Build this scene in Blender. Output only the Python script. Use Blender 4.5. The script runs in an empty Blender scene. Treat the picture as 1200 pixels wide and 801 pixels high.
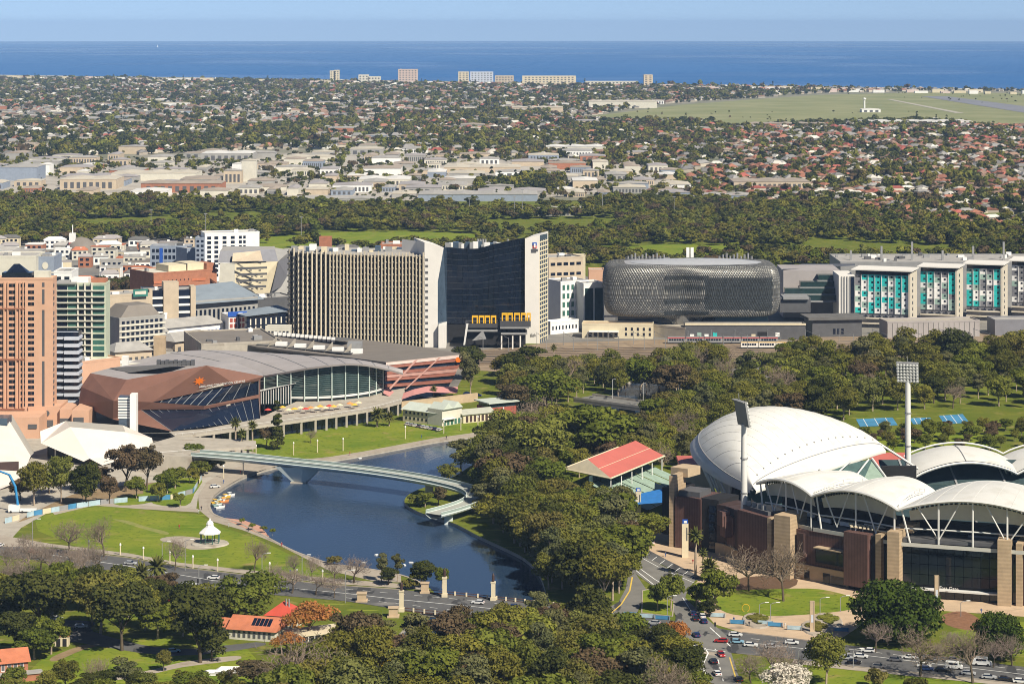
import bpy, bmesh, math, random
import numpy as np
from mathutils import Vector, Matrix
random.seed(7)
RNG = np.random.default_rng(11)
S = bpy.context.scene
COL = S.collection
# ---------------------------------------------------------------- camera
F, HC, HY = 2870.0, 200.0, 27.0          # focal length in photo pixels, camera height, eye level row
cam_d = bpy.data.cameras.new('camera')
cam_d.sensor_width = 36.0
cam_d.lens = F / 1200.0 * 36.0
cam_d.shift_y = -(400.5 - HY) / 1200.0
cam_d.clip_start = 5.0
cam_d.clip_end = 300000.0
cam = bpy.data.objects.new('camera', cam_d)
COL.objects.link(cam)
cam.location = (0, 0, HC)
cam.rotation_euler = (math.radians(90), 0, 0)
S.camera = cam
# ---------------------------------------------------------------- sky, sun, exposure
SUN_AZ, SUN_EL = math.radians(141), math.radians(44)     # azimuth from +Y towards +X
W = bpy.data.worlds.new('World')
S.world = W
W.use_nodes = True
wn = W.node_tree
wn.nodes.clear()
sky = wn.nodes.new('ShaderNodeTexSky')
sky.sky_type = 'NISHITA'
sky.sun_disc = False
sky.sun_elevation = SUN_EL
sky.sun_rotation = SUN_AZ
sky.altitude = 0
sky.air_density = 0.45
sky.dust_density = 0.0
sky.ozone_density = 5.0
bg = wn.nodes.new('ShaderNodeBackground')
bg.inputs['Strength'].default_value = 0.088
wo = wn.nodes.new('ShaderNodeOutputWorld')
tc = wn.nodes.new('ShaderNodeTexCoord')
dip = wn.nodes.new('ShaderNodeVectorMath')          # the sea horizon lies below eye level: the sky reaches down to it
dip.operation = 'ADD'
dip.inputs[1].default_value = (0, 0, 0.05)
nrm0 = wn.nodes.new('ShaderNodeVectorMath')
nrm0.operation = 'NORMALIZE'
wn.links.new(tc.outputs['Generated'], dip.inputs[0])
wn.links.new(dip.outputs[0], nrm0.inputs[0])
wn.links.new(nrm0.outputs[0], sky.inputs['Vector'])
tint = wn.nodes.new('ShaderNodeMix')
tint.data_type = 'RGBA'
tint.blend_type = 'MULTIPLY'
tint.inputs[0].default_value = 1.0
tint.inputs[7].default_value = (1.18, 1.0, 0.86, 1)
wn.links.new(sky.outputs[0], tint.inputs[6])
wn.links.new(tint.outputs[2], bg.inputs['Color'])
wn.links.new(bg.outputs[0], wo.inputs['Surface'])
sun_d = bpy.data.lights.new('sun', 'SUN')
sun_d.energy = 4.9
sun_d.angle = math.radians(0.53)
sun_d.color = (1.0, 0.92, 0.77)
sun = bpy.data.objects.new('sun', sun_d)
COL.objects.link(sun)
SUN_DIR = Vector((math.sin(SUN_AZ) * math.cos(SUN_EL), math.cos(SUN_AZ) * math.cos(SUN_EL), math.sin(SUN_EL)))
sun.rotation_euler = SUN_DIR.to_track_quat('Z', 'Y').to_euler()
sun.location = (300, 300, 600)
S.view_settings.view_transform = 'Standard'
S.view_settings.look = 'None'
S.view_settings.exposure = 0.46
S.view_settings.gamma = 1.0
S.render.engine = 'CYCLES'
cy = S.cycles
cy.use_denoising = True
cy.filter_width = 1.0
cy.max_bounces = 4
cy.diffuse_bounces = 2
cy.glossy_bounces = 2
cy.transmission_bounces = 2
cy.transparent_max_bounces = 4
cy.volume_bounces = 0
cy.caustics_reflective = False
cy.caustics_refractive = False
cy.sample_clamp_indirect = 4.0
HAZE = 2.8e-5
# ---------------------------------------------------------------- helpers
def G(px, py, z=0.0):
 """photo pixel -> point on the level z"""
 d = F * (HC - z) / (py - HY)
 return Vector(((px - 600.0) / F * d, d, z))
def P(px, py, d):
 """photo pixel -> point at distance d"""
 return Vector(((px - 600.0) / F * d, d, HC - (py - HY) / F * d))
def Dof(py):
 return F * HC / (py - HY)
MATS = {}
def mat(name, col, rough=0.85, metal=0.0, var=0.12, scale=0.3, spec=0.3, col2=None, emit=None, bump=0.0, rand=0.0, detail=4.0):
 """procedural surface: base colour broken up by two scales of world-space noise"""
 if name in MATS:
  return MATS[name]
 m = bpy.data.materials.new(name)
 m.use_nodes = True
 nt = m.node_tree
 b = nt.nodes['Principled BSDF']
 b.inputs['Roughness'].default_value = rough
 b.inputs['Metallic'].default_value = metal
 b.inputs['Specular IOR Level'].default_value = spec
 c = tuple(col) + (1.0,)
 if var <= 0 and col2 is None and rand <= 0:
  b.inputs['Base Color'].default_value = c
 else:
  geo = nt.nodes.new('ShaderNodeNewGeometry')
  n1 = nt.nodes.new('ShaderNodeTexNoise')
  n1.inputs['Scale'].default_value = scale
  n1.inputs['Detail'].default_value = detail
  n1.inputs['Roughness'].default_value = 0.65
  nt.links.new(geo.outputs['Position'], n1.inputs['Vector'])
  rp = nt.nodes.new('ShaderNodeMapRange')
  rp.inputs['From Min'].default_value = 0.3
  rp.inputs['From Max'].default_value = 0.7
  nt.links.new(n1.outputs['Fac'], rp.inputs['Value'])
  mx = nt.nodes.new('ShaderNodeMix')
  mx.data_type = 'RGBA'
  if col2 is None:
   mx.inputs[6].default_value = tuple(x * (1 - var) for x in col) + (1,)
   mx.inputs[7].default_value = tuple(min(1, x * (1 + var)) for x in col) + (1,)
  else:
   mx.inputs[6].default_value = c
   mx.inputs[7].default_value = tuple(col2) + (1,)
  nt.links.new(rp.outputs[0], mx.inputs[0])
  out = mx.outputs[2]
  if rand > 0:
   oi = nt.nodes.new('ShaderNodeObjectInfo')
   r2 = nt.nodes.new('ShaderNodeMapRange')
   r2.inputs['To Min'].default_value = 1 - rand
   r2.inputs['To Max'].default_value = 1 + rand
   nt.links.new(oi.outputs['Random'], r2.inputs['Value'])
   hs = nt.nodes.new('ShaderNodeHueSaturation')
   nt.links.new(r2.outputs[0], hs.inputs['Value'])
   nt.links.new(out, hs.inputs['Color'])
   out = hs.outputs[0]
  nt.links.new(out, b.inputs['Base Color'])
  if bump > 0:
   bp = nt.nodes.new('ShaderNodeBump')
   bp.inputs['Strength'].default_value = bump
   bp.inputs['Distance'].default_value = 0.3
   nt.links.new(n1.outputs['Fac'], bp.inputs['Height'])
   nt.links.new(bp.outputs[0], b.inputs['Normal'])
 if emit:
  b.inputs['Emission Color'].default_value = c
  b.inputs['Emission Strength'].default_value = emit
 MATS[name] = m
 return m
def tag(o, label=None, cat=None, group=None, kind=None):
 if label: o['label'] = label
 if cat: o['category'] = cat
 if group: o['group'] = group
 if kind: o['kind'] = kind
 return o
def thing(name, label, cat, loc=(0, 0, 0), rz=0.0, group=None):
 o = bpy.data.objects.new(name, None)
 o.empty_display_size = 1.0
 COL.objects.link(o)
 o.location = loc
 o.rotation_euler = (0, 0, rz)
 return tag(o, label, cat, group)
def inst(name, me, parent=None, loc=(0, 0, 0), rz=0.0, sc=None, rot=None):
 o = bpy.data.objects.new(name, me)
 COL.objects.link(o)
 o.location = loc
 o.rotation_euler = rot if rot else (0, 0, rz)
 if sc is not None:
  o.scale = (sc, sc, sc) if not hasattr(sc, '__len__') else sc
 if parent is not None:
  o.parent = parent
 return o
def copy_tree(o, parent=None):
 c = o.copy()
 COL.objects.link(c)
 c.parent = parent
 for ch in list(o.children):
  copy_tree(ch, c)
 return c
class MB:
 """collects shapes; build() links them as one mesh object"""
 def __init__(self):
  self.v, self.f, self.m = [], [], []
 def add(self, vs, fs, m=0):
  o = len(self.v)
  self.v.extend(tuple(x) for x in vs)
  for q in fs:
   self.f.append(tuple(i + o for i in q))
   self.m.append(m)
  return self
 def box(self, x0, x1, y0, y1, z0, z1, m=0):
  return self.add([(x0, y0, z0), (x1, y0, z0), (x1, y1, z0), (x0, y1, z0), (x0, y0, z1), (x1, y0, z1), (x1, y1, z1), (x0, y1, z1)],
      [(0, 3, 2, 1), (4, 5, 6, 7), (0, 1, 5, 4), (1, 2, 6, 5), (2, 3, 7, 6), (3, 0, 4, 7)], m)
 def obox(self, c, ax, sx, sy, z0, z1, m=0):
  """upright box centred at c (xy), long axis along unit ax"""
  ux, uy = ax
  pts = []
  for z in (z0, z1):
   for a, b in ((-1, -1), (1, -1), (1, 1), (-1, 1)):
    pts.append((c[0] + ux * sx / 2 * a - uy * sy / 2 * b, c[1] + uy * sx / 2 * a + ux * sy / 2 * b, z))
  return self.add(pts, [(0, 3, 2, 1), (4, 5, 6, 7), (0, 1, 5, 4), (1, 2, 6, 5), (2, 3, 7, 6), (3, 0, 4, 7)], m)
 def prism(self, poly, z0, z1, m=0, mt=None):
  n = len(poly)
  a = sum(poly[i][0] * poly[(i + 1) % n][1] - poly[(i + 1) % n][0] * poly[i][1] for i in range(n))
  if a < 0:
   poly = poly[::-1]
  vs = [(p[0], p[1], z0) for p in poly] + [(p[0], p[1], z1) for p in poly]
  self.add(vs, [(i, (i + 1) % n, n + (i + 1) % n, n + i) for i in range(n)], m)
  self.add(vs[n:], [tuple(range(n))], m if mt is None else mt)
  self.add(vs[:n], [tuple(range(n))[::-1]], m)
  return self
 def poly(self, pts, m=0):
  return self.add(pts, [tuple(range(len(pts)))], m)
 def grid(self, rows, m=0, closed=False):
  r, c = len(rows), len(rows[0])
  vs = [p for row in rows for p in row]
  fs = []
  for i in range(r - 1):
   for j in range(c if closed else c - 1):
    k = (j + 1) % c
    fs.append((i * c + j, i * c + k, (i + 1) * c + k, (i + 1) * c + j))
  return self.add(vs, fs, m)
 def tube(self, pts, r, n=6, m=0, r1=None, cap=True):
  pts = [Vector(p) for p in pts]
  rows = []
  L = len(pts)
  for i, p in enumerate(pts):
   d = (pts[min(i + 1, L - 1)] - pts[max(i - 1, 0)])
   if d.length < 1e-9: d = Vector((0, 0, 1))
   d.normalize()
   a = d.cross(Vector((0, 0, 1)) if abs(d.z) < 0.95 else Vector((1, 0, 0))).normalized()
   b = d.cross(a)
   rr = r if r1 is None else r + (r1 - r) * i / max(1, L - 1)
   rows.append([p + (a * math.cos(2 * math.pi * k / n) + b * math.sin(2 * math.pi * k / n)) * rr for k in range(n)])
  self.grid(rows, m, True)
  if cap:
   self.poly(rows[0], m); self.poly(rows[-1][::-1], m)
  return self
 def lathe(self, prof, n=16, c=(0, 0), m=0):
  rows = [[(c[0] + r * math.cos(2 * math.pi * k / n), c[1] + r * math.sin(2 * math.pi * k / n), z) for k in range(n)] for r, z in prof]
  return self.grid(rows, m, True)
 def mesh(self, name, mats, smooth=False):
  me = bpy.data.meshes.new(name)
  me.from_pydata(self.v, [], self.f)
  for mm in (mats if isinstance(mats, (list, tuple)) else [mats]):
   me.materials.append(mm)
  me.polygons.foreach_set('material_index', self.m)
  if smooth:
   me.polygons.foreach_set('use_smooth', [True] * len(self.f))
  me.update()
  return me
 def build(self, name, mats, parent=None, smooth=False, loc=(0, 0, 0), rz=0.0):
  return inst(name, self.mesh(name, mats, smooth), parent, loc, rz)
_SHARED = {}
def shared(key, fn):
 if key not in _SHARED:
  _SHARED[key] = fn()
 return _SHARED[key]
def unit_box_mesh(mt):
 """1x1x1 box, origin at the middle of the bottom-front edge"""
 return shared(('ub', mt.name), lambda: MB().box(-.5, .5, 0, 1, 0, 1).mesh('panel', mt))
def pc(parent, name, mt, x0, x1, y0, y1, z0, z1):
 """a box-shaped piece as an object of its own, sharing one mesh per material"""
 return inst(name, unit_box_mesh(mt), parent, ((x0 + x1) / 2, y0, z0), 0, (x1 - x0, y1 - y0, z1 - z0))
def catmull(pts, n=8, closed=False):
 pts = [Vector(p) for p in pts]
 out = []
 L = len(pts)
 rng = range(L if closed else L - 1)
 for i in rng:
  p0 = pts[(i - 1) % L] if closed or i > 0 else pts[0]
  p1, p2 = pts[i], pts[(i + 1) % L]
  p3 = pts[(i + 2) % L] if closed or i + 2 < L else pts[-1]
  for k in range(n):
   t = k / n
   out.append(0.5 * ((2 * p1) + (p2 - p0) * t + (2 * p0 - 5 * p1 + 4 * p2 - p3) * t * t + (3 * p1 - p0 - 3 * p2 + p3) * t ** 3))
 if not closed:
  out.append(pts[-1])
 return out
def in_poly(x, y, poly):
 c = False
 n = len(poly)
 j = n - 1
 for i in range(n):
  xi, yi, xj, yj = poly[i][0], poly[i][1], poly[j][0], poly[j][1]
  if (yi > y) != (yj > y) and x < (xj - xi) * (y - yi) / (yj - yi) + xi:
   c = not c
  j = i
 return c
def pxpoly(l, z=0.0):
 return [G(a, b, z) for a, b in l]
def frame(a, b):
 """thing frame with origin a, x axis a->b: returns (loc, rz, length)"""
 d = Vector(b) - Vector(a)
 return Vector((a[0], a[1], a[2] if len(a) > 2 else 0)), math.atan2(d.y, d.x), math.hypot(d.x, d.y)
def text_mesh(txt, size, mt, key):
 """lettering as flat extruded mesh standing in the XZ plane, facing -Y"""
 def mk():
  cu = bpy.data.curves.new(key, 'FONT')
  cu.body = txt
  cu.size = size
  cu.extrude = 0.05
  cu.align_x = 'CENTER'
  ob = bpy.data.objects.new(key, cu)
  COL.objects.link(ob)
  dg = bpy.context.evaluated_depsgraph_get()
  me = bpy.data.meshes.new_from_object(ob.evaluated_get(dg))
  bpy.data.objects.remove(ob)
  me.materials.clear()
  me.materials.append(mt)
  me.transform(Matrix.Rotation(math.radians(90), 4, 'X'))
  return me
 return shared(key, mk)
# ================================================================ ground, river, roads
M_GRASS = mat('park_grass', (0.088, 0.125, 0.012), 0.95, var=0, col2=(0.15, 0.155, 0.022), scale=0.05, spec=0.1, detail=8)
M_LAWN = mat('lawn', (0.10, 0.168, 0.012), 0.95, var=0, col2=(0.22, 0.24, 0.026), scale=0.045, spec=0.1, detail=9)
def layer(m, c, scale, lo, hi, stretch=(1, 1, 1)):
 """lay a further patchy colour over a material's base colour"""
 nt = m.node_tree
 b = nt.nodes['Principled BSDF']
 src = b.inputs['Base Color'].links[0].from_socket
 geo = nt.nodes.new('ShaderNodeNewGeometry')
 mp = nt.nodes.new('ShaderNodeMapping')
 mp.inputs['Scale'].default_value = stretch
 nz = nt.nodes.new('ShaderNodeTexNoise')
 nz.inputs['Scale'].default_value = scale
 nz.inputs['Detail'].default_value = 6
 mr = nt.nodes.new('ShaderNodeMapRange')
 mr.inputs['From Min'].default_value, mr.inputs['From Max'].default_value = lo, hi
 mx = nt.nodes.new('ShaderNodeMix')
 mx.data_type = 'RGBA'
 mx.inputs[7].default_value = tuple(c) + (1,)
 nt.links.new(geo.outputs['Position'], mp.inputs['Vector']); nt.links.new(mp.outputs[0], nz.inputs['Vector'])
 nt.links.new(nz.outputs['Fac'], mr.inputs['Value']); nt.links.new(mr.outputs[0], mx.inputs[0])
 nt.links.new(src, mx.inputs[6]); nt.links.new(mx.outputs[2], b.inputs['Base Color'])
for m_ in (M_LAWN, M_GRASS):
 layer(m_, (0.27, 0.22, 0.07), 0.11, 0.58, 0.74)
 layer(m_, (0.07, 0.11, 0.010), 0.5, 0.56, 0.72)
 layer(m_, (0.22, 0.25, 0.03), 0.35, 0.60, 0.66, (0.15, 1, 1))
M_SOIL = mat('bare_earth', (0.20, 0.14, 0.08), 0.95, var=0, col2=(0.30, 0.22, 0.13), scale=0.15, spec=0.1)
M_ASPH = mat('asphalt', (0.085, 0.085, 0.088), 0.85, var=0, col2=(0.125, 0.122, 0.118), scale=0.12, spec=0.3, detail=7)
M_ASPH2 = mat('worn_asphalt', (0.15, 0.145, 0.135), 0.85, var=0, col2=(0.21, 0.20, 0.18), scale=0.1, spec=0.3, detail=7)
M_PAVE = mat('sand_paving', (0.50, 0.37, 0.25), 0.9, var=0.13, scale=0.15, spec=0.2, detail=8)
M_PATH = mat('concrete_path', (0.36, 0.31, 0.25), 0.9, var=0.12, scale=0.2, spec=0.2, detail=8)
M_CONC = mat('concrete', (0.40, 0.36, 0.30), 0.9, var=0.15, scale=0.2, spec=0.2, detail=7)
M_PINK = mat('pink_brick_paving', (0.50, 0.27, 0.19), 0.9, var=0.12, scale=0.3)
M_CITY = mat('city_street_ground', (0.13, 0.125, 0.12), 0.9, var=0, col2=(0.26, 0.24, 0.21), scale=0.04, detail=8)
M_BALL = mat('rail_ballast', (0.23, 0.165, 0.105), 0.95, var=0, col2=(0.36, 0.27, 0.18), scale=0.06, detail=9)
M_SUB = mat('suburb_ground', (0.10, 0.115, 0.05), 0.95, var=0, col2=(0.30, 0.27, 0.22), scale=0.012, detail=10)
M_IND = mat('yard_concrete', (0.30, 0.27, 0.23), 0.9, var=0, col2=(0.50, 0.46, 0.40), scale=0.02, detail=9)
M_FIELD = mat('airfield_grass', (0.16, 0.18, 0.06), 0.95, var=0, col2=(0.28, 0.27, 0.13), scale=0.006, detail=10)
for m_ in (M_ASPH, M_ASPH2):
 layer(m_, (0.05, 0.05, 0.052), 0.16, 0.60, 0.63, (1, .3, 1))
 layer(m_, (0.20, 0.19, 0.175), 0.10, 0.62, 0.70, (.4, 1, 1))
for m_ in (M_PAVE, M_PATH, M_CONC):
 layer(m_, (0.24, 0.19, 0.14), 0.13, 0.58, 0.75)
layer(M_BALL, (0.13, 0.115, 0.10), 0.5, 0.5, 0.62, (.06, 1, 1))
M_WHITE_LINE = mat('road_paint', (0.75, 0.75, 0.72), 0.8, var=0.1)
M_YEL_LINE = mat('yellow_road_paint', (0.65, 0.45, 0.08), 0.8, var=0.1)
RIVER_PX = [(440, 790), (470, 740), (508, 702), (500, 686), (470, 673), (420, 664), (385, 659), (345, 645), (312, 628), (285, 614), (262, 606.5), (250, 601), (246, 592), (250, 581),
   (262, 571), (285, 558), (315, 548), (350, 541.5), (390, 537.5), (430, 531), (470, 523.5), (510, 516), (550, 510.5), (600, 503), (640, 495),
   (680, 485), (705, 474), (722, 458), (745, 445), (800, 445), (785, 470), (765, 496), (720, 508), (660, 515), (600, 527), (560, 541), (532, 558), (505, 568),
   (482, 577), (474, 588), (490, 599), (512, 606), (535, 614), (560, 627), (590, 641), (615, 654), (632, 672), (642, 700), (655, 740), (665, 790)]
BANK = [G(a, b) for a, b in RIVER_PX]
BANK = [Vector((p.x, p.y, 0)) for p in catmull(BANK, 4, True)]
def ground_with_hole():
 a, b = G(0, 88), G(1200, 105)
 dr = (b - a).normalized()
 far = [a - dr * 16000, a - dr * 6000]
 random.seed(3)
 for i in range(41):
  q = a.lerp(b, i / 40)
  far.append(q + Vector((random.uniform(-25, 25), random.uniform(-25, 25), 0)))
 far += [b + dr * 5000, b + dr * 9000]
 outer = [Vector((-22000, -4000, 0)), Vector((-22000, far[0].y, 0))] + far + [Vector((far[-1].x, -4000, 0))]
 bm = bmesh.new()
 for loop in (outer, BANK):
  vs = [bm.verts.new((p.x, p.y, 0)) for p in loop]
  for i in range(len(vs)):
   bm.edges.new((vs[i], vs[(i + 1) % len(vs)]))
 bmesh.ops.triangle_fill(bm, use_beauty=True, use_dissolve=False, edges=bm.edges[:])
 for f in bm.faces:
  if f.normal.z < 0: f.normal_flip()
 # river walls
 me = bpy.data.meshes.new('ground')
 bm.to_mesh(me)
 bm.free()
 me.materials.append(M_GRASS)
 o = inst('ground', me)
 tag(o, 'grass and earth ground of the riverside parkland', kind='structure')
 # coast beach rim
 return outer, far
OUTER, COAST = ground_with_hole()
wall = MB()
n = len(BANK)
for i in range(n):
 p, q = BANK[i], BANK[(i + 1) % n]
 wall.add([(p.x, p.y, -3), (q.x, q.y, -3), (q.x, q.y, 0), (p.x, p.y, 0)], [(0, 1, 2, 3)])
tag(wall.build('river_bank', M_CONC), 'low concrete edge of the river bank', kind='structure')
# stone coping along the promenade side
cop = MB()
idx = [i for i in range(n) if 3 * 4 <= i <= 26 * 4]
for i in idx:
 p, q = BANK[i], BANK[(i + 1) % n]
 d = (q - p).normalized()
 nn = Vector((-d.y, d.x, 0))
 a = p + nn * 0.9; b = q + nn * 0.9
 a2 = p - nn * 0.1; b2 = q - nn * 0.1
 cop.add([(a2.x, a2.y, 0.16), (b2.x, b2.y, 0.16), (b.x, b.y, 0.16), (a.x, a.y, 0.16), (a2.x, a2.y, -0.5), (b2.x, b2.y, -0.5), (b.x, b.y, -0.1), (a.x, a.y, -0.1)],
   [(0, 1, 2, 3), (0, 4, 5, 1), (3, 2, 6, 7)])
tag(cop.build('kerb', M_PATH), 'pale kerb stones along the promenade bank', kind='structure')
# ---- water
def water_mat(name, col, rough, sc, strength):
 m = bpy.data.materials.new(name)
 m.use_nodes = True
 nt = m.node_tree
 b = nt.nodes['Principled BSDF']
 b.inputs['Base Color'].default_value = tuple(col) + (1,)
 b.inputs['Roughness'].default_value = rough
 b.inputs['IOR'].default_value = 1.33
 b.inputs['Specular IOR Level'].default_value = 0.5
 geo = nt.nodes.new('ShaderNodeNewGeometry')
 mp = nt.nodes.new('ShaderNodeMapping')
 mp.inputs['Scale'].default_value = (1, 0.55, 1)
 nt.links.new(geo.outputs['Position'], mp.inputs['Vector'])
 nz = nt.nodes.new('ShaderNodeTexNoise')
 nz.inputs['Scale'].default_value = sc
 nz.inputs['Detail'].default_value = 4
 nt.links.new(mp.outputs[0], nz.inputs['Vector'])
 bp = nt.nodes.new('ShaderNodeBump')
 bp.inputs['Strength'].default_value = strength
 bp.inputs['Distance'].default_value = 0.4
 nt.links.new(nz.outputs['Fac'], bp.inputs['Height'])
 nt.links.new(bp.outputs[0], b.inputs['Normal'])
 n2 = nt.nodes.new('ShaderNodeTexNoise')
 n2.inputs['Scale'].default_value = sc * 0.022
 n2.inputs['Detail'].default_value = 3
 nt.links.new(mp.outputs[0], n2.inputs['Vector'])
 for lo, hi, sock in ((strength * .25, strength * 1.9, bp.inputs['Strength']), (rough * .5, rough * 2.2, b.inputs['Roughness'])):
  mr = nt.nodes.new('ShaderNodeMapRange')
  mr.inputs['From Min'].default_value, mr.inputs['From Max'].default_value = .40, .62
  mr.inputs['To Min'].default_value, mr.inputs['To Max'].default_value = lo, hi
  nt.links.new(n2.outputs['Fac'], mr.inputs['Value'])
  nt.links.new(mr.outputs[0], sock)
 return m
M_RIVER = water_mat('river_water', (0.022, 0.044, 0.085), 0.10, 0.8, 0.18)
xs = [p.x for p in BANK]; ys = [p.y for p in BANK]
riv = MB().add([(min(xs) - 5, min(ys) - 5, -1.3), (max(xs) + 5, min(ys) - 5, -1.3), (max(xs) + 5, max(ys) + 5, -1.3), (min(xs) - 5, max(ys) + 5, -1.3)], [(0, 1, 2, 3)])
# water only inside the banks
bm = bmesh.new()
vs = [bm.verts.new((p.x, p.y, -1.3)) for p in BANK]
es = [bm.edges.new((vs[i], vs[(i + 1) % n])) for i in range(n)]
bmesh.ops.triangle_fill(bm, use_beauty=True, edges=es)
for f in bm.faces:
 if f.normal.z < 0: f.normal_flip()
me = bpy.data.meshes.new('river')
bm.to_mesh(me); bm.free()
me.materials.append(M_RIVER)
tag(inst('river', me), 'dark blue river with faint ripples', kind='structure')
# ---- sea, following the curve of the earth
M_SEA = water_mat('sea_water', (0.014, 0.11, 0.32), 0.5, 0.02, 0.08)
REARTH = 6371000 * 7 / 6
sea = MB()
radii = [3500, 5000, 6500, 8000, 10000, 12500, 15000, 18000, 21500, 25000, 29000, 33000, 37000, 41000, 45000, 49000, 53000, 57000, 62000, 70000]
rows = []
for r in radii:
 rows.append([(r * math.sin(t), r * math.cos(t), -r * r / (2 * REARTH) - 0.4) for t in [math.radians(-62 + 124 * k / 48) for k in range(49)]])
sea.grid(rows)
o = sea.build('sea', M_SEA, smooth=True)
tag(o, 'deep blue sea reaching the horizon', kind='structure')
def strip(mb, a, b, w, z):
 a, b = Vector(a), Vector(b)
 d = (b - a).normalized()
 nn = Vector((-d.y, d.x, 0)) * w / 2
 mb.add([(a - nn)[:2] + (z,), (b - nn)[:2] + (z,), (b + nn)[:2] + (z,), (a + nn)[:2] + (z,)], [(0, 1, 2, 3)])
# ---- sheets laid on the ground
def sheet(name, pxs, mt, z, label, smooth=0, parent=None, world=False):
 pts = pxs if world else [G(a, b) for a, b in pxs]
 if smooth:
  pts = catmull([Vector((p[0], p[1], 0)) for p in pts], smooth, True)
 n = len(pts)
 a = sum(pts[i][0] * pts[(i + 1) % n][1] - pts[(i + 1) % n][0] * pts[i][1] for i in range(n))
 if a < 0: pts = pts[::-1]
 o = MB().poly([(p[0], p[1], z) for p in pts]).build(name, mt, parent)
 if parent is None:
  tag(o, label, kind='structure')
 return o
SUB = sheet('suburb_ground', [G(-1500, 233), G(1500, 233)] + [p for p in COAST[::-1]], M_SUB, 0.10, 'pale streets and gardens of the flat suburbs', world=True) if False else None
c2 = [Vector((p.x, p.y - 60, 0)) for p in COAST]
sheet('suburb_terrain', [Vector((c2[0].x, 2760, 0))] + c2 + [Vector((c2[-1].x + 100, 2760, 0))], M_SUB, 0.10, 'streets and gardens of the flat suburbs up to the coast', world=True)
b2 = [Vector((p.x, p.y + 10, 0)) for p in COAST] + [Vector((p.x, p.y - 45, 0)) for p in COAST[::-1]]
M_SAND = mat('beach_sand', (0.62, 0.55, 0.42), 0.95, var=0.1, scale=0.02)
sheet('beach', b2, M_SAND, 0.3, 'thin strip of pale beach sand at the coast', world=True)
sheet('airfield', [(690, 137), (760, 128), (800, 123), (880, 117), (960, 111.5), (1080, 108.5), (1300, 110), (1300, 153), (1190, 150), (1080, 141), (1000, 143), (900, 146), (850, 147), (800, 141)], M_FIELD, 0.5, 'open green and tan airfield before the coast')
sheet('runway', [(1080, 113.4), (1108, 113.0), (1310, 139), (1310, 150)], mat('runway_tarmac', (0.20, 0.20, 0.22), var=0.1, scale=0.01), 0.9, 'grey airport runway crossing the airfield')
sheet('taxiway', [(1040, 117), (1046, 117), (1130, 133), (1120, 133)], mat('taxiway_tarmac', (0.40, 0.37, 0.30), var=0.1, scale=0.01), 0.9, 'thin pale taxiway on the airfield')
sheet('industrial_yard', [(-40, 196), (150, 190), (300, 182), (420, 178), (560, 184), (700, 190), (800, 200), (760, 222), (600, 232), (420, 238), (200, 236), (-40, 222)], M_IND, 0.2, 'pale concrete yards of the industrial district', smooth=3)
sheet('city_ground', [(-80, 280), (120, 274), (340, 285), (480, 300), (660, 310), (720, 340), (1320, 330), (1320, 396), (1100, 404), (760, 404), (600, 402), (555, 420), (535, 455), (470, 478), (400, 490), (330, 503), (240, 522), (100, 520), (-80, 505)], M_CITY, 0.02, 'grey streets and lots of the city edge')
sheet('railway_yard', [(520, 432), (560, 410), (640, 402), (760, 398), (1320, 388), (1320, 412), (1000, 420), (860, 420), (700, 428), (600, 436)], M_BALL, 0.05, 'brown ballast of the railway yard')
for i, pl in enumerate([[(300, 279), (400, 272), (500, 272), (570, 276), (560, 283), (430, 286), (320, 292)],
   [(700, 292), (800, 286), (900, 291), (950, 293), (950, 300), (800, 298), (700, 300)],
   [(380, 286), (440, 280), (560, 282), (560, 290), (400, 293)]]):
 sheet('sports_field', pl, M_LAWN, 0.06 + 0.03 * i, ['mown green oval beyond the city among trees', 'mown green clearing behind the domed research building', 'strip of mown grass behind the louvred tower'][i], smooth=3)
sheet('plaza', [(-60, 500), (120, 505), (240, 518), (300, 530), (300, 543), (265, 553), (243, 566), (232, 582), (230, 596), (160, 594), (110, 588), (60, 598), (25, 618), (5, 640), (-60, 640)], M_CONC, 0.04, 'pale concrete plaza and building yard by the theatres')
sheet('riverbank_lawn', [(330, 505), (400, 500), (470, 494), (540, 490), (600, 486), (620, 488), (600, 500), (550, 508), (510, 513.5), (470, 521), (430, 528.5), (390, 535), (350, 539), (300, 541), (240, 553), (230, 540), (280, 520)], M_LAWN, 0.03, 'bright green lawn sloping from the terrace to the river')
sheet('riverside_path', [(350, 541.5), (390, 537.5), (430, 531), (470, 523.5), (510, 516), (550, 510.5), (600, 503), (640, 495), (632, 491), (596, 500.5), (548, 507.8), (508, 513.3), (468, 520.8), (428, 528.3), (388, 534.8), (348, 538.8)], M_PATH, 0.05, 'narrow pale path along the far river bank')
sheet('promenade', [(470, 673), (420, 664), (385, 659), (345, 645), (312, 628), (285, 614), (262, 606.5), (250, 601), (246, 592), (250, 581), (262, 571), (285, 558), (315, 548), (350, 541.5), (345, 537), (300, 541), (265, 551), (243, 564), (232, 580), (234, 598), (250, 611), (285, 621), (320, 635), (350, 650), (385, 668), (440, 681), (470, 682)], M_PATH, 0.06, 'wide pale promenade curving along the river')
sheet('brick_terrace', [(263, 606.6), (285, 609), (305, 616), (316, 629), (298, 623), (272, 612)], M_PINK, 0.075, 'pink brick terrace beside the promenade')
sheet('elder_lawn', [(40, 607), (80, 597), (130, 592), (180, 598), (232, 603), (262, 618), (300, 630), (345, 652), (375, 668), (395, 682), (300, 672), (230, 664), (150, 650), (90, 640), (45, 622)], M_LAWN, 0.03, 'wide sunlit park lawn around the bandstand')
sheet('lawn_path', [(60, 598), (110, 588), (170, 592), (232, 596), (232, 600), (170, 596.5), (110, 592), (64, 603)], M_PATH, 0.07, 'pale path along the top of the park lawn')
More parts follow.
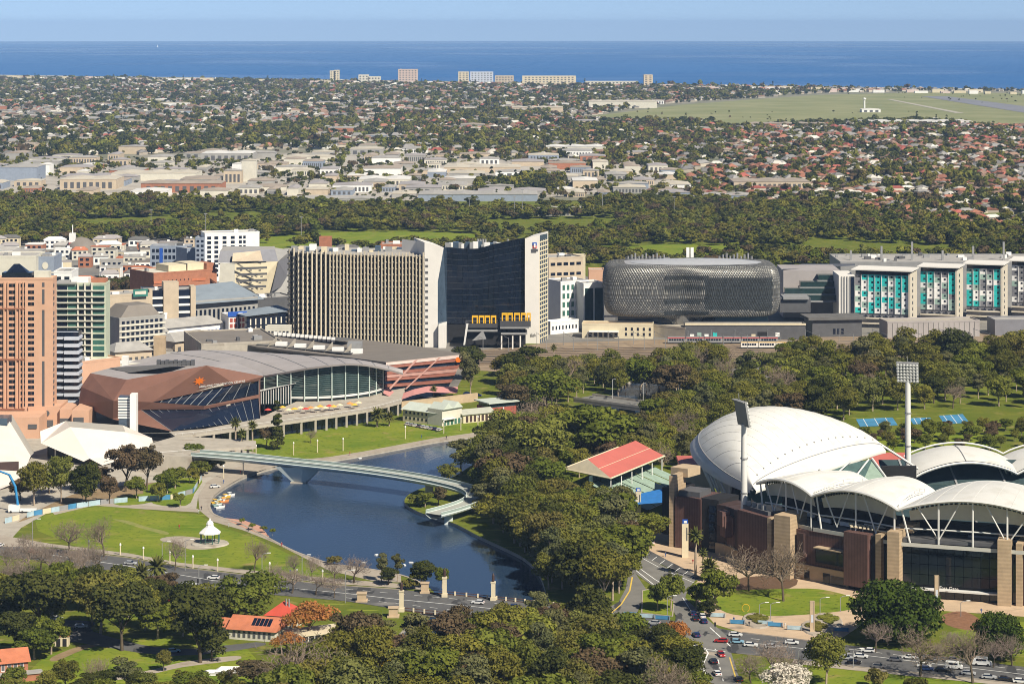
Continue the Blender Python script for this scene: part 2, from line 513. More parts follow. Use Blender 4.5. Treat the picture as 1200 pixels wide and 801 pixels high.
sheet('bandstand_path', [(190, 630), (215, 628), (260, 634), (262, 640), (230, 644), (212, 640), (204, 636), (190, 634)], M_PATH, 0.05, 'pale path leading to the bandstand', smooth=3)
for pl in [[(135, 608), (160, 612), (185, 624), (180, 626), (155, 616), (133, 611)], [(160, 612), (200, 616), (198, 618), (160, 615)]]:
 pass
sheet('worn_track', [(132, 608), (150, 610), (172, 617), (196, 623), (194, 626), (170, 620), (148, 613)], mat('worn_grass', (0.30, 0.27, 0.10), var=0, col2=(0.16, 0.19, 0.03), scale=0.2, detail=8), 0.05, 'worn pale track across the park lawn', smooth=3)
ROAD_FAR = [(-90, 622), (60, 643), (150, 654), (210, 665), (270, 672), (380, 685), (470, 691), (560, 698), (650, 708), (735, 721), (800, 728), (870, 741), (960, 752), (1060, 763), (1200, 781), (1320, 797)]
ROAD_NEAR = [(1320, 815), (1200, 801), (1100, 790), (1000, 780), (930, 772), (850, 764), (790, 757), (735, 749), (650, 735), (560, 724), (470, 714), (405, 704), (300, 695), (230, 688), (150, 672), (60, 658), (-90, 640)]
road = sheet('road', ROAD_FAR + ROAD_NEAR, M_ASPH, 0.10, 'wide grey road over the river bridge to the intersection')
road2 = sheet('road', [(738, 652), (752, 645), (775, 662), (815, 680), (806, 690), (803, 700), (815, 712), (831, 727), (852, 745), (856, 762), (870, 805), (885, 850), (835, 850), (827, 805), (806, 762), (790, 740), (792, 722), (785, 705), (770, 690), (745, 672), (737, 668)], M_ASPH2, 0.104, 'lighter grey road from the stadium forecourt through the intersection')
slip = sheet('road', [(737, 655), (745, 672), (757, 690), (752, 705), (745, 722), (712, 728), (702, 718), (725, 705), (733, 690), (736, 675)], M_ASPH2, 0.108, 'curving slip lane beside the triangular grass island')
sheet('forecourt', [(735, 640), (760, 622), (900, 640), (1000, 655), (1200, 690), (1320, 700), (1320, 742), (1200, 722), (1060, 712), (1022, 724), (985, 748), (960, 752), (870, 741), (838, 731), (826, 718), (818, 705), (812, 700), (806, 692), (818, 680), (775, 661), (752, 645)], M_PAVE, 0.03, 'sandy paved forecourt around the stadium')
sheet('forecourt_lawn', [(845, 700), (860, 692), (905, 690), (960, 690), (1005, 702), (1000, 713), (940, 720), (870, 721), (842, 712)], M_LAWN, 0.06, 'oval lawn before the stadium wall', smooth=4)
sheet('verge_lawn', [(818, 682), (845, 690), (846, 702), (838, 712), (815, 700), (812, 692)], M_LAWN, 0.05, 'small lawn beside the palms', smooth=3)
sheet('mulch_bed', [(845, 690), (872, 676), (930, 676), (925, 689), (860, 692)], mat('bark_mulch', (0.12, 0.07, 0.04), var=0.25, scale=0.6), 0.055, 'brown mulch bed under the bare trees', smooth=3)
sheet('mulch_bed', [(1105, 720), (1130, 716), (1150, 728), (1140, 738), (1110, 732)], mat('bark_mulch2', (0.22, 0.11, 0.06), var=0.25, scale=0.6), 0.055, 'reddish mulch mound beside the tall fig', smooth=3)
sheet('island_lawn', [(753, 692), (762, 690), (790, 705), (788, 722), (752, 718)], M_LAWN, 0.115, 'triangular grass island among the roads')
sheet('parking_bay', [(742, 646), (752, 640), (782, 656), (822, 676), (815, 680), (775, 661)], M_ASPH, 0.112, 'dark asphalt parking bays along the forecourt')
sheet('footpath', [(650, 737), (735, 750), (800, 759), (850, 766), (846, 769), (795, 763), (733, 755), (650, 742)], M_PATH, 0.108, 'pale footpath along the near side of the road')
sheet('footpath', [(930, 773), (1000, 781), (1100, 791), (1200, 802), (1198, 805), (1100, 795), (1000, 785), (928, 777)], M_PATH, 0.108, 'pale footpath beside the roadside lawn in the corner')
sheet('footpath', [(-40, 640), (60, 641), (150, 652), (210, 663), (270, 670), (380, 683), (470, 689), (500, 691), (500, 686), (380, 677), (270, 665.5), (210, 659), (150, 648), (60, 637), (-40, 620)], M_PATH, 0.108, 'wide pale footpath between the lawn and the road')
sheet('park_track', [(60, 770), (95, 756), (140, 748), (140, 752), (100, 760), (66, 774)], M_SOIL, 0.05, 'bare earth track by the small arched gate', smooth=3)
sheet('park_track', [(110, 795), (170, 786), (215, 775), (275, 768), (277, 773), (215, 781), (170, 791), (110, 800)], M_PATH, 0.05, 'pale path crossing the near lawn', smooth=3)
sheet('park_lawn', [(40, 780), (80, 760), (140, 752), (200, 748), (290, 760), (290, 800), (200, 840), (20, 840)], M_LAWN, 0.03, 'green lawn in the near corner of the park', smooth=3)
sheet('park_lawn', [(880, 782), (930, 777), (1100, 795), (1240, 806), (1240, 850), (870, 850)], M_LAWN, 0.03, 'green lawn on the near side of the road')
sheet('park_lawn', [(1100, 745), (1130, 735), (1200, 728), (1260, 735), (1260, 770), (1150, 765)], M_LAWN, 0.035, 'lawn strip below the stadium forecourt')
sheet('side_road', [(50, 728), (110, 728), (110, 740), (200, 760), (300, 752), (300, 758), (200, 768), (90, 752), (40, 745)], M_ASPH, 0.06, 'shaded side road under the park trees', smooth=3)
sheet('carpark', [(855, 432), (915, 428), (918, 440), (868, 446)], M_ASPH2, 0.06, 'grey car park in a clearing among the trees')
sheet('clearing', [(955, 420), (995, 416), (1000, 432), (962, 440)], M_LAWN, 0.06, 'small green clearing among the trees')
sheet('clearing', [(1000, 512), (1060, 505), (1160, 508), (1160, 530), (1040, 545), (990, 530)], M_LAWN, 0.06, 'green verge behind the stadium')
for k, pl in enumerate(([(1003, 491), (1046, 489), (1052, 498), (1008, 500)], [(1066, 490), (1090, 489), (1095, 496), (1070, 497)], [(1100, 487), (1128, 485), (1136, 495), (1107, 497)])):
 cs = sheet('tennis_court', pl, mat('tennis_blue', (0.06, 0.22, 0.38), var=0.25, scale=0.1), 0.09, ['largest blue tennis court ground left of the far floodlight', 'small blue tennis court just right of the far floodlight', 'blue tennis court farthest right among the trees'][k])
 lm = MB()
 q_ = [G(*p) for p in pl]
 for a_, b_ in ((.2, .2), (.5, .5), (.8, .8)): strip(lm, q_[0].lerp(q_[1], a_), q_[3].lerp(q_[2], b_), .3, .1)
 lm.build('court_line', M_WHITE_LINE, cs)
sheet('building_site', [(20, 612), (60, 590), (100, 575), (170, 566), (200, 566), (190, 580), (120, 588), (62, 598)], M_SOIL, 0.06, 'bare brown earth of the building site', smooth=3)
sheet('garden_lawn', [(168, 572), (196, 562), (236, 560), (228, 578), (218, 592), (180, 590)], M_LAWN, 0.07, 'green fenced garden by the promenade', smooth=3)
sheet('garden_lawn', [(132, 584), (175, 578), (178, 588), (140, 592)], M_LAWN, 0.075, 'green strip behind the hoardings', smooth=3)
# ---- painted markings
def line_px(mb, pts, w=0.25, z=0.125, dash=None):
 q = [G(a, b) for a, b in pts]
 for a, b in zip(q[:-1], q[1:]):
  if not dash:
   strip(mb, a, b, w, z)
  else:
   L = (b - a).length; t = 0
   while t < L:
    strip(mb, a.lerp(b, t / L), a.lerp(b, min(1, (t + dash) / L)), w, z); t += dash * 2.2
mk = MB()
mid = [((a[0] + b[0]) / 2, (a[1] + b[1]) / 2) for a, b in zip(ROAD_FAR, ROAD_NEAR[::-1][:len(ROAD_FAR)])]
line_px(mk, [(60, 650), (150, 663), (250, 680), (405, 695), (470, 702.5), (560, 711), (650, 721.5), (735, 735), (785, 742)], 0.35)
line_px(mk, [(405, 690), (560, 704), (735, 727)], 0.25, dash=3)
line_px(mk, [(405, 700), (560, 718), (735, 742)], 0.25, dash=3)
line_px(mk, [(880, 753), (1000, 766), (1200, 790)], 0.3)
line_px(mk, [(880, 748), (1000, 761), (1200, 785)], 0.25, dash=3)
line_px(mk, [(790, 757), (850, 763)], 0.5)
line_px(mk, [(832, 735), (856, 757)], 0.4)
line_px(mk, [(826, 759), (830, 765), (823, 780), (828, 792)], 0.4)
line_px(mk, [(838, 760), (842, 775), (848, 800)], 0.3, dash=3)
line_px(mk, [(806, 762), (818, 785), (826, 800)], 0.3, dash=3)
line_px(mk, [(740, 664), (765, 684), (778, 697)], 0.35)
line_px(mk, [(743, 661), (768, 679), (795, 695)], 0.35)
line_px(mk, [(800, 700), (810, 716), (812, 728)], 0.3)
line_px(mk, [(744, 649), (775, 666), (814, 683)], 0.3)
for t in range(8):
 a = (746 + t * 9, 648 + t * 4.3)
 line_px(mk, [a, (a[0] + 6, a[1] - 4.5)], 0.3, z=0.13)
mk.build('road_marking', M_WHITE_LINE, road)
mk = MB()
line_px(mk, [(741, 676), (738, 692), (728, 708), (712, 722)], 0.5)
line_px(mk, [(855, 770), (864, 800)], 0.4)
mk.build('road_marking', M_YEL_LINE, slip)
# kerbs: real steps along the main road and around the island
def kerb(pts, w, h, name, label, closed=False):
 q = [G(a, b) for a, b in pts]
 mb = MB()
 rng = range(len(q) if closed else len(q) - 1)
 for i in rng:
  a, b = q[i], q[(i + 1) % len(q)]
  d = (b - a).normalized(); L = (b - a).length
  mb.obox(((a + b) / 2)[:2], (d.x, d.y), L + 0.02, w, 0.0, h)
 tag(mb.build(name, M_PATH), label, kind='structure')
kerb([(735, 749.5), (790, 757.5)], 0.4, 0.24, 'kerb', 'pale kerb along the near side of the main road')
kerb([(870, 740.5), (960, 751.5), (985, 749)], 0.4, 0.24, 'kerb', 'pale kerb along the forecourt edge')
kerb([(930, 772.5), (1000, 780.5), (1100, 790.5), (1200, 801.5)], 0.4, 0.24, 'kerb', 'pale kerb beside the roadside lawn')
kerb([(753, 692), (762, 690), (790, 705), (788, 722), (752, 718)], 0.4, 0.25, 'kerb', 'pale kerb around the triangular grass island', True)
kerb([(60, 642.5), (150, 653.5), (210, 664.5), (270, 671.5), (380, 684.5), (470, 690.5)], 0.4, 0.24, 'kerb', 'pale kerb between the road and the park lawn')
# rails in the yard
rail = MB()
for k in range(9):
 y0 = 408 + k * 2.1
 a, b = G(560 - k * 6, y0 + 3), G(1250, y0 - 9 + k * .4)
 d = (b - a).normalized(); nn = Vector((-d.y, d.x, 0))
 for s in (-0.75, 0.75):
  m_ = (a + b) / 2 + nn * s
  rail.obox(m_[:2], (d.x, d.y), (b - a).length, 0.22, 0.06, 0.25)
tag(rail.build('railway_tracks', mat('rail_steel', (0.10, 0.075, 0.06), 0.5, 0.4, var=0.2)), 'parallel railway tracks across the brown yard', kind='structure')
# ================================================================ vegetation kit
def leaf_mat(name, cols, rough=0.75, transl=0.25, vr=0.22):
 """leaves: colour picked per tree along a ramp, broken up per clump by the face attribute 'tint'"""
 m = bpy.data.materials.new(name)
 m.use_nodes = True
 nt = m.node_tree
 nt.nodes.clear()
 oi = nt.nodes.new('ShaderNodeObjectInfo')
 at = nt.nodes.new('ShaderNodeAttribute')
 at.attribute_name = 'tint'
 rp = nt.nodes.new('ShaderNodeValToRGB')
 cr = rp.color_ramp
 while len(cr.elements) < len(cols):
  cr.elements.new(0.5)
 for i, c in enumerate(cols):
  cr.elements[i].position = i / max(1, len(cols) - 1)
  cr.elements[i].color = tuple(c) + (1,)
 nt.links.new(oi.outputs['Random'], rp.inputs['Fac'])
 mr = nt.nodes.new('ShaderNodeMapRange')
 mr.inputs['To Min'].default_value = 0.62
 mr.inputs['To Max'].default_value = 1.45
 nt.links.new(at.outputs['Fac'], mr.inputs['Value'])
 hs = nt.nodes.new('ShaderNodeHueSaturation')
 nt.links.new(rp.outputs[0], hs.inputs['Color'])
 nt.links.new(mr.outputs[0], hs.inputs['Value'])
 mh = nt.nodes.new('ShaderNodeMapRange')
 mh.inputs['To Min'].default_value = 0.515
 mh.inputs['To Max'].default_value = 0.485
 nt.links.new(at.outputs['Fac'], mh.inputs['Value'])
 nt.links.new(mh.outputs[0], hs.inputs['Hue'])
 d = nt.nodes.new('ShaderNodeBsdfDiffuse')
 t = nt.nodes.new('ShaderNodeBsdfTranslucent')
 mx = nt.nodes.new('ShaderNodeMixShader')
 mx.inputs[0].default_value = transl
 nt.links.new(hs.outputs[0], d.inputs['Color'])
 nt.links.new(hs.outputs[0], t.inputs['Color'])
 nt.links.new(d.outputs[0], mx.inputs[1])
 nt.links.new(t.outputs[0], mx.inputs[2])
 o = nt.nodes.new('ShaderNodeOutputMaterial')
 nt.links.new(mx.outputs[0], o.inputs['Surface'])
 MATS[name] = m
 return m
L_GUM = leaf_mat('gum_leaves', [(0.105, 0.105, 0.022), (0.178, 0.163, 0.030), (0.122, 0.134, 0.027), (0.205, 0.192, 0.034), (0.138, 0.116, 0.036), (0.20, 0.21, 0.036), (0.13, 0.136, 0.046)])
L_DARK = leaf_mat('dark_leaves', [(0.052, 0.060, 0.014), (0.070, 0.074, 0.018), (0.058, 0.066, 0.02)], transl=0.15)
L_GREEN = leaf_mat('green_leaves', [(0.10, 0.122, 0.02), (0.14, 0.155, 0.024), (0.115, 0.14, 0.022), (0.155, 0.17, 0.03)])
L_FIG = leaf_mat('fig_leaves', [(0.042, 0.066, 0.012), (0.050, 0.074, 0.013)], transl=0.12)
L_BROWN = leaf_mat('brown_leaves', [(0.111, 0.081, 0.042), (0.130, 0.091, 0.052), (0.098, 0.086, 0.039)])
L_RUST = leaf_mat('rust_leaves', [(0.330, 0.140, 0.035), (0.380, 0.180, 0.060)])
L_YEL = leaf_mat('wattle_leaves', [(0.320, 0.240, 0.010), (0.360, 0.260, 0.012)])
L_BLOSS = leaf_mat('blossom', [(0.620, 0.560, 0.450), (0.660, 0.600, 0.520)])
L_PALM = leaf_mat('palm_fronds', [(0.110, 0.120, 0.030), (0.140, 0.135, 0.040)])
M_BARK = mat('pale_bark', (0.34, 0.27, 0.20), var=0.3, scale=0.8)
M_BARKD = mat('dark_bark', (0.10, 0.075, 0.05), var=0.3, scale=0.8)
M_TWIG = mat('bare_twigs', (0.21, 0.16, 0.115), var=0.2, scale=0.8, rand=0.2)
M_TWIGP = mat('budding_twigs', (0.225, 0.175, 0.14), var=0.2, scale=0.8, rand=0.15)
def quads_mesh(name, ctr, nrm, size, tint, mt, rng, elong=1.0):
 n = len(ctr)
 nrm = nrm / np.linalg.norm(nrm, axis=1, keepdims=True)
 r = rng.normal(size=(n, 3))
 a = np.cross(nrm, r)
 a /= np.linalg.norm(a, axis=1, keepdims=True)
 b = np.cross(nrm, a)
 a = a * size[:, None] * 0.5 * elong
 b = b * size[:, None] * 0.5
 j = 1 + rng.uniform(-.35, .35, (n, 4, 1))
 V = np.stack([ctr - a - b * .6, ctr + a * .7 - b, ctr + a + b * .6, ctr - a * .7 + b], 1)
 V = ctr[:, None, :] + (V - ctr[:, None, :]) * j
 me = bpy.data.meshes.new(name)
 me.vertices.add(4 * n)
 me.loops.add(4 * n)
 me.polygons.add(n)
 me.vertices.foreach_set('co', V.reshape(-1).astype(np.float32))
 me.loops.foreach_set('vertex_index', np.arange(4 * n, dtype=np.int32))
 me.polygons.foreach_set('loop_start', np.arange(0, 4 * n, 4, dtype=np.int32))
 at = me.attributes.new('tint', 'FLOAT', 'FACE')
 at.data.foreach_set('value', np.clip(tint, 0, 1).astype(np.float32))
 me.materials.append(mt)
 me.update(calc_edges=True)
 return me
def crown_mesh(name, seed, mt, w=13.0, h=15.0, base=0.28, nclump=16, nleaf=3200, leaf=0.62, style='gum'):
 """leaf-sized faces spread over many uneven clumps; w width, h tree height, base = crown bottom as share of h"""
 rng = np.random.default_rng(seed)
 C, R = [], []
 cz = h * (base + (1 - base) * 0.52)
 hz = h * (1 - base) * 0.5
 for k in range(nclump):
  for _ in range(60):
   d = rng.normal(size=3); d /= np.linalg.norm(d)
   if style == 'dome': d[2] = abs(d[2]) * 1.1 - 0.15
   rad = rng.uniform(0.35, 0.86) if k > 2 else rng.uniform(0, .35)
   c = np.array([d[0] * w / 2 * rad, d[1] * w / 2 * rad, cz + d[2] * hz * rad])
   if style == 'cone':
    t = rng.uniform(0, 1) ** 1.3
    a = rng.uniform(0, 6.28)
    rr = (1 - t) * w / 2 * rng.uniform(.3, .8)
    c = np.array([rr * math.cos(a), rr * math.sin(a), h * (base + (1 - base) * t * .95)])
   if all(np.linalg.norm(c - q) > 0.16 * w for q in C): break
  C.append(c)
  r = rng.uniform(0.11, 0.23) * w * (1.35 if nclump < 10 else 1)
  if style == 'cone': r = w * .16
  R.append(r)
 C = np.array(C); R = np.array(R)
 wgt = R ** 2; wgt /= wgt.sum()
 k = rng.choice(nclump, nleaf, p=wgt)
 d = rng.normal(size=(nleaf, 3)); d /= np.linalg.norm(d, axis=1, keepdims=True)
 d[:, 2] = np.where(d[:, 2] < -0.2, -d[:, 2] * rng.choice([1, -0.7], nleaf), d[:, 2])
 rad = rng.uniform(0.45, 1.0, nleaf) ** 0.5 * rng.uniform(.88, 1.14, nleaf)
 sq = np.array([1.12, 1.12, 0.78]) if style != 'cone' else np.array([1.2, 1.2, .55])
 ctr = C[k] + d * (R[k] * rad)[:, None] * sq
 nrm = d * 0.9 + rng.normal(size=(nleaf, 3)) * 0.5 + np.array([0, 0, .3])
 ct = rng.uniform(0.15, 0.85, nclump)
 tint = ct[k] * 0.6 + rng.uniform(0, 1, nleaf) * 0.4
 size = leaf * rng.uniform(0.6, 1.5, nleaf)
 return quads_mesh(name, ctr, nrm, size, tint, mt, rng), C, R
def trunk_mesh(name, seed, h, C, mt, r=0.38, limbs=7):
 rng = random.Random(seed)
 mb = MB()
 top = h * 0.45
 lean = (rng.uniform(-.6, .6), rng.uniform(-.6, .6))
 pts = [(0, 0, -0.4), (lean[0] * .2, lean[1] * .2, top * .4), (lean[0] * .6, lean[1] * .6, top * .75), (lean[0], lean[1], top)]
 mb.tube(pts, r, 7, r1=r * .55)
 order = list(range(len(C)))
 rng.shuffle(order)
 for i in order[:limbs]:
  c = Vector(C[i])
  t = rng.uniform(.45, .98)
  s = Vector((lean[0] * t, lean[1] * t, top * t))
  m_ = s.lerp(c, .5) + Vector((rng.uniform(-.6, .6), rng.uniform(-.6, .6), rng.uniform(-.2, .8)))
  mb.tube([s, m_, c], r * .42, 5, r1=r * .12)
 return mb.mesh(name, mt, True)
def branch_mesh(name, seed, h, w, mt, twigs=True, up=0.5, r0=0.32):
 """leafless crown: recursive tapering branches"""
 rng = random.Random(seed)
 mb = MB(); tr = MB()
 def grow(p, d, L, r, lv):
  segs = 2
  pts = [p]
  for s in range(segs):
   d = (d + Vector((rng.uniform(-.22, .22), rng.uniform(-.22, .22), rng.uniform(-.08, .16)))).normalized()
   p = p + d * (L / segs)
   pts.append(p)
  (tr if lv == 0 else mb).tube(pts, r, 6 if lv < 2 else 3, r1=r * 0.62, cap=False)
  if lv >= 5:
   return
  nb = [5, 4, 4, 3, 3][lv]
  for k in range(nb):
   a = 2 * math.pi * (k + rng.uniform(-.3, .3)) / nb
   ax = d.cross(Vector((0.3, .2, 1)) if abs(d.z) < .9 else Vector((1, 0, 0))).normalized()
   bx = d.cross(ax)
   sp = rng.uniform(.55, .95) if lv else rng.uniform(.6, .95)
   nd = (d * (1 - .35 * sp) + (ax * math.cos(a) + bx * math.sin(a)) * sp + Vector((0, 0, 0.12))).normalized()
   st = pts[-1] if lv == 0 or k % 2 == 0 else pts[1]
   grow(st, nd, L * rng.uniform(.58, .80), max(0.028, r * .52), lv + 1)
 grow(Vector((0, 0, -.3)), Vector((0, 0, 1)), h * .24, r0, 0)
 zs = [v[2] for v in mb.v]
 k = h / max(zs)
 rr = sorted(math.hypot(v[0], v[1]) for v in mb.v)[int(.97 * len(mb.v))]
 kx = w / 2 / rr
 mb.v = [(x * (1 + (kx - 1) * min(1, max(0, z) / (h * .2))), y * (1 + (kx - 1) * min(1, max(0, z) / (h * .2))), z * k if z > 0 else z) for x, y, z in mb.v]
 tr.v = [(x, y, z * k if z > 0 else z) for x, y, z in tr.v]
 return tr.mesh('trunk', M_BARKD, True), mb.mesh(name, mt, False)
def palm_mesh(seed, h, fr=2.6, n=46):
 rng = random.Random(seed)
 tr = MB().tube([(0, 0, -.3), (0.05, 0, h * .4), (0.12, .05, h * .8), (.1, .05, h)], 0.42, 8, r1=.30)
 cr = MB()
 tints = []
 for i in range(n):
  a = i * 2.399 + rng.uniform(-.2, .2)
  el = math.radians(78 - 115 * (i / n) + rng.uniform(-8, 8))
  L = fr * rng.uniform(.85, 1.15)
  p = Vector((.1, .05, h - .1)); d = Vector((math.cos(a) * math.cos(el), math.sin(a) * math.cos(el), math.sin(el)))
  side = Vector((-math.sin(a), math.cos(a), 0))
  L0 = None
  rows = []
  for s in range(7):
   t = s / 6
   wd = fr * .16 * math.sin(math.pi * min(1, t * .9 + .12)) + .03
   rows.append([p - side * wd - Vector((0, 0, wd * .6)), p, p + side * wd - Vector((0, 0, wd * .6))])
   p = p + d * (L / 6)
   d = (d + Vector((0, 0, -.17))).normalized()
  cr.grid(rows)
  tints += [rng.uniform(.1, .9)] * 12
 me = cr.mesh('palm_crown', L_PALM)
 at = me.attributes.new('tint', 'FLOAT', 'FACE')
 at.data.foreach_set('value', tints)
 return tr.mesh('palm_trunk', M_BARK, True), me
KIT = {}
def kit(kind, variants):
 KIT[kind] = variants
def mk_kind(kind, mt, seeds, w, h, base, ncl, nl, leaf, style='gum', bark=None, r=0.38, limbs=7):
 out = []
 for s in seeds:
  c, C, R = crown_mesh('crown', s, mt, w, h, base, ncl, nl, leaf, style)
  t = trunk_mesh('trunk', s, h, C, bark or M_BARK, r, limbs)
  out.append((t, c))
 KIT[kind] = (out, h, w)
mk_kind('gum', L_GUM, [1, 2, 3, 4, 5, 6, 7, 8], 13, 15, .26, 26, 5200, .48, limbs=13)
L_GREYG = leaf_mat('grey_gum_leaves', [(0.12, 0.118, 0.045), (0.15, 0.145, 0.06), (0.115, 0.125, 0.05)])
mk_kind('tallgum', L_GREYG, [11, 12, 13, 14], 11, 18, .32, 17, 3900, .48, limbs=12)
mk_kind('dark', L_DARK, [21, 22, 23], 12, 14, .16, 22, 5200, .50, bark=M_BARKD)
mk_kind('pine', L_DARK, [24, 25], 15, 15, .40, 22, 4600, .55, bark=M_BARKD)
mk_kind('green', L_GREEN, [31, 32, 33], 12, 12, .20, 18, 4200, .52)
mk_kind('fig', L_FIG, [41, 42], 19, 14, .04, 44, 10500, .58, 'fig', bark=M_BARKD)
mk_kind('brown', L_BROWN, [51, 52, 53], 12, 14, .28, 17, 4200, .50, bark=M_BARKD)
mk_kind('rust', L_RUST, [61], 14, 10, .25, 18, 3000, .5, 'dome', bark=M_BARKD)
mk_kind('yellow', L_YEL, [65], 8, 7, .15, 12, 1800, .45)
mk_kind('blossom', L_BLOSS, [71], 11, 8, .15, 18, 4200, .36, 'dome', bark=M_BARKD)
mk_kind('bush', L_GUM, [81, 82], 6, 3.6, .0, 10, 1300, .42, 'dome', r=.12, limbs=3)
mk_kind('round', L_GREEN, [85], 6, 6, .28, 10, 1900, .36, 'dome', r=.2)
mk_kind('conifer', L_DARK, [91], 7, 16, .08, 30, 3600, .45, 'cone', bark=M_BARKD, r=.3)
mk_kind('schinus', L_GREEN, [95, 96], 15, 13, .08, 22, 6200, .5, bark=M_BARKD)
def mk_bare(kind, seeds, h, w, mt, **k):
 KIT[kind] = ([branch_mesh('branches', s, h, w, mt, **k) for s in seeds], h, w)
mk_bare('bare', [5, 6, 7], 12, 13, M_TWIG)
mk_bare('plane', [8, 9], 13, 11, M_TWIGP)
KIT['palm'] = ([palm_mesh(1, 11), palm_mesh(2, 9)], 13, 6)
KIT['datepalm'] = ([palm_mesh(3, 4.5, 3.6, 54)], 7.5, 7)
NAMES = {'gum': 'gum_tree', 'tallgum': 'gum_tree', 'dark': 'evergreen_tree', 'pine': 'pine_tree', 'green': 'broadleaf_tree', 'fig': 'fig_tree', 'brown': 'brown_tree', 'rust': 'autumn_tree',
   'yellow': 'wattle_tree', 'blossom': 'blossom_tree', 'bush': 'shrub', 'round': 'clipped_tree', 'conifer': 'conifer_tree', 'bare': 'bare_tree', 'plane': 'bare_tree', 'palm': 'palm_tree',
   'datepalm': 'palm_tree', 'schinus': 'pepper_tree'}
CATS = {'bush': 'shrub', 'palm': 'palm tree', 'datepalm': 'palm tree'}
TREES = []
trng = random.Random(5)
def tree(kind, pos, label, group=None, h=None, w=None, var=None, cat=None):
 """one tree = Empty at its foot > trunk, crown; h, w in metres"""
 vs, h0, w0 = KIT[kind]
 t, c = vs[trng.randrange(len(vs)) if var is None else var % len(vs)]
 sz = (h or h0) / h0
 sx = (w or w0 * sz) / w0
 o = thing(NAMES[kind], label, cat or CATS.get(kind, 'tree'), (pos[0], pos[1], pos[2] if len(pos) > 2 else 0), trng.uniform(0, 6.28), group)
 o.scale = (sx, sx, sz)
 inst('trunk', t, o)
 inst('branches' if kind in ('bare', 'plane') else 'crown', c, o)
 TREES.append((pos[0], pos[1], (w or w0 * sz) / 2))
 return o
def scatter(name, label, pts, scl, rot, idx, meshes):
 """a mass nobody could count: points carrying instances of a few small meshes"""
 n = len(pts)
 me = bpy.data.meshes.new(name)
 me.vertices.add(n)
 me.vertices.foreach_set('co', np.asarray(pts, dtype=np.float32).reshape(-1))
 a = me.attributes.new('scl', 'FLOAT_VECTOR', 'POINT'); a.data.foreach_set('vector', np.asarray(scl, dtype=np.float32).reshape(-1))
 a = me.attributes.new('rot', 'FLOAT', 'POINT'); a.data.foreach_set('value', np.asarray(rot, dtype=np.float32))
 a = me.attributes.new('idx', 'INT', 'POINT'); a.data.foreach_set('value', np.asarray(idx, dtype=np.int32))
 o = inst(name, me)
 tag(o, label, kind='stuff')
 coll = bpy.data.collections.new(name + '_kit')
 for i, m_ in enumerate(meshes):
  so = bpy.data.objects.new('%s_kit_%02d' % (name, i), m_)
  coll.objects.link(so)
 ng = bpy.data.node_groups.new(name + '_nodes', 'GeometryNodeTree')
 ng.interface.new_socket('Geometry', in_out='INPUT', socket_type='NodeSocketGeometry')
 ng.interface.new_socket('Geometry', in_out='OUTPUT', socket_type='NodeSocketGeometry')
 N = ng.nodes
 gi, go = N.new('NodeGroupInput'), N.new('NodeGroupOutput')
 ci = N.new('GeometryNodeCollectionInfo')
 ci.inputs['Collection'].default_value = coll
 ci.inputs['Separate Children'].default_value = True
 ci.inputs['Reset Children'].default_value = True
 ip = N.new('GeometryNodeInstanceOnPoints')
 ip.inputs['Pick Instance'].default_value = True
 def attr(nm, ty):
  x = N.new('GeometryNodeInputNamedAttribute'); x.data_type = ty; x.inputs['Name'].default_value = nm
  return x.outputs[0]
 cx = N.new('ShaderNodeCombineXYZ')
 L = ng.links
 L.new(attr('rot', 'FLOAT'), cx.inputs['Z'])
 e2r = N.new('FunctionNodeEulerToRotation')
 L.new(cx.outputs[0], e2r.inputs[0])
 L.new(gi.outputs[0], ip.inputs['Points'])
 L.new(ci.outputs[0], ip.inputs['Instance'])
 L.new(attr('idx', 'INT'), ip.inputs['Instance Index'])
 L.new(e2r.outputs[0], ip.inputs['Rotation'])
 L.new(attr('scl', 'FLOAT_VECTOR'), ip.inputs['Scale'])
 L.new(ip.outputs[0], go.inputs[0])
 md = o.modifiers.new('scatter', 'NODES')
 md.node_group = ng
 return o
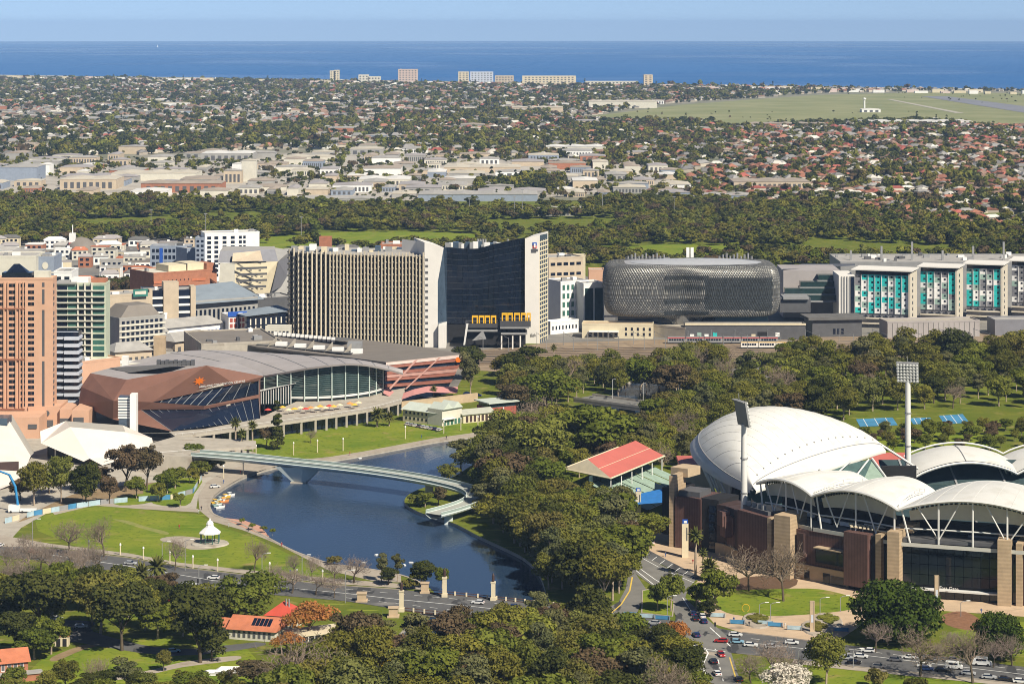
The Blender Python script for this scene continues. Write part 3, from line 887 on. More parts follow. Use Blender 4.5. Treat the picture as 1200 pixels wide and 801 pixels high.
# ================================================================ stadium
def wb(mb, name, mats, parent, smooth=False):
 """build with world coordinates under an unrotated thing"""
 l = parent.location if parent.parent is None else parent.parent.location
 mb.v = [(x - l[0], y - l[1], z - l[2]) for x, y, z in mb.v]
 o = mb.build(name, mats, None, smooth)
 o.parent = parent
 return o
def seg(mb, a, b, z0, z1, back, m=0, out=0.0):
 """wall between ground points a and b, 'back' thick away from the camera, standing 'out' proud"""
 a, b = Vector((a[0], a[1])), Vector((b[0], b[1]))
 d = (b - a).normalized()
 nn = Vector((-d.y, d.x))
 if nn.y < 0: nn = -nn
 a0, b0 = a - nn * out, b - nn * out
 a1, b1 = a + nn * back, b + nn * back
 return mb.prism([a0, b0, b1, a1], z0, z1, m)
def banded(name, col, period=1.2, amt=0.18, var=0.12, rough=0.85, axis=2, spec=0.3):
 """colour with fine straight courses along one axis, as in clad walls"""
 m = mat(name, col, rough, var=var, scale=0.35, spec=spec)
 nt = m.node_tree
 b = nt.nodes['Principled BSDF']
 src = b.inputs['Base Color'].links[0].from_socket
 geo = nt.nodes.new('ShaderNodeNewGeometry')
 wv = nt.nodes.new('ShaderNodeTexWave')
 wv.bands_direction = 'XYZ'[axis]
 wv.inputs['Scale'].default_value = 0.314 / period * 1.0
 wv.inputs['Distortion'].default_value = 0.3
 nt.links.new(geo.outputs['Position'], wv.inputs['Vector'])
 mr = nt.nodes.new('ShaderNodeMapRange')
 mr.inputs['To Min'].default_value = 1 - amt
 mr.inputs['To Max'].default_value = 1.0
 nt.links.new(wv.outputs['Fac'], mr.inputs['Value'])
 hs = nt.nodes.new('ShaderNodeHueSaturation')
 nt.links.new(src, hs.inputs['Color'])
 nt.links.new(mr.outputs[0], hs.inputs['Value'])
 nt.links.new(hs.outputs[0], b.inputs['Base Color'])
 return m
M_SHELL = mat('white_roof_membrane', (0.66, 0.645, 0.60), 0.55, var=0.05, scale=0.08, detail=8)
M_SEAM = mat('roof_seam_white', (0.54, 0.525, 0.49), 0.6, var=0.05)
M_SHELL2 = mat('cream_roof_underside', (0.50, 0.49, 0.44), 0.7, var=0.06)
layer(M_SHELL, (0.54, 0.52, 0.46), 0.25, 0.52, 0.8, (.5, .5, 2))
M_STEEL = mat('white_steel', (0.66, 0.65, 0.62), 0.5, var=0.05)
M_BROWN = banded('brown_metal_cladding', (0.125, 0.068, 0.058), 0.9, 0.22, 0.16, 0.6, axis=0)
M_BROWND = mat('dark_brown_cladding', (0.06, 0.036, 0.032), 0.6, var=0.2)
M_TAN = banded('tan_stone_blocks', (0.45, 0.335, 0.215), 1.3, 0.16, 0.14)
M_TAN2 = mat('tan_concrete', (0.46, 0.35, 0.23), 0.85, var=0.14, scale=0.2)
M_GLASS = mat('dark_glass', (0.010, 0.014, 0.018), 0.08, var=0.2, spec=0.6, scale=0.1)
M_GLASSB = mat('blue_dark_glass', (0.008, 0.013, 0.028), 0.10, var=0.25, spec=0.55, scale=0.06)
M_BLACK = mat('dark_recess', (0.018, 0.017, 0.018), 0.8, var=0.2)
M_SEAT = mat('teal_seating', (0.055, 0.10, 0.095), 0.7, var=0.2, scale=0.4)
M_SEATD = mat('dark_teal_seating', (0.030, 0.055, 0.062), 0.7, var=0.2, scale=0.4)
M_SEATG = mat('pale_green_seating', (0.27, 0.36, 0.29), 0.7, var=0.15, scale=0.4)
M_REDROOF = mat('red_metal_roof', (0.50, 0.135, 0.105), 0.6, var=0.08, scale=0.1)
M_CREAM = mat('cream_paint', (0.62, 0.54, 0.38), 0.8, var=0.08)
M_GREY = mat('grey_metal', (0.27, 0.27, 0.27), 0.5, var=0.1)
M_GREYD = mat('dark_grey_metal', (0.10, 0.10, 0.105), 0.5, var=0.12)
M_WHITE = mat('white_paint', (0.78, 0.77, 0.74), 0.6, var=0.05)
M_BLUE = mat('blue_tarpaulin', (0.03, 0.18, 0.50), 0.7, var=0.15, scale=0.4)
es = thing('stadium_stand', 'long brown and tan stadium stand under white arched shells, glazed gate wall in front', 'stadium stand', G(1050, 697))
FP = {k: G(*v) for k, v in dict(a=(784, 640), b=(822, 645), c=(840, 648), d=(868, 660), e=(905, 671), f=(932, 676), g=(995, 688), h=(1030, 694), i=(1045, 696), j=(1058, 698), k=(1170, 706), l=(1187, 707), m=(1200, 708), n=(1300, 713)).items()}
def top(p, py):            # height of a photo row over ground point p
 return HC - (py - HY) / F * p.y
# left box
m_ = MB(); seg(m_, G(791, 641), G(822, 645), 0, 19.5, 16); wb(m_, 'corner_block', M_BROWN, es)
m_ = MB(); seg(m_, G(784, 640), G(790, 640.6), 0, 27, 12); wb(m_, 'stone_column', M_TAN, es)
m_ = MB(); seg(m_, G(786, 633), G(806, 636), 25.2, 28.5, 9); wb(m_, 'roof_block', M_TAN2, es)
m_ = MB(); seg(m_, G(795, 640), G(820, 643), 19.5, 21.5, 10); wb(m_, 'plant_screen', M_GREYD, es)
m_ = MB(); seg(m_, G(776, 634), G(786, 636), 3, 21, 14); wb(m_, 'side_block', M_BLACK, es)
m_ = MB(); seg(m_, G(822, 644.8), G(842, 648), 0, 20, 14); rw = wb(m_, 'recess_wall', M_BLACK, es)
for k in range(5):
 m_ = MB(); seg(m_, G(831, 646.4), G(839, 647.5), 1.5 + k * 3.4, 4.1 + k * 3.4, .3, out=.25); wb(m_, 'window', M_GLASSB, rw)
# curved wall of hung boxes
m_ = MB()
arc = [FP['c'], G(850, 650), G(860, 654), FP['d']]
for a, b in zip(arc[:-1], arc[1:]): seg(m_, a, b, 4.0, 18.5, 12)
cw = wb(m_, 'curved_wall', M_BROWND, es)
m_ = MB()
for a, b in zip(arc[:-1], arc[1:]): seg(m_, a, b, 0, 4.2, 10, out=.9)
wb(m_, 'stone_plinth', M_TAN2, es)
for (x0, x1, z0, z1) in ((847, 853, 8, 16), (853, 862, 9, 15.5), (855, 864, 4.5, 10), (844, 850, 12, 17.5)):
 m_ = MB(); seg(m_, G(x0, 651.5), G(x1, 654.5), z0, z1, 2, out=1.2); wb(m_, 'hung_panel', M_BROWN, cw)
# block d..e
m_ = MB(); seg(m_, FP['d'], G(903, 670.5), 0, 20.2, 16, out=1.5); bd = wb(m_, 'projecting_block', M_BROWN, es)
m_ = MB(); seg(m_, G(870, 659), G(900, 669), 20.2, 21.6, 8); wb(m_, 'rooftop_plant', M_GREYD, bd)
for t in range(5):
 q = G(873 + t * 6, 661 + t * 1.9)
 m_ = MB(); m_.obox((q.x, q.y + 4), (1, 0), 1.3, 1.3, 21.6, 23.2); wb(m_, 'vent', M_GREY, bd)
m_ = MB(); seg(m_, G(903, 671), G(908, 672), 0, 20.4, 10, out=2); wb(m_, 'stone_column', M_TAN, es)
m_ = MB(); seg(m_, G(908, 672), G(912, 673), 0, 19.5, 10, out=.2); wb(m_, 'glass_slot', M_GLASS, es)
m_ = MB(); seg(m_, G(912, 674), G(931, 677), 0, 22.6, 9, out=3); wb(m_, 'stone_column', M_TAN, es)
# recessed wall e
m_ = MB(); seg(m_, FP['f'], FP['g'], 5.4, 17.6, 14); rc = wb(m_, 'recessed_wall', M_BROWN, es)
m_ = MB(); seg(m_, FP['f'], FP['g'], 0, 5.4, 14, out=.6); wb(m_, 'stone_plinth', M_TAN2, es)
for x0, x1, z0, z1, mt, o_ in ((936, 944, 9, 16.5, M_BROWND, 1.2), (936, 946, 6.5, 9.3, M_BROWN, 1.0), (958, 992, 6.8, 12.6, M_BROWND, 1.6)):
 t0, t1 = (x0 - 932) / 63, (x1 - 932) / 63
 a, b = FP['f'].lerp(FP['g'], t0), FP['f'].lerp(FP['g'], t1)
 m_ = MB(); seg(m_, a, b, z0, z1, 1, out=o_); hb = wb(m_, 'hung_panel', mt, rc)
 if x0 == 958:
  a, b = FP['f'].lerp(FP['g'], .44), FP['f'].lerp(FP['g'], .94)
  m_ = MB(); seg(m_, a, b, 7.4, 12, .5, out=1.8); wb(m_, 'window', M_GLASS, rc)
  m_ = MB(); seg(m_, a, b, 12.6, 13.0, 2, out=3.4); wb(m_, 'sunshade', M_TAN2, rc)
for x0, x1, z0, z1 in ((944, 950, .3, 3.4), (966, 974, .3, 3.6), (975, 992, .3, 3.2)):
 t0, t1 = (x0 - 932) / 63, (x1 - 932) / 63
 m_ = MB(); seg(m_, FP['f'].lerp(FP['g'], t0), FP['f'].lerp(FP['g'], t1), z0, z1, 1, out=.8); wb(m_, 'doorway', M_GLASS, es)
# block g..h
m_ = MB(); seg(m_, FP['g'], G(1023, 693), 1.6, 20.5, 12, out=3.5); bg_ = wb(m_, 'projecting_block', M_BROWN, es)
m_ = MB(); seg(m_, G(996, 688.5), G(1029, 693.8), 0, 1.6, 12, out=1.0); wb(m_, 'block_base', M_BLACK, es)
m_ = MB(); seg(m_, G(1023, 693), G(1030, 694), 0, 20, 12, out=1.5); wb(m_, 'dark_slot', M_BLACK, es)
m_ = MB()
for k in range(7):
 q = G(998 + k * 5, 688.5 + k * .8)
 m_.obox((q.x, q.y + 2), (1, 0), .9, 5, 21.6, 22.1)
a, b = G(997, 688), G(1040, 695)
m_.tube([(a.x, a.y, 21.5), (b.x, b.y, 21.5)], .25, 4); m_.tube([(a.x, a.y + 5, 21.8), (b.x, b.y + 5, 21.8)], .25, 4)
for k in range(4):
 q = a.lerp(b, k / 3); m_.tube([(q.x, q.y, 20), (q.x, q.y, 21.6)], .15, 4)
wb(m_, 'pergola', M_CREAM, es)
m_ = MB(); seg(m_, G(1030, 694), G(1036.5, 695), 0, 21, 9, out=2.6); wb(m_, 'stone_column', M_TAN, es)
m_ = MB(); seg(m_, G(1036.5, 695), G(1044, 696), 0, 20.4, 9, out=.3); gs = wb(m_, 'glass_slot', M_GLASS, es)
m_ = MB(); seg(m_, G(1044, 696.5), G(1058, 698), 0, 23, 9, out=4.2); wb(m_, 'stone_column', M_TAN, es)
m_ = MB(); seg(m_, G(1056, 693), G(1072, 695), 21.5, 24.2, 6, out=2); wb(m_, 'roof_block', M_TAN2, es)
# glazed gate wall
m_ = MB(); seg(m_, FP['j'], FP['k'], 0, 20, 12, out=-.6); gw = wb(m_, 'glazed_wall', M_BLACK, es)
pj, pk = FP['j'], FP['k']
d = (pk - pj).normalized(); L = (pk - pj).length
nc, nr = 11, 5
pane = MB().box(0, L / nc - .18, -.25, 0, 0, 1).mesh('pane', M_GLASS)
for c in range(nc):
 for r in range(nr):
  z0 = [0.3, 4.6, 8.2, 11.8, 15.4][r]; hh = [2.6, 3.4, 3.4, 3.4, 3.6][r]
  p_ = pj + d * (c * L / nc + .09)
  o_ = inst('pane', pane, gw, (p_.x - es.location.x, p_.y - es.location.y, z0), math.atan2(d.y, d.x), (1, 1, hh))
m_ = MB(); seg(m_, pj, pk, 3.0, 3.5, .5, out=2.2); wb(m_, 'canopy', M_STEEL, es)
m_ = MB(); seg(m_, pj, pk, 19.2, 20.4, 10, out=.8); wb(m_, 'parapet', M_GREYD, es)
o_ = inst('lettering', text_mesh('East Gate', 1.7, M_WHITE, 'gate_letters'), es, rz=math.atan2(d.y, d.x))
q = pj + d * (L * .49); o_.location = (q.x - es.location.x - d.y * -2.4, q.y - 3.2 - es.location.y, 4.0)
m_ = MB(); seg(m_, G(1170, 706), G(1186, 707), 0, 22.5, 9, out=4.2); wb(m_, 'stone_column', M_TAN, es)
m_ = MB(); seg(m_, G(1186, 707), G(1192, 707.4), 0, 20, 9, out=.3); wb(m_, 'glass_slot', M_GLASS, es)
m_ = MB(); seg(m_, G(1192, 707.4), G(1199.5, 708), 0, 21.5, 9, out=3); wb(m_, 'stone_column', M_TAN, es)
m_ = MB(); seg(m_, G(1199.5, 708), FP['n'], 0, 20.5, 12, out=2); wb(m_, 'projecting_block', M_BROWN, es)
# upper deck, seating bowl and back wall
V = [Vector((93, 905)), Vector((110, 881)), Vector((136, 857)), Vector((184, 840)), Vector((240, 828))]
NI = [Vector((.82, .57)), Vector((.68, .73)), Vector((.45, .89)), Vector((.25, .97)), Vector((.15, .99))]
DEP = [30, 34, 40, 44, 46]
m_ = MB()
rows = [[(V[i] + NI[i] * t).to_3d() + Vector((0, 0, z)) for i in range(5)] for t, z in ((0, 18.2), (9, 18.4), (9, 24.5), (14, 24.5), (55, 2.0))]
m_.grid(rows[:2])
wb(m_, 'concourse_deck', M_GREY, es)
m_ = MB(); m_.grid(rows[1:4]); wb(m_, 'suite_wall', M_BLACK, es)
m_ = MB(); m_.grid(rows[3:]); wb(m_, 'seating_bowl', M_SEAT, es)
for i in range(4):
 for k in range(3):
  a = V[i].lerp(V[i + 1], .12 + k * .3); b = V[i].lerp(V[i + 1], .34 + k * .3)
  nn = NI[i]
  m_ = MB(); seg(m_, a + nn * 7.4, b + nn * 7.4, 19 + (k % 2) * .6, 20.4 + (k % 2) * .6, .8); wb(m_, 'suite_balcony', M_WHITE if (i + k) % 3 else M_GREY, es)
# low balustrade
m_ = MB()
for i in range(4): seg(m_, V[i] - NI[i] * 3, V[i + 1] - NI[i] * 3, 17.8, 19.1, .25)
wb(m_, 'balustrade', M_SHELL2, es)
# arched roof shells
def shell(i, rise, parent):
 a, b = V[i], V[i + 1]
 na, nb = NI[i], NI[i + 1]
 def pt(u, t, dz=0):
  p0 = (a - na * 3).lerp(b - nb * 3, u)
  p1 = (a + na * DEP[i]).lerp(b + nb * DEP[i + 1], u)
  p = p0.lerp(p1, t)
  z = 30.6 + (rise + 1.2 * math.sin(math.pi * t)) * math.sin(math.pi * u) ** .85 - 1.2 * t + dz
  return Vector((p.x, p.y, z))
 NU, NT = 20, 10
 m_ = MB()
 m_.grid([[pt(u / NU, t / NT) for u in range(NU + 1)] for t in range(NT + 1)])
 sh = wb(m_, 'roof_shell', M_SHELL, parent, True)
 m_ = MB()
 m_.grid([[pt(u / NU, t / NT, -.7) for u in range(NU + 1)] for t in range(NT + 1)][::-1])
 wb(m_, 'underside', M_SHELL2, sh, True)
 m_ = MB(); m_.tube([pt(u / NU, -.01, -.35) for u in range(NU + 1)], .55, 6); wb(m_, 'edge_beam', M_STEEL, sh)
 m_ = MB(); m_.tube([pt(u / NU, 1.01, -.35) for u in range(NU + 1)], .55, 6); wb(m_, 'edge_beam', M_STEEL, sh)
 for u in (0.12, .24, .36, .5, .64, .76, .88):
  m_ = MB(); m_.tube([pt(u, t / 8, -.02) for t in range(9)], .12, 4); wb(m_, 'seam', M_SEAM, sh)
 # clerestory under the front arch, lower sun visor
 m_ = MB()
 for k in range(26):
  u0, u1 = .08 + k * .0325, .08 + k * .0325 + .022
  p, q = pt(u0, .05, -.8), pt(u1, .05, -.8)
  h_ = 1.3
  m_.add([p, q, q - Vector((0, 0, h_)), p - Vector((0, 0, h_))], [(0, 1, 2, 3)])
 wb(m_, 'clerestory', M_GLASS, sh)
 m_ = MB()
 m_.grid([[pt(.06 + .88 * u / 14, .06, -1.9 - .0) for u in range(15)], [pt(.06 + .88 * u / 14, .10, -5.6 - rise * .55 * math.sin(math.pi * u / 14)) for u in range(15)]])
 wb(m_, 'visor', M_SHELL2, sh, True)
 # struts
 def st(u0, t0, z0, u1, t1, r):
  p = pt(u0, t0); q = pt(u1, t1, -.8)
  m_ = MB(); m_.tube([(p.x, p.y, z0), q], r, 6); wb(m_, 'strut', M_STEEL, parent)
 for u in ((.02, .27, .5, .73, .97) if i > 1 else (.03, .5, .95)):
  st(u, 0.02, 18.3, u, .02, .34) if u not in (.03, .02) else st(u + .06, .02, 18.3, u, .02, .34)
 for u0, u1 in ((.27, .12), (.27, .42), (.73, .58), (.73, .88)):
  st(u0, .03, 20.5, u1, .03, .26)
 m_ = MB(); m_.tube([pt(u, .10, -7.4 - rise * math.sin(math.pi * u) ** .85) for u in (0.02, .25, .5, .75, .98)], .3, 5); wb(m_, 'truss_chord', M_STEEL, parent)
for i, r_ in ((0, 3.5), (1, 4.2), (2, 4.7), (3, 4.7)):
 shell(i, r_, es)
# slim lattice arches in the valleys
for i in (1, 2):
 m_ = MB()
 for off in (0, 1.2):
  m_.tube([(V[i].x + NI[i].x * t, V[i].y + NI[i].y * t, 31.0 + off + 1.6 * math.sin(math.pi * t / 30)) for t in (-2, 4, 10, 16, 22, 28)], .12, 4)
 for t in (-2, 4, 10, 16, 22, 28):
  z = 31 + 1.6 * math.sin(math.pi * t / 30)
  m_.tube([(V[i].x + NI[i].x * t, V[i].y + NI[i].y * t, z), (V[i].x + NI[i].x * t, V[i].y + NI[i].y * t, z + 1.2)], .1, 4)
 wb(m_, 'lattice_arch', M_STEEL, es)
# ---- domed south stand
ds = thing('domed_stand', 'stadium stand under one huge white lens shaped dome roof', 'stadium stand', G(880, 640))
dN, dR = Vector((92.5, 940)), Vector((151, 997))
dd = (dR - dN); dL = dd.length; dd.normalize(); dp = Vector((-dd.y, dd.x))
def dome(s, t, dz=0):
 # t: 0 field edge, 1 outer edge; quick taper to the tips
 w_ = 60 * max(0, math.sin(math.pi * s)) ** .62
 bulge = 5 * math.sin(math.pi * s)
 p = dN + dd * (dL * s) + dp * (w_ * t - bulge * (1 - t))
 z = 22.2 + 5.5 * s + 4.5 * t * math.sin(math.pi * s) + 17.0 * math.sin(math.pi * (t * .96 + .02)) ** .80 * max(0, math.sin(math.pi * s)) ** .55 + dz
 return Vector((p.x, p.y, z))
NS, NT = 36, 22
sp = [0.5 - 0.5 * math.cos(math.pi * (i / NS)) for i in range(NS + 1)]
m_ = MB(); m_.grid([[dome(s, t / NT) for s in sp] for t in range(NT + 1)])
rf = wb(m_, 'dome_roof', M_SHELL, ds, True)
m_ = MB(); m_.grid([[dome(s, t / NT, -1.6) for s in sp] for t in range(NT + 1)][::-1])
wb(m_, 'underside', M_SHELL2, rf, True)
def offs(s, k):
 """lip below the rim, pushed outward by k"""
 return k
for t in (0.0, 1.0):
 sgn = -1 if t == 0 else 1
 m_ = MB()
 A_ = [dome(s, t) for s in sp]
 B_ = [dome(s, t, -1.5) + (dp * (sgn * 1.6)).to_3d() for s in sp]
 C_ = [dome(s, t, -2.7) + (dp * (sgn * 1.3)).to_3d() for s in sp]
 m_.grid([A_, B_, C_]); wb(m_, 'rim_lip', M_SHELL, rf, True)
 m_ = MB(); m_.tube([dome(s, t + (.055 if t == 0 else -.055), .02) for s in sp[2:-2]], .22, 5); wb(m_, 'rim_seam', M_GREY, rf)
for k in range(1, 18):
 s = k / 18
 m_ = MB(); m_.tube([dome(s, .08 + .84 * t / 14, -.02) for t in range(15)], .12, 4); wb(m_, 'roof_seam', M_SEAM, rf)
studs = MB()
for k in range(1, 18):
 p = dome(k / 18, .12, .1); studs.obox((p.x, p.y), (1, 0), .45, .45, p.z - .1, p.z + .3)
 pass
tag(wb(studs, 'roof_studs', M_GREY, rf), kind='stuff')
# bowl and soffit below
m_ = MB()
S_ = [.04 + .92 * i / 20 for i in range(21)]
m_.grid([[Vector(((dN + dd * dL * s - dp * 16).x, (dN + dd * dL * s - dp * 16).y, 3)) for s in S_], [Vector((dome(s, .25).x, dome(s, .25).y, 13)) for s in S_], [Vector((dome(s, .62).x, dome(s, .62).y, 25)) for s in S_]])
wb(m_, 'seating_bowl', M_SEAT, ds)
m_ = MB()
for s0, s1 in zip(S_[:-1], S_[1:]):
 a, b = dome(s0, .72), dome(s1, .72)
 m_.add([(a.x, a.y, 0), (b.x, b.y, 0), (b.x, b.y, 25), (a.x, a.y, 25)], [(0, 1, 2, 3)])
wb(m_, 'rear_wall', M_BROWND, ds)
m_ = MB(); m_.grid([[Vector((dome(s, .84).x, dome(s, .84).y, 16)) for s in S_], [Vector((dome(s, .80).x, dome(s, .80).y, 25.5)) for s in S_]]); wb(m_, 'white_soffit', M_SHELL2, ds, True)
# V struts along the visible outer edge
for k in range(7):
 s = .05 + k * .055
 f_ = dome(s, .80);
 for ds_ in (-.018, .018):
  q = dome(max(.01, s + ds_), .985, -2)
  m_ = MB(); m_.tube([(f_.x, f_.y, 13), q], .36, 6); wb(m_, 'strut', M_STEEL, ds)
# side screen of pale seating at the right end
a, b = G(1000, 572), G(1040, 566)
m_ = MB(); m_.add([P(1012, 562, 968), P(1040, 562, 968), P(1023, 537, 985)], [(0, 1, 2)]); m_.add([P(962, 552, 960), P(1012, 562, 968), P(1023, 537, 985), P(1005, 541, 975)], [(0, 1, 2, 3)], 1)
wb(m_, 'end_screen', [M_SEATG, M_SEAT], ds)
for k in range(3):
 m_ = MB(); m_.tube([P(960 + k * 22, 550 + k * 3, 958), P(978 + k * 20, 540 - k * 1, 972)], .35, 5); wb(m_, 'strut', M_STEEL, ds)
m_ = MB(); m_.tube([P(1022, 537, 984), P(1041, 563, 967)], .5, 6); wb(m_, 'strut', M_STEEL, ds)
# ramp and stair block between the stands
m_ = MB(); a, b = P(881, 596, 905), P(905, 618, 895)
m_.add([P(880, 583, 912), P(896, 600, 902), P(896, 612, 902), P(880, 596, 912)], [(0, 1, 2, 3)]); seg(m_, G(882, 652), G(898, 660), 10, 19, 4)
wb(m_, 'stair_block', M_TAN2, ds)
# ---- far west stand: arched roofs over dark seating
ws = thing('far_stand', 'far stadium stand with scalloped white roofs over dark seating', 'stadium stand', G(1140, 606))
wv0 = [Vector((164, 1001)), Vector((207, 1008)), Vector((252, 1010))]
for i in range(2):
 a, b = wv0[i], wv0[i + 1]
 def wp(u, t, dz=0):
  p = a.lerp(b, u);
  return Vector((p.x, p.y - 4 + 30 * t, 16.0 + 5.2 * math.sin(math.pi * u) ** .8 + 2.2 * math.sin(math.pi * t * .8) + dz))
 m_ = MB(); m_.grid([[wp(u / 16, t / 6) for u in range(17)] for t in range(7)]); r_ = wb(m_, 'roof_shell', M_SHELL, ws, True)
 m_ = MB(); m_.tube([wp(u / 16, -.02, -.5) for u in range(17)], .5, 5); wb(m_, 'edge_beam', M_STEEL, r_)
 m_ = MB(); m_.tube([wp(u / 16, .95, 1.2) for u in range(17)], .35, 5); wb(m_, 'truss_chord', M_STEEL, r_)
 m_ = MB(); m_.grid([[wp(u / 16, 0.0, -.7) for u in range(17)], [wp(u / 16, .9, -5) for u in range(17)]]); wb(m_, 'underside', M_SHELL2, r_, True)
 m_ = MB(); m_.tube([wp(.5, t / 8, .06) for t in range(9)], .22, 4); wb(m_, 'seam', M_GREY, r_)
 for dx in (-1, -.3, .3, 1):
  m_ = MB(); m_.tube([(b.x, b.y + 6, 8), (b.x + dx * 5, b.y - 1, 16 + abs(dx) * 2)], .3, 5); wb(m_, 'strut', M_STEEL, ws)
m_ = MB()
m_.grid([[Vector((x, 955 + 0 * x, 1)) for x in (148, 200, 270)], [Vector((x + 2, 1004, 11)) for x in (152, 202, 272)]])
wb(m_, 'seating_bowl', M_SEATD, ws)
m_ = MB(); m_.grid([[Vector((x, 1004.2, 11)) for x in (152, 202, 272)], [Vector((x, 1016, 19)) for x in (152, 202, 272)]]); wb(m_, 'rear_seating', M_SEATD, ws)
for x in (163, 183, 203, 222, 240):
 m_ = MB(); m_.grid([[Vector((x, 954.8, 1.3)), Vector((x + .8, 954.8, 1.3))], [Vector((x - 1, 1004, 11.4)), Vector((x - .2, 1004, 11.4))], [Vector((x - 3, 1015.8, 19.3)), Vector((x - 2.2, 1015.8, 19.3))]]); wb(m_, 'aisle', M_GREY, ws)
m_ = MB(); m_.tube([P(1030, 519, 998), P(1076, 549, 992)], .5, 6); wb(m_, 'end_beam', M_STEEL, ws)
# scoreboard
sb = thing('scoreboard', 'black stadium screen seen from its edge below the far floodlight', 'scoreboard', G(1054, 590))
m_ = MB(); a, b = P(1033, 562, 990), P(1074, 562, 990)
m_.box(a.x, b.x, 990, 992, a.z - 4, P(1033, 546, 990).z); wb(m_, 'screen', M_BLACK, sb)
m_ = MB(); m_.box(a.x + 1, b.x - 1, 992, 994, 0, a.z + 2); wb(m_, 'support', M_GREY, sb)
rr = thing('shed', 'low building with red roof behind the black stadium screen', 'shed', G(1046, 575))
m_ = MB(); a, b = G(1028, 575), G(1066, 573); m_.box(a.x, b.x, a.y, a.y + 22, 0, 9); wb(m_, 'wall', M_CREAM, rr)
m_ = MB(); m_.add([(a.x - 1, a.y - 1, 9), (b.x + 1, a.y - 1, 9), (b.x + 1, a.y + 23, 12.5), (a.x - 1, a.y + 23, 12.5)], [(0, 1, 2, 3)]); wb(m_, 'roof', M_REDROOF, rr)
# ---- floodlight towers
def floodlight(px, d, ybase, ytop, head, label, tilt):
 x = (px - 600) / F * d
 o = thing('floodlight_tower', label, 'floodlight', (x, d, 0), 0, 'stadium floodlight towers')
 zt = HC - (ytop - HY) / F * d
 m_ = MB(); m_.tube([(0, 0, 0), (0, 0, zt * .5), (0, 0, zt)], 1.4, 14, r1=1.05); m_.build('mast', M_STEEL, o, True)
 for z in (zt * .25, zt * .5, zt * .75):
  m_ = MB(); m_.lathe([(1.42, z), (1.42, z + .5)], 14); m_.build('collar', M_GREY, o)
 w, h = head
 hd = MB(); hd.box(-w / 2, w / 2, -.35, .35, 0, h)
 fr = hd.build('lamp_frame', M_GREY, o, loc=(0, 0, zt - .5))
 fr.rotation_euler = tilt
 lamp = shared('lamp', lambda: MB().lathe([(.15, 0), (.55, .1), (.6, .5), (.5, .6), (0.01, .62)], 10).mesh('lamp', mat('lamp_glass', (0.55, 0.55, 0.52), 0.2, var=.1)))
 nc, nr = max(2, int(w / 1.25)), max(2, int(h / 1.25))
 for i in range(nc):
  for j in range(nr):
   inst('lamp', lamp, fr, ((i + .5) / nc * w - w / 2, -.36, (j + .5) / nr * h), rot=(math.radians(90), 0, 0))
 m_ = MB(); m_.box(-w / 2, w / 2, -.1, 1.2, h, h + .25); m_.tube([(0, .3, h), (0, .3, h + 3)], .12, 4); m_.build('walkway', M_GREY, fr)
 return o
floodlight(872, 909, 0, 497, (9, 9.5), 'near white floodlight mast before the dome, lamps turned away', (math.radians(-10), 0, math.radians(112)))
floodlight(1064, 1003, 0, 446, (9, 8), 'far white floodlight mast behind the stadium with lamps facing us', (math.radians(12), 0, math.radians(-18)))
# ---- red roofed old grandstand
gs_ = thing('grandstand', 'old grandstand with long red roof and cream gable end', 'grandstand', G(705, 590))
E0, E1 = P(660, 552, 1030), P(716, 557, 1008)       # gable eaves, left and right
R0 = P(682, 541, 1018)
sh_ = P(779, 533, 1060) - P(716, 557, 1008)
sh_.z = 0
E2, E3, R1 = E1 + sh_, E0 + sh_, R0 + sh_
zE = (E0.z + E1.z) / 2; E0.z = E1.z = E2.z = E3.z = zE; R0.z = R1.z = zE + 5.2
hip0 = R0 + sh_ * .10 ; hip1 = R1 - sh_ * .02
m_ = MB(); m_.add([E1, E2, hip1, hip0], [(0, 1, 2, 3)]); m_.add([E0, E3, hip1, hip0], [(0, 3, 2, 1)][:1] if False else [(0, 3, 2, 1)])
rf = wb(m_, 'roof', M_REDROOF, gs_)
for tri in ([E0, E1, hip0], [E2, E3, hip1]):
 m_ = MB(); m_.poly(tri); wb(m_, 'gable', M_CREAM, gs_)
m_ = MB()
for a, b in ((E0, E1), (E1, E2), (E2, E3), (E3, E0)): m_.tube([a, b], .38, 4)
m_.tube([E1.lerp(hip0, .5) + Vector((0, 0, .1)), E2.lerp(hip1, .5) + Vector((0, 0, .1))], .12, 4)
wb(m_, 'fascia', M_CREAM, gs_)
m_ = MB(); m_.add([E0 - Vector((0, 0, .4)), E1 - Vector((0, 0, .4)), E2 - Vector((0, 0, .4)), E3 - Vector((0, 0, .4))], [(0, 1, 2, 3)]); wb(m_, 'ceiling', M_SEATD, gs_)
for k in range(6):
 p = E1.lerp(E2, .02 + k * .19)
 m_ = MB(); m_.tube([(p.x - .5, p.y + 1, 0), (p.x - .5, p.y + 1, zE)], .22, 6); wb(m_, 'post', M_WHITE, gs_)
out = Vector((sh_.y, -sh_.x, 0)).normalized()
m_ = MB(); a, b = E1 - out * 10, E2 - out * 10
m_.add([(a.x, a.y, 9.5), (b.x, b.y, 9.5), (b.x, b.y, zE), (a.x, a.y, zE)], [(0, 1, 2, 3)]); wb(m_, 'back_wall', M_SEATD, gs_)
for k in range(5):
 p = a.lerp(b, (k + 1) / 6) + out * .3
 m_ = MB(); m_.tube([(p.x, p.y, 9.5), (p.x, p.y, zE)], .3, 4); wb(m_, 'wall_rib', M_GREYD, gs_)
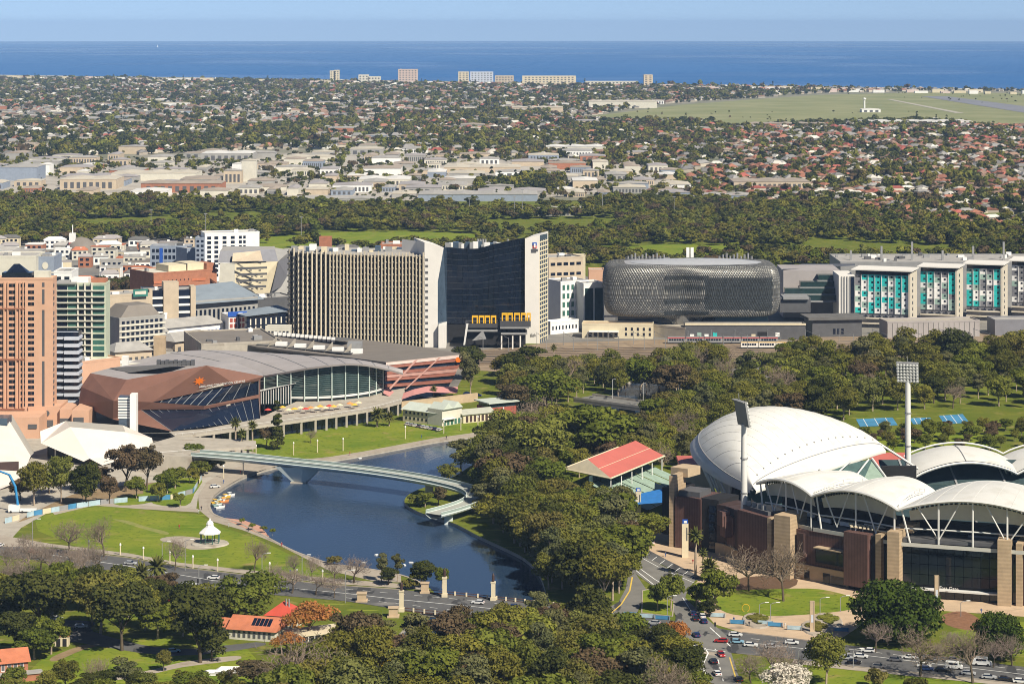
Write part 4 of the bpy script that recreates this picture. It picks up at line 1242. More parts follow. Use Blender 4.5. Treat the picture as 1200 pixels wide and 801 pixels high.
for k in range(6):
 t0, t1 = k / 6 + .008, (k + 1) / 6 - .008
 m_ = MB(); p, q = a.lerp(b, t0), a.lerp(b, t1); p2, q2 = p + out * 26, q + out * 26
 m_.add([(p.x, p.y, 9.5), (q.x, q.y, 9.5), (q2.x, q2.y, 1.0), (p2.x, p2.y, 1.0)], [(0, 1, 2, 3)]); wb(m_, 'seating_block', M_SEATG, gs_)
m_ = MB(); p, q = a + out * 27, b + out * 27; m_.tube([(p.x, p.y, 1.4), (q.x, q.y, 1.4)], .2, 4); wb(m_, 'rail', M_WHITE, gs_)
tp = thing('tarpaulin', 'bright blue cover spread between grandstand and stadium', 'tarpaulin', G(762, 592))
m_ = MB(); m_.grid([[P(728, 592, 985), P(755, 590, 982), P(783, 588, 980)], [P(735, 582, 1000), P(758, 576, 1003), P(783, 571, 1006)]]); wb(m_, 'cover', M_BLUE, tp)
m_ = MB(); m_.box(P(728, 592, 985).x, P(783, 590, 985).x, 984, 985, 0, 2); wb(m_, 'frame', M_GREY, tp)
sc = thing('arched_shed', 'shed with red and cream end behind the stadium corner', 'shed', G(815, 596))
a = P(798, 560, 1010); b = P(836, 560, 1010)
m_ = MB(); m_.box(a.x, b.x, 1010, 1030, 0, P(800, 548, 1010).z); wb(m_, 'wall', M_CREAM, sc)
m_ = MB(); m_.box(a.x - .5, b.x, 1009, 1031, P(800, 548, 1010).z, P(800, 544, 1010).z); wb(m_, 'roof', M_REDROOF, sc)
# ================================================================ block kit
def block(name, label, cat, a, b, ytop, depth, mt, roof_mt=None, parapet=0.8, group=None, z0=0.0, skew=0.0):
 """box building: a, b photo pixels of the front base corners; ytop photo row of the front top edge at a"""
 A, B = G(*a), G(*b)
 loc, rz, L = frame(A, B)
 h = HC - (ytop - HY) / F * A.y
 t = thing(name, label, cat, loc, rz, group)
 MB().box(0, L, 0, depth, z0, h).build('wall', mt, t)
 m_ = MB()
 if parapet > 0:
  for x0, x1, y0, y1 in ((-.1, L + .1, -.1, .4), (-.1, L + .1, depth - .4, depth + .1), (-.1, .4, .4, depth - .4), (L - .4, L + .1, .4, depth - .4)):
   m_.box(x0, x1, y0, y1, h - .3, h + parapet)
 m_.box(.4, L - .4, .4, depth - .4, h - .2, h + .06, 1)
 m_.build('roof', [mt, roof_mt or M_ROOFG], t)
 return t, L, h
def facade(t, name, x0, x1, z0, z1, cols, rows, fw=.6, fh=.55, mt=None, y=-.12, side=None, depth=.12, skip=None):
 """grid of windows, each an object; side=('x', X) puts the grid on the end wall at x=X along +y"""
 mt = mt or M_GLASSB
 cw, rh = (x1 - x0) / cols, (z1 - z0) / rows
 me = unit_box_mesh(mt)
 for c in range(cols):
  for r in range(rows):
   if skip and skip(c, r): continue
   cx, cz = x0 + (c + .5) * cw, z0 + (r + .5) * rh - rh * fh / 2
   if side is None:
    inst(name, me, t, (cx, y, cz), 0, (cw * fw, depth, rh * fh))
   else:
    inst(name, me, t, (side + depth * .99, cx, cz), math.pi / 2, (cw * fw, depth, rh * fh))
def roof_bits(t, L, depth, h, n, seed, mts=None, zmax=2.6):
 """plant boxes and vents on a flat roof"""
 rng = random.Random(seed)
 for i in range(n):
  w, d, z = rng.uniform(1.5, 5), rng.uniform(1.5, 4), rng.uniform(.8, zmax)
  x, y = rng.uniform(1, max(1.1, L - w - 1)), rng.uniform(1, max(1.1, depth - d - 1))
  pc(t, 'plant_box', (mts or [M_GREY, M_WHITE, M_GREYD])[i % 3], x, x + w, y, y + d, h + .05, h + z)
M_ROOFG = mat('grey_flat_roof', (0.30, 0.285, 0.265), 0.85, var=0, col2=(0.42, 0.40, 0.37), scale=0.15, detail=8)
M_ROOFD = mat('dark_flat_roof', (0.13, 0.125, 0.12), 0.85, var=0.2, scale=0.2)
M_ROOFT = mat('taupe_metal_roof', (0.20, 0.175, 0.15), 0.7, var=0.1, scale=0.1)
M_ROOFL = mat('pale_metal_roof', (0.36, 0.33, 0.32), 0.6, var=0.1, scale=0.08)
M_CORTEN = mat('brown_copper_panel', (0.21, 0.105, 0.075), 0.6, var=0.12, scale=0.1, detail=8)
M_CORTEN2 = mat('brown_copper_panel_plain', (0.20, 0.10, 0.072), 0.6, var=0.12, scale=0.1, detail=8)
M_STRIPE_R = mat('red_brown_band', (0.27, 0.105, 0.075), 0.65, var=0.12)
M_STRIPE_P = mat('pink_band', (0.42, 0.24, 0.20), 0.65, var=0.1)
M_STRIPE_W = mat('pale_pink_band', (0.60, 0.48, 0.43), 0.65, var=0.08)
M_PINKROOF = mat('pink_canopy_roof', (0.55, 0.26, 0.24), 0.65, var=0.08)
M_GLASST = mat('teal_dark_glass', (0.018, 0.040, 0.042), 0.12, var=0.3, spec=0.5, scale=0.2)
M_ORANGE = mat('orange_logo', (0.75, 0.17, 0.01), 0.6, var=0.05)
M_LOUV = mat('dull_green_louvre', (0.15, 0.20, 0.185), 0.5, var=0.06)
M_PALEG = mat('pale_green_steel', (0.47, 0.55, 0.50), 0.5, var=0.06)
# ================================================================ convention centre, faceted east hall
Pe = lambda x, y, d: P(x, y, d * .9556)
ce = thing('convention_hall', 'faceted brown copper convention hall with slanted windows and orange star', 'convention centre', G(200, 495))
p1 = Pe(106, 437, 1272); p2 = Pe(148.5, 444.6, 1243); p3 = Pe(242, 428, 1240); p4 = Pe(309, 440.5, 1264)
p5 = Pe(95, 453, 1268); p6 = Pe(133, 469.4, 1231); p7 = Pe(92, 473, 1266); p8 = Pe(132, 491, 1236)
p9 = Pe(179, 471, 1235); p10 = Pe(275, 450, 1250); p11 = Pe(303, 446, 1263); p12 = Pe(303, 462, 1263); p13 = Pe(239, 475.5, 1238)
p14 = Pe(303, 466, 1263); p15 = Pe(239, 479.5, 1239); p16 = Pe(165, 480, 1236); p17 = Pe(201, 505, 1214)
q1 = Pe(129, 431, 1310); q2 = Pe(190, 421.5, 1340); q3 = Pe(275, 424, 1320); q4 = Pe(305, 436, 1290)
gl = Pe(305, 492, 1250)
for nm, pts, mt in (('roof', [p1, p2, p3, p4, q4, q3, q2, q1], M_ROOFL),):
 m_ = MB()
 cc = sum(pts, Vector()) / len(pts)
 for i in range(len(pts)): m_.add([pts[i], pts[(i + 1) % len(pts)], cc], [(0, 1, 2)])
 rfE = wb(m_, nm, mt, ce)
for pts in ([p1, p5, p6, p2], [p5, p7, p6], [p7, p8, p6], [p2, p6, p3], [p6, p9, p3], [p3, p9, p10, p11, p4], [p6, p16, p13, p9], [p13, p15, p14, p12], [p16, p15, p13], [p6, p8, p17, p16]):
 m_ = MB(); m_.poly(pts); wb(m_, 'facet', M_CORTEN, ce)
for pts in ([p4, p11, p12, p14, gl, q4], [q4, q3, Pe(300, 480, 1320), gl], [p1, q1, Pe(105, 475, 1310), p7, p5]):
 m_ = MB(); m_.poly(pts); wb(m_, 'facet', M_CORTEN2, ce)
gback = Vector((0, 1.2, 0))
m_ = MB(); m_.poly([p9 + gback, p13 + gback, p12 + gback, p11 + gback, p10 + gback]); wb(m_, 'window', M_GLASSB, ce)
m_ = MB(); m_.poly([p16 + gback, p17 + gback, gl + gback, p14 + gback, p15 + gback]); wb(m_, 'window', M_GLASSB, ce)
for i in range(12):
 t = i / 11
 a = p9.lerp(p13, min(1, t * 1.6)) if t < .62 else p13.lerp(p12, (t - .62) / .38)
 b = p9.lerp(p10, min(1, t * 1.35)) if t < .74 else p10.lerp(p11, (t - .74) / .26)
 m_ = MB(); m_.tube([a + gback * .6, b + gback * .6], .14, 4); wb(m_, 'mullion', M_GREY, ce)
for i in range(15):
 t = i / 14
 a = p17.lerp(gl, t); b = (p16.lerp(p15, min(1, t * 1.9)) if t < .53 else p15.lerp(p14, (t - .53) / .47))
 m_ = MB(); m_.tube([a + gback * .6, b + gback * .6], .13, 4); wb(m_, 'mullion', M_GREY, ce)
m_ = MB(); m_.tube([Pe(212, 462, 1241), Pe(262, 451, 1247)], .5, 4); wb(m_, 'stair_beam', M_CONC, ce)
m_ = MB(); m_.tube([Pe(222, 490, 1241), Pe(270, 474, 1250)], .45, 4); wb(m_, 'stair_beam', M_CONC, ce)
# roof plant recess
m_ = MB(); m_.poly([Pe(128, 433.5, 1303) + Vector((0, 0, 1.2)), Pe(152, 439.5, 1268) + Vector((0, 0, 1.2)), Pe(198, 432.5, 1262) + Vector((0, 0, 1.2)), Pe(222, 427.5, 1300) + Vector((0, 0, 1.2))]); wb(m_, 'plant_deck', M_ROOFD, ce)
for i in range(9):
 q = Pe(186 + i * 5, 425.2 + (i % 2) * .8, 1305)
 m_ = MB(); m_.obox((q.x, q.y), (1, 0), 1.8, 3.2, q.z - 2, q.z + 1.6); wb(m_, 'duct', M_GREYD, ce)
# star and lettering on the tilted brow, plane of the big facet
nx = (p10 - p9); up = (p3 - p9)
nrm_ = nx.cross(up).normalized()
if nrm_.y > 0: nrm_ = -nrm_
ex = (Pe(278, 447, 1250) - Pe(242, 452, 1243)).normalized(); ez = nrm_.cross(ex).normalized()
if ez.z < 0: ez = -ez
def on_brow(px, py):
 # ray-plane intersection with the brow facet
 o_ = Vector((0, 0, HC)); d_ = Vector(((px - 600) / F, 1, -(py - HY) / F))
 t_ = (p9 - o_).dot(nrm_) / d_.dot(nrm_)
 return o_ + d_ * t_ + nrm_ * .25
m_ = MB()
c_ = on_brow(233.5, 446)
vs = [c_]
for k in range(16):
 r_ = 2.5 if k % 2 == 0 else 1.2
 vs.append(c_ + ex * r_ * 1.3 * math.cos(k * math.pi / 8) + ez * r_ * math.sin(k * math.pi / 8))
m_.add(vs, [(0, 1 + k, 1 + (k + 1) % 16) for k in range(16)])
wb(m_, 'star_logo', M_ORANGE, ce)
tm = text_mesh('ADELAIDE CONVENTION CENTRE', 1.5, M_WHITE, 'hall_letters')
lt = inst('lettering', tm, ce)
c_ = on_brow(260, 450.5)
R_ = Matrix((ex, -nrm_, ez)).transposed().to_4x4()
lt.matrix_basis = Matrix.Translation(c_ - ce.location) @ R_
# ================================================================ central glass hall with leaf shaped roof
cg = thing('glass_hall', 'convention hall with curved pale grey roof over a tall bowed glass wall', 'convention centre', G(380, 490))
eave = [P(296, 443.5, 1262), P(310, 440, 1256), P(335, 435.5, 1249), P(360, 431, 1245), P(385, 427.8, 1246), P(405, 426, 1250), P(425, 426.6, 1256), P(440, 429, 1262), P(456, 432.5, 1268), P(472, 437, 1272)]
back = [P(150, 424, 1330), P(200, 413.5, 1345), P(237, 410, 1352), P(290, 411.5, 1352), P(340, 415.5, 1345), P(375, 419, 1335), P(405, 422.8, 1320), P(430, 426.5, 1302), P(452, 431, 1288), P(472, 436.7, 1274)]
ev = catmull(eave, 4); bk = catmull(back, 4)
m_ = MB(); m_.grid([[ev[i].lerp(bk[i], t / 6) + Vector((0, 0, 1.8 * math.sin(math.pi * t / 6))) for i in range(len(ev))] for t in range(7)])
r_ = wb(m_, 'roof', M_ROOFL, cg, True)
m_ = MB(); m_.grid([[p for p in ev], [p + Vector((0, .5, -1.0)) for p in ev]]); wb(m_, 'eave_fascia', M_ROOFL, r_)
m_ = MB(); m_.grid([[p + Vector((0, .5, -1.0)) for p in ev], [p + Vector((0, 7, -1.2)) for p in ev]]); wb(m_, 'soffit', M_GREY, r_)
for k in range(1, 9):
 i = int(k * (len(ev) - 1) / 9)
 m_ = MB(); m_.tube([ev[i].lerp(bk[i], t / 6) + Vector((0, 0, 1.82 * math.sin(math.pi * t / 6) + .05)) for t in range(7)], .18, 4); wb(m_, 'roof_seam', M_GREY, r_)
# glass wall: bowed, panes between white mullions
GW = [(300, 1262), (310, 1257), (325, 1252), (341, 1250), (357, 1249), (373, 1250), (389, 1252), (405, 1256), (420, 1261), (433, 1267), (441, 1273), (449, 1280)]
base_z = 7.0
def eave_z(px):
 for a, b in zip(ev[:-1], ev[1:]):
  xa, xb = 600 + a.x / a.y * F, 600 + b.x / b.y * F
  if xa <= px <= xb: return a.z + (b.z - a.z) * (px - xa) / (xb - xa + 1e-9)
 return ev[-1].z
wpts = [Vector(((x - 600) / F * d, d, 0)) for x, d in GW]
for i in range(len(GW) - 1):
 a, b = wpts[i], wpts[i + 1]
 za, zb = eave_z(GW[i][0]) - 1.0, eave_z(GW[i + 1][0]) - 1.0
 nrow = 5
 for r in range(nrow):
  t0, t1 = r / nrow, (r + 1) / nrow
  m_ = MB()
  lo, hi = base_z + 2.5, None
  m_.add([(a.x, a.y, lo + (za - lo) * t0 + .12), (b.x, b.y, lo + (zb - lo) * t0 + .12), (b.x, b.y, lo + (zb - lo) * t1), (a.x, a.y, lo + (za - lo) * t1)], [(0, 1, 2, 3)])
  wb(m_, 'pane', M_GLASST, cg)
 lou = MB()
 nl = 15
 for r in range(nl):
  t = (r + .5) / nl
  z0_, z1_ = base_z + 2.6 + (za - base_z - 2.6) * t, base_z + 2.6 + (zb - base_z - 2.6) * t
  lou.tube([(a.x, a.y - .5, z0_), (b.x, b.y - .5, z1_)], .10, 4, cap=False)
 tag(wb(lou, 'louvres', M_LOUV, cg), kind='stuff')
for i in range(len(GW)):
 a = wpts[i]
 m_ = MB(); m_.tube([(a.x, a.y - .7, 0), (a.x, a.y - .7, eave_z(GW[i][0]) - .8)], .34, 6); wb(m_, 'mullion', M_PALEG, cg)
m_ = MB(); m_.grid([[(p.x, p.y - .4, base_z + 1.5) for p in wpts], [(p.x, p.y - .4, base_z + 2.6) for p in wpts]]); wb(m_, 'spandrel', M_STEEL, cg)
m_ = MB(); m_.grid([[(p.x, p.y + 1, base_z - 7) for p in wpts], [(p.x, p.y + 1, base_z + 2.6) for p in wpts]]); wb(m_, 'lower_glazing', M_GLASST, cg)
# entrance pavilion in front at left
m_ = MB(); a, b = P(303, 469, 1238), P(347, 449.5, 1240)
m_.add([P(302, 459, 1243), P(347, 449, 1243), P(347, 448, 1252), P(302, 457, 1252)], [(0, 1, 2, 3)]); wb(m_, 'porch_roof', M_STEEL, cg)
m_ = MB(); m_.add([P(303, 473, 1244), P(341, 473, 1244), P(341, 451, 1244), P(303, 459.4, 1244)], [(0, 1, 2, 3)]); wb(m_, 'porch_glass', M_GLASST, cg)
for k in range(14):
 x = 303 + k * 2.9
 m_ = MB(); m_.tube([P(x, 473, 1243.5), P(x, 459.6 - k * .65, 1243.5)], .22, 4); wb(m_, 'porch_fin', M_STEEL, cg)
# terrace deck with colonnade below, facing the lawn
tr = thing('terrace', 'raised riverside terrace on concrete columns below the glass hall', 'terrace', G(370, 505))
TA = [G(x, y, 7.0) for x, y in ((205, 511), (242, 507), (300, 499), (362, 490.5), (400, 485), (436, 479), (470, 470))]
TB = [G(198, 505.5, 7), G(240, 502, 7), G(300, 491, 7), P(357, 467, 1262), P(405, 465, 1268), P(449, 462, 1290), P(475, 460, 1300)]
TB = [Vector((p.x, p.y, 7.0)) for p in TB]
m_ = MB(); m_.grid([TA, TB]); m_.grid([[p - Vector((0, 0, 1.3)) for p in TA], TA]); m_.grid([[p - Vector((0, 0, 1.3)) for p in TB], [p - Vector((0, 0, 1.3)) for p in TA]]); wb(m_, 'deck', M_CONC, tr)
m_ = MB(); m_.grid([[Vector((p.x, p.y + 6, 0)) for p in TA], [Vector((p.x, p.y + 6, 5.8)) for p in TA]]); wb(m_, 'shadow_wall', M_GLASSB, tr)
ta = catmull(TA, 6)
for k in range(5, len(ta), 2):
 q = ta[k]; m_ = MB(); m_.obox((q.x, q.y + .8), (1, 0), 1.0, 1.0, 0, 5.8); wb(m_, 'column', M_CONC, tr)
m_ = MB(); m_.tube([p + Vector((0, .2, 1.1)) for p in ta], .09, 4)
for p in ta[::2]: m_.tube([p + Vector((0, .2, 0)), p + Vector((0, .2, 1.1))], .06, 4)
wb(m_, 'railing', M_STEEL, tr)
M_UMB = [mat('umbrella_yellow', (0.70, 0.42, 0.05), var=.08), mat('umbrella_cream', (0.75, 0.58, 0.38), var=.08), mat('umbrella_red', (0.50, 0.06, 0.05), var=.08), mat('umbrella_orange', (0.70, 0.27, 0.08), var=.08)]
canopy = [MB().lathe([(0.05, .9), (1.0, .55), (2.0, 0.0)], 10).mesh('canopy', m_) for m_ in M_UMB]
pole_me = MB().tube([(0, 0, 0), (0, 0, 2.9)], .06, 5).mesh('pole', M_STEEL)
ui = 0
for px, py in [(314, 485), (331, 482), (338, 485), (345, 484), (352, 482.5), (358, 484), (364, 482.5), (370, 483), (375, 481), (381, 482.5), (386, 480.5), (391, 481), (398, 479.5), (410, 477.5), (415, 479), (420, 476.5)]:
 p = G(px, py, 7.0)
 c = [2, 0, 1, 0, 1, 2, 3, 1, 0, 1, 2, 0, 1, 3, 0, 1][ui]
 nm = ['yellow', 'cream', 'red', 'orange'][c]
 u = thing('umbrella', '%s cafe umbrella on the terrace before the glass hall' % nm, 'umbrella', p, 0, '%s terrace umbrellas' % nm)
 inst('canopy', canopy[c], u, (0, 0, 2.1), 0, .95); inst('pole', pole_me, u)
 ui += 1
# ================================================================ west hall: dark roof, striped red facade
cw_ = thing('striped_hall', 'convention hall with wide taupe roof and slanting red and pink striped facade', 'convention centre', G(500, 466))
a1, a2, a3, a4 = P(452, 424, 1288), P(544, 414.5, 1330), P(416, 396.5, 1480), P(270, 399, 1430)
rp = [a1, a2, P(480, 404, 1450), a3, P(322, 389, 1500), P(262, 398, 1420), P(300, 406, 1390), P(395, 417, 1345)]
m_ = MB(); m_.poly(rp); m_.poly([p - Vector((0, 0, 1.0)) for p in rp][::-1])
for i in range(len(rp)):
 a, b = rp[i], rp[(i + 1) % len(rp)]
 m_.add([a, b, b - Vector((0, 0, 1)), a - Vector((0, 0, 1))], [(0, 1, 2, 3)])
wb(m_, 'roof', M_ROOFT, cw_)
# bands of the facade
b1, b2 = P(450, 457, 1284), P(526, 452, 1322)
tops = [(a1, a2)]
N_ = 9
cols_ = [M_STRIPE_W, M_STRIPE_R, M_GLASSB, M_STRIPE_R, M_STRIPE_P, M_STRIPE_R, M_GLASSB, M_STRIPE_R, M_GLASSB]
for i in range(N_):
 t0, t1 = i / N_, (i + 1) / N_
 l0, l1 = a1.lerp(b1, t0), a1.lerp(b1, t1)
 r0, r1 = a2.lerp(b2, t0), a2.lerp(b2, t1)
 out_ = .0 if cols_[i] is M_GLASSB else .9
 of = Vector((.3, -1, 0)) * out_
 m_ = MB()
 l0o, r0o, l1o, r1o = l0 + of + Vector((0, 0, -.25)), r0 + of + Vector((0, 0, -.25)), l1 + of, r1 + of
 m_.add([l0o, r0o, r1o, l1o], [(0, 3, 2, 1)]); m_.add([l0o, r0o, r0 + Vector((0, 1, -.25)), l0 + Vector((0, 1, -.25))], [(0, 1, 2, 3)]); m_.add([l1o, r1o, r1 + Vector((0, 1, 0)), l1 + Vector((0, 1, 0))], [(0, 3, 2, 1)])
 wb(m_, 'facade_band', cols_[i], cw_)
for t0, t1, w0 in ((.04, .36, .035), (.30, .66, .03)):
 tl, br = a1.lerp(a2, t1), b1.lerp(b2, t0)
 o_ = Vector((.3, -1.1, 0)); wv_ = (a2 - a1) * w0
 m_ = MB(); m_.add([br + o_, br + wv_ + o_, tl + wv_ + o_ - Vector((0, 0, .4)), tl + o_ - Vector((0, 0, .4))], [(0, 1, 2, 3)]); wb(m_, 'slanting_band', M_STRIPE_P, cw_)
m_ = MB(); c_ = P(537, 421, 1325); m_.poly([c_ + Vector((1.6 * math.cos(k * 1.047), -1.2, 1.6 * math.sin(k * 1.047))) for k in range(6)]); wb(m_, 'star_logo', M_ORANGE, cw_)
m_ = MB(); m_.add([b1, b2, P(526, 466, 1322), P(450, 470, 1284)], [(0, 3, 2, 1)]); wb(m_, 'base_wall', M_GLASSB, cw_)
m_ = MB()
fr_ = [P(449, 460.5, 1270), P(466, 469.5, 1262), P(484, 463, 1272), P(500, 459.5, 1282), P(520, 460, 1290), P(536, 460.5, 1300)]
bk_ = [p + Vector((0, 18, .6)) for p in fr_]
m_.grid([fr_, bk_]); wb(m_, 'canopy', M_PINKROOF, cw_)
# sunken plant trench on the roof with dividing fins
z_ = Vector((0, 0, .5))
m_ = MB(); m_.poly([P(300, 404.5, 1395) + z_, P(412, 415.5, 1350) + z_, P(420, 410, 1378) + z_, P(310, 399.5, 1425) + z_]); wb(m_, 'plant_deck', M_ROOFD, cw_)
for i in range(5):
 q = P(318 + i * 22, 405 + i * 2.1, 1395 - i * 8)
 m_ = MB(); m_.add([q + Vector((-1.5, -9, -1)), q + Vector((2, 9, -1)), q + Vector((2, 9, 4.2)), q + Vector((-1.5, -9, .5))], [(0, 1, 2, 3)]); m_.add([q + Vector((-1.2, -9, -1)), q + Vector((2.3, 9, -1)), q + Vector((2.3, 9, 4.2)), q + Vector((-1.2, -9, .5))], [(0, 3, 2, 1)]); wb(m_, 'plant_fin', M_CONC, cw_)
 m_ = MB(); m_.obox((q.x + 6, q.y - 3), (1, 0), 6.5, 6, q.z - 1, q.z + 2.4); wb(m_, 'plant_unit', M_WHITE, cw_)
m_ = MB(); q = P(416, 411, 1380); m_.obox((q.x, q.y), (1, 0), 8, 10, q.z - 2, q.z + 5); wb(m_, 'plant_unit', M_GREY, cw_)
m_ = MB(); m_.poly([P(318, 393.5, 1470) + z_, P(404, 400.5, 1420) + z_, P(416, 397.3, 1445) + z_, P(325, 390.5, 1492) + z_]); wb(m_, 'plant_deck', M_ROOFD, cw_)
for i in range(14):
 q = P(323 + i * 5.2, 392 + i * .5, 1470 - i * 3)
 m_ = MB(); m_.obox((q.x, q.y), (1, 0), 2, 3, q.z - 1, q.z + 1.6); wb(m_, 'plant_unit', M_WHITE, cw_)
# connecting low roofs behind
t, L, h = block('service_wing', 'long low grey roofed wing behind the curved roof', 'building', (236, 440), (330, 436), 404, 60, M_CONC, M_ROOFT)
roof_bits(t, L, 60, h, 6, 4)
# ================================================================ louvred tower, black glass tower
M_FIN = mat('cream_louvre_fin', (0.56, 0.49, 0.37), 0.7, var=0.1, scale=0.5)
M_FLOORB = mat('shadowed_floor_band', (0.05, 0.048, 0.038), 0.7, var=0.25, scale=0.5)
M_SLAB = mat('white_slab_wall', (0.70, 0.67, 0.62), 0.7, var=0.05, scale=0.1)
M_NAVY = mat('navy_curtain_glass', (0.006, 0.010, 0.020), 0.07, var=0.5, spec=0.5, scale=0.05)
M_GLASSS = mat('steel_blue_glass', (0.06, 0.09, 0.13), 0.15, var=0.2, spec=0.6)
M_YELLOW = mat('yellow_portal', (0.75, 0.42, 0.02), 0.6, var=0.06)
M_BLUEL = mat('blue_sign', (0.02, 0.09, 0.40), 0.6, var=0.05)
M_REDL = mat('red_sign', (0.55, 0.03, 0.03), 0.6, var=0.05)
lt_ = thing('louvred_tower', 'wide tower wrapped in cream vertical louvre fins', 'office building', G(420, 404))
HT = 57.5
C0 = [(338, 1545), (352, 1536), (368, 1530), (384, 1527), (386, 1526), (420, 1522), (460, 1517), (497, 1512)]
cp = [Vector(((x - 600) / F * d, d, 0)) for x, d in C0]
m_ = MB(); m_.prism([(p.x, p.y + 2) for p in cp] + [(cp[-1].x, cp[-1].y + 42), (cp[0].x + 4, cp[0].y + 42)], 0, HT - 2.2); wb(m_, 'core', M_GLASSB, lt_)
m_ = MB(); m_.prism([(p.x, p.y + 2.5) for p in cp] + [(cp[-1].x, cp[-1].y + 41), (cp[0].x + 4, cp[0].y + 41)], HT - 2.2, HT - 1.6); wb(m_, 'roof', M_ROOFG, lt_)
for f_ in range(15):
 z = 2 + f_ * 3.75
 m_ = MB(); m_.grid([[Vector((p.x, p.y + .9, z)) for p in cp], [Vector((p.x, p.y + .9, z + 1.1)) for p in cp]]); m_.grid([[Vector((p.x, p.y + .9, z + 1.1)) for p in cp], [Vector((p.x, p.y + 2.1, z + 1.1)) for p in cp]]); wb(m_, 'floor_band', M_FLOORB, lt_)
fin_w = MB().box(-.45, .45, -.9, .9, 0, HT).mesh('fin', M_FIN)
fin_n = MB().box(-.26, .26, -.6, .8, 0, HT).mesh('fin', M_FIN)
def along(px):
 for (x0, d0), (x1, d1) in zip(C0[:-1], C0[1:]):
  if x0 <= px <= x1:
   return d0 + (d1 - d0) * (px - x0) / (x1 - x0)
frng = random.Random(8)
x = 339.0
while x < 497:
 wide = x < 386
 d = along(x)
 o_ = inst('fin', fin_w if wide else fin_n, lt_, ((x - 600) / F * d - lt_.location.x, d - lt_.location.y, 0), math.radians(18 if wide else -14), (1, 1, 1 + frng.uniform(-.012, .02)))
 if not wide:
  tabs = MB()
  for f_ in range(15): tabs.box(.26, .85, -.2, .6, 2.5 + f_ * 3.75, 3.1 + f_ * 3.75)
  me_ = shared('fin_tabs', lambda: tabs.mesh('fin_tabs', M_FIN))
  tt = inst('fin_tabs', me_, o_); tag(tt, kind='stuff')
 else:
  tabs = MB()
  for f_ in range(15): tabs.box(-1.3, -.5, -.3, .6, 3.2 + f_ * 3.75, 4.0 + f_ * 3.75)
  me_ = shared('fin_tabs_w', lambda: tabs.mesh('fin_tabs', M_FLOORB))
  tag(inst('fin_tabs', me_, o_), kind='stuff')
 x += 5.3 if wide else 4.05
for i in range(22):
 q = P(345 + i * 7 + frng.uniform(-2, 2), 296, 1545 + frng.uniform(-6, 20))
 m_ = MB(); hh = frng.uniform(1.2, 3.8); m_.obox((q.x, q.y), (1, 0), frng.uniform(2, 5), 4, HT - 1.7, HT - 1.7 + hh); wb(m_, 'plant_unit', [M_GREY, M_CREAM, M_GLASSS, M_WHITE][i % 4], lt_)
bt = thing('glass_tower', 'black glass tower between white slab walls with sagging roof edge', 'office building', G(570, 404))
D0 = 1512
# left white slab with column of square windows
z_of = lambda y, d=D0: HC - (y - HY) / F * d
def PX(x, d=D0): return (x - 600) / F * d
m_ = MB()
sl = [(497.5, 406), (513, 406), (513, 330), (520, 290), (505, 285.5), (497.5, 284)]
fr_ = [Vector((PX(x), D0, z_of(y) if y < 400 else 0)) for x, y in sl]
bk_ = [p + Vector((-8, 34, 0)) for p in fr_]
m_.poly(fr_)
for i in range(len(fr_)):
 j = (i + 1) % len(fr_); m_.add([fr_[i], fr_[j], bk_[j], bk_[i]], [(0, 3, 2, 1)])
wb(m_, 'white_slab', M_SLAB, bt)
m_ = MB(); m_.add([Vector((PX(470, 1545), 1545, 40)), Vector((PX(498, 1530), 1530, 40)), Vector((PX(498, 1530), 1530, z_of(283.5, 1530))), Vector((PX(471, 1545), 1545, z_of(280, 1545)))], [(0, 1, 2, 3)]); wb(m_, 'white_screen', M_SLAB, bt)
for f_ in range(14):
 y_ = 303 + f_ * 7.4
 pc(bt, 'window', M_GREYD, PX(498.4) - bt.location.x, PX(501.6) - bt.location.x, D0 - .15 - bt.location.y, D0 - bt.location.y, z_of(y_) - 1.5, z_of(y_))
m_ = MB(); m_.add([Vector((PX(513), D0 + .2, 0)), Vector((PX(523.5), 1530, 0)), Vector((PX(523.5, 1530), 1530, z_of(289, 1530))), Vector((PX(520), D0 + .2, z_of(290.5))), Vector((PX(513), D0 + .2, z_of(330)))], [(0, 1, 2, 3, 4)]); wb(m_, 'chamfer_glass', M_GLASSS, bt)
pc(bt, 'low_block', M_SLAB, PX(514) - bt.location.x, PX(523) - bt.location.x, 1508 - bt.location.y, 1528 - bt.location.y, 0, 14)
facade_x = [523.5 + i * (615 - 523.5) / 15 for i in range(16)]
ytop = lambda x: 289.5 + 1.8 * math.sin(math.pi * min(1, (x - 523.5) / 55)) - max(0, (x - 560)) * .205
DG = 1532
m_ = MB()
tp_ = [Vector((PX(x, DG), DG + .5, z_of(ytop(x), DG) - .3)) for x in facade_x]
m_.add([Vector((PX(523.5, DG), DG + .5, 0)), Vector((PX(615, DG), DG + .5, 0))] + tp_[::-1], [tuple(range(2 + len(tp_)))])
b_ = [p + Vector((0, 38, -3)) for p in tp_]
m_.grid([tp_, b_])
wb(m_, 'body', M_BLACK, bt)
NRW = 13
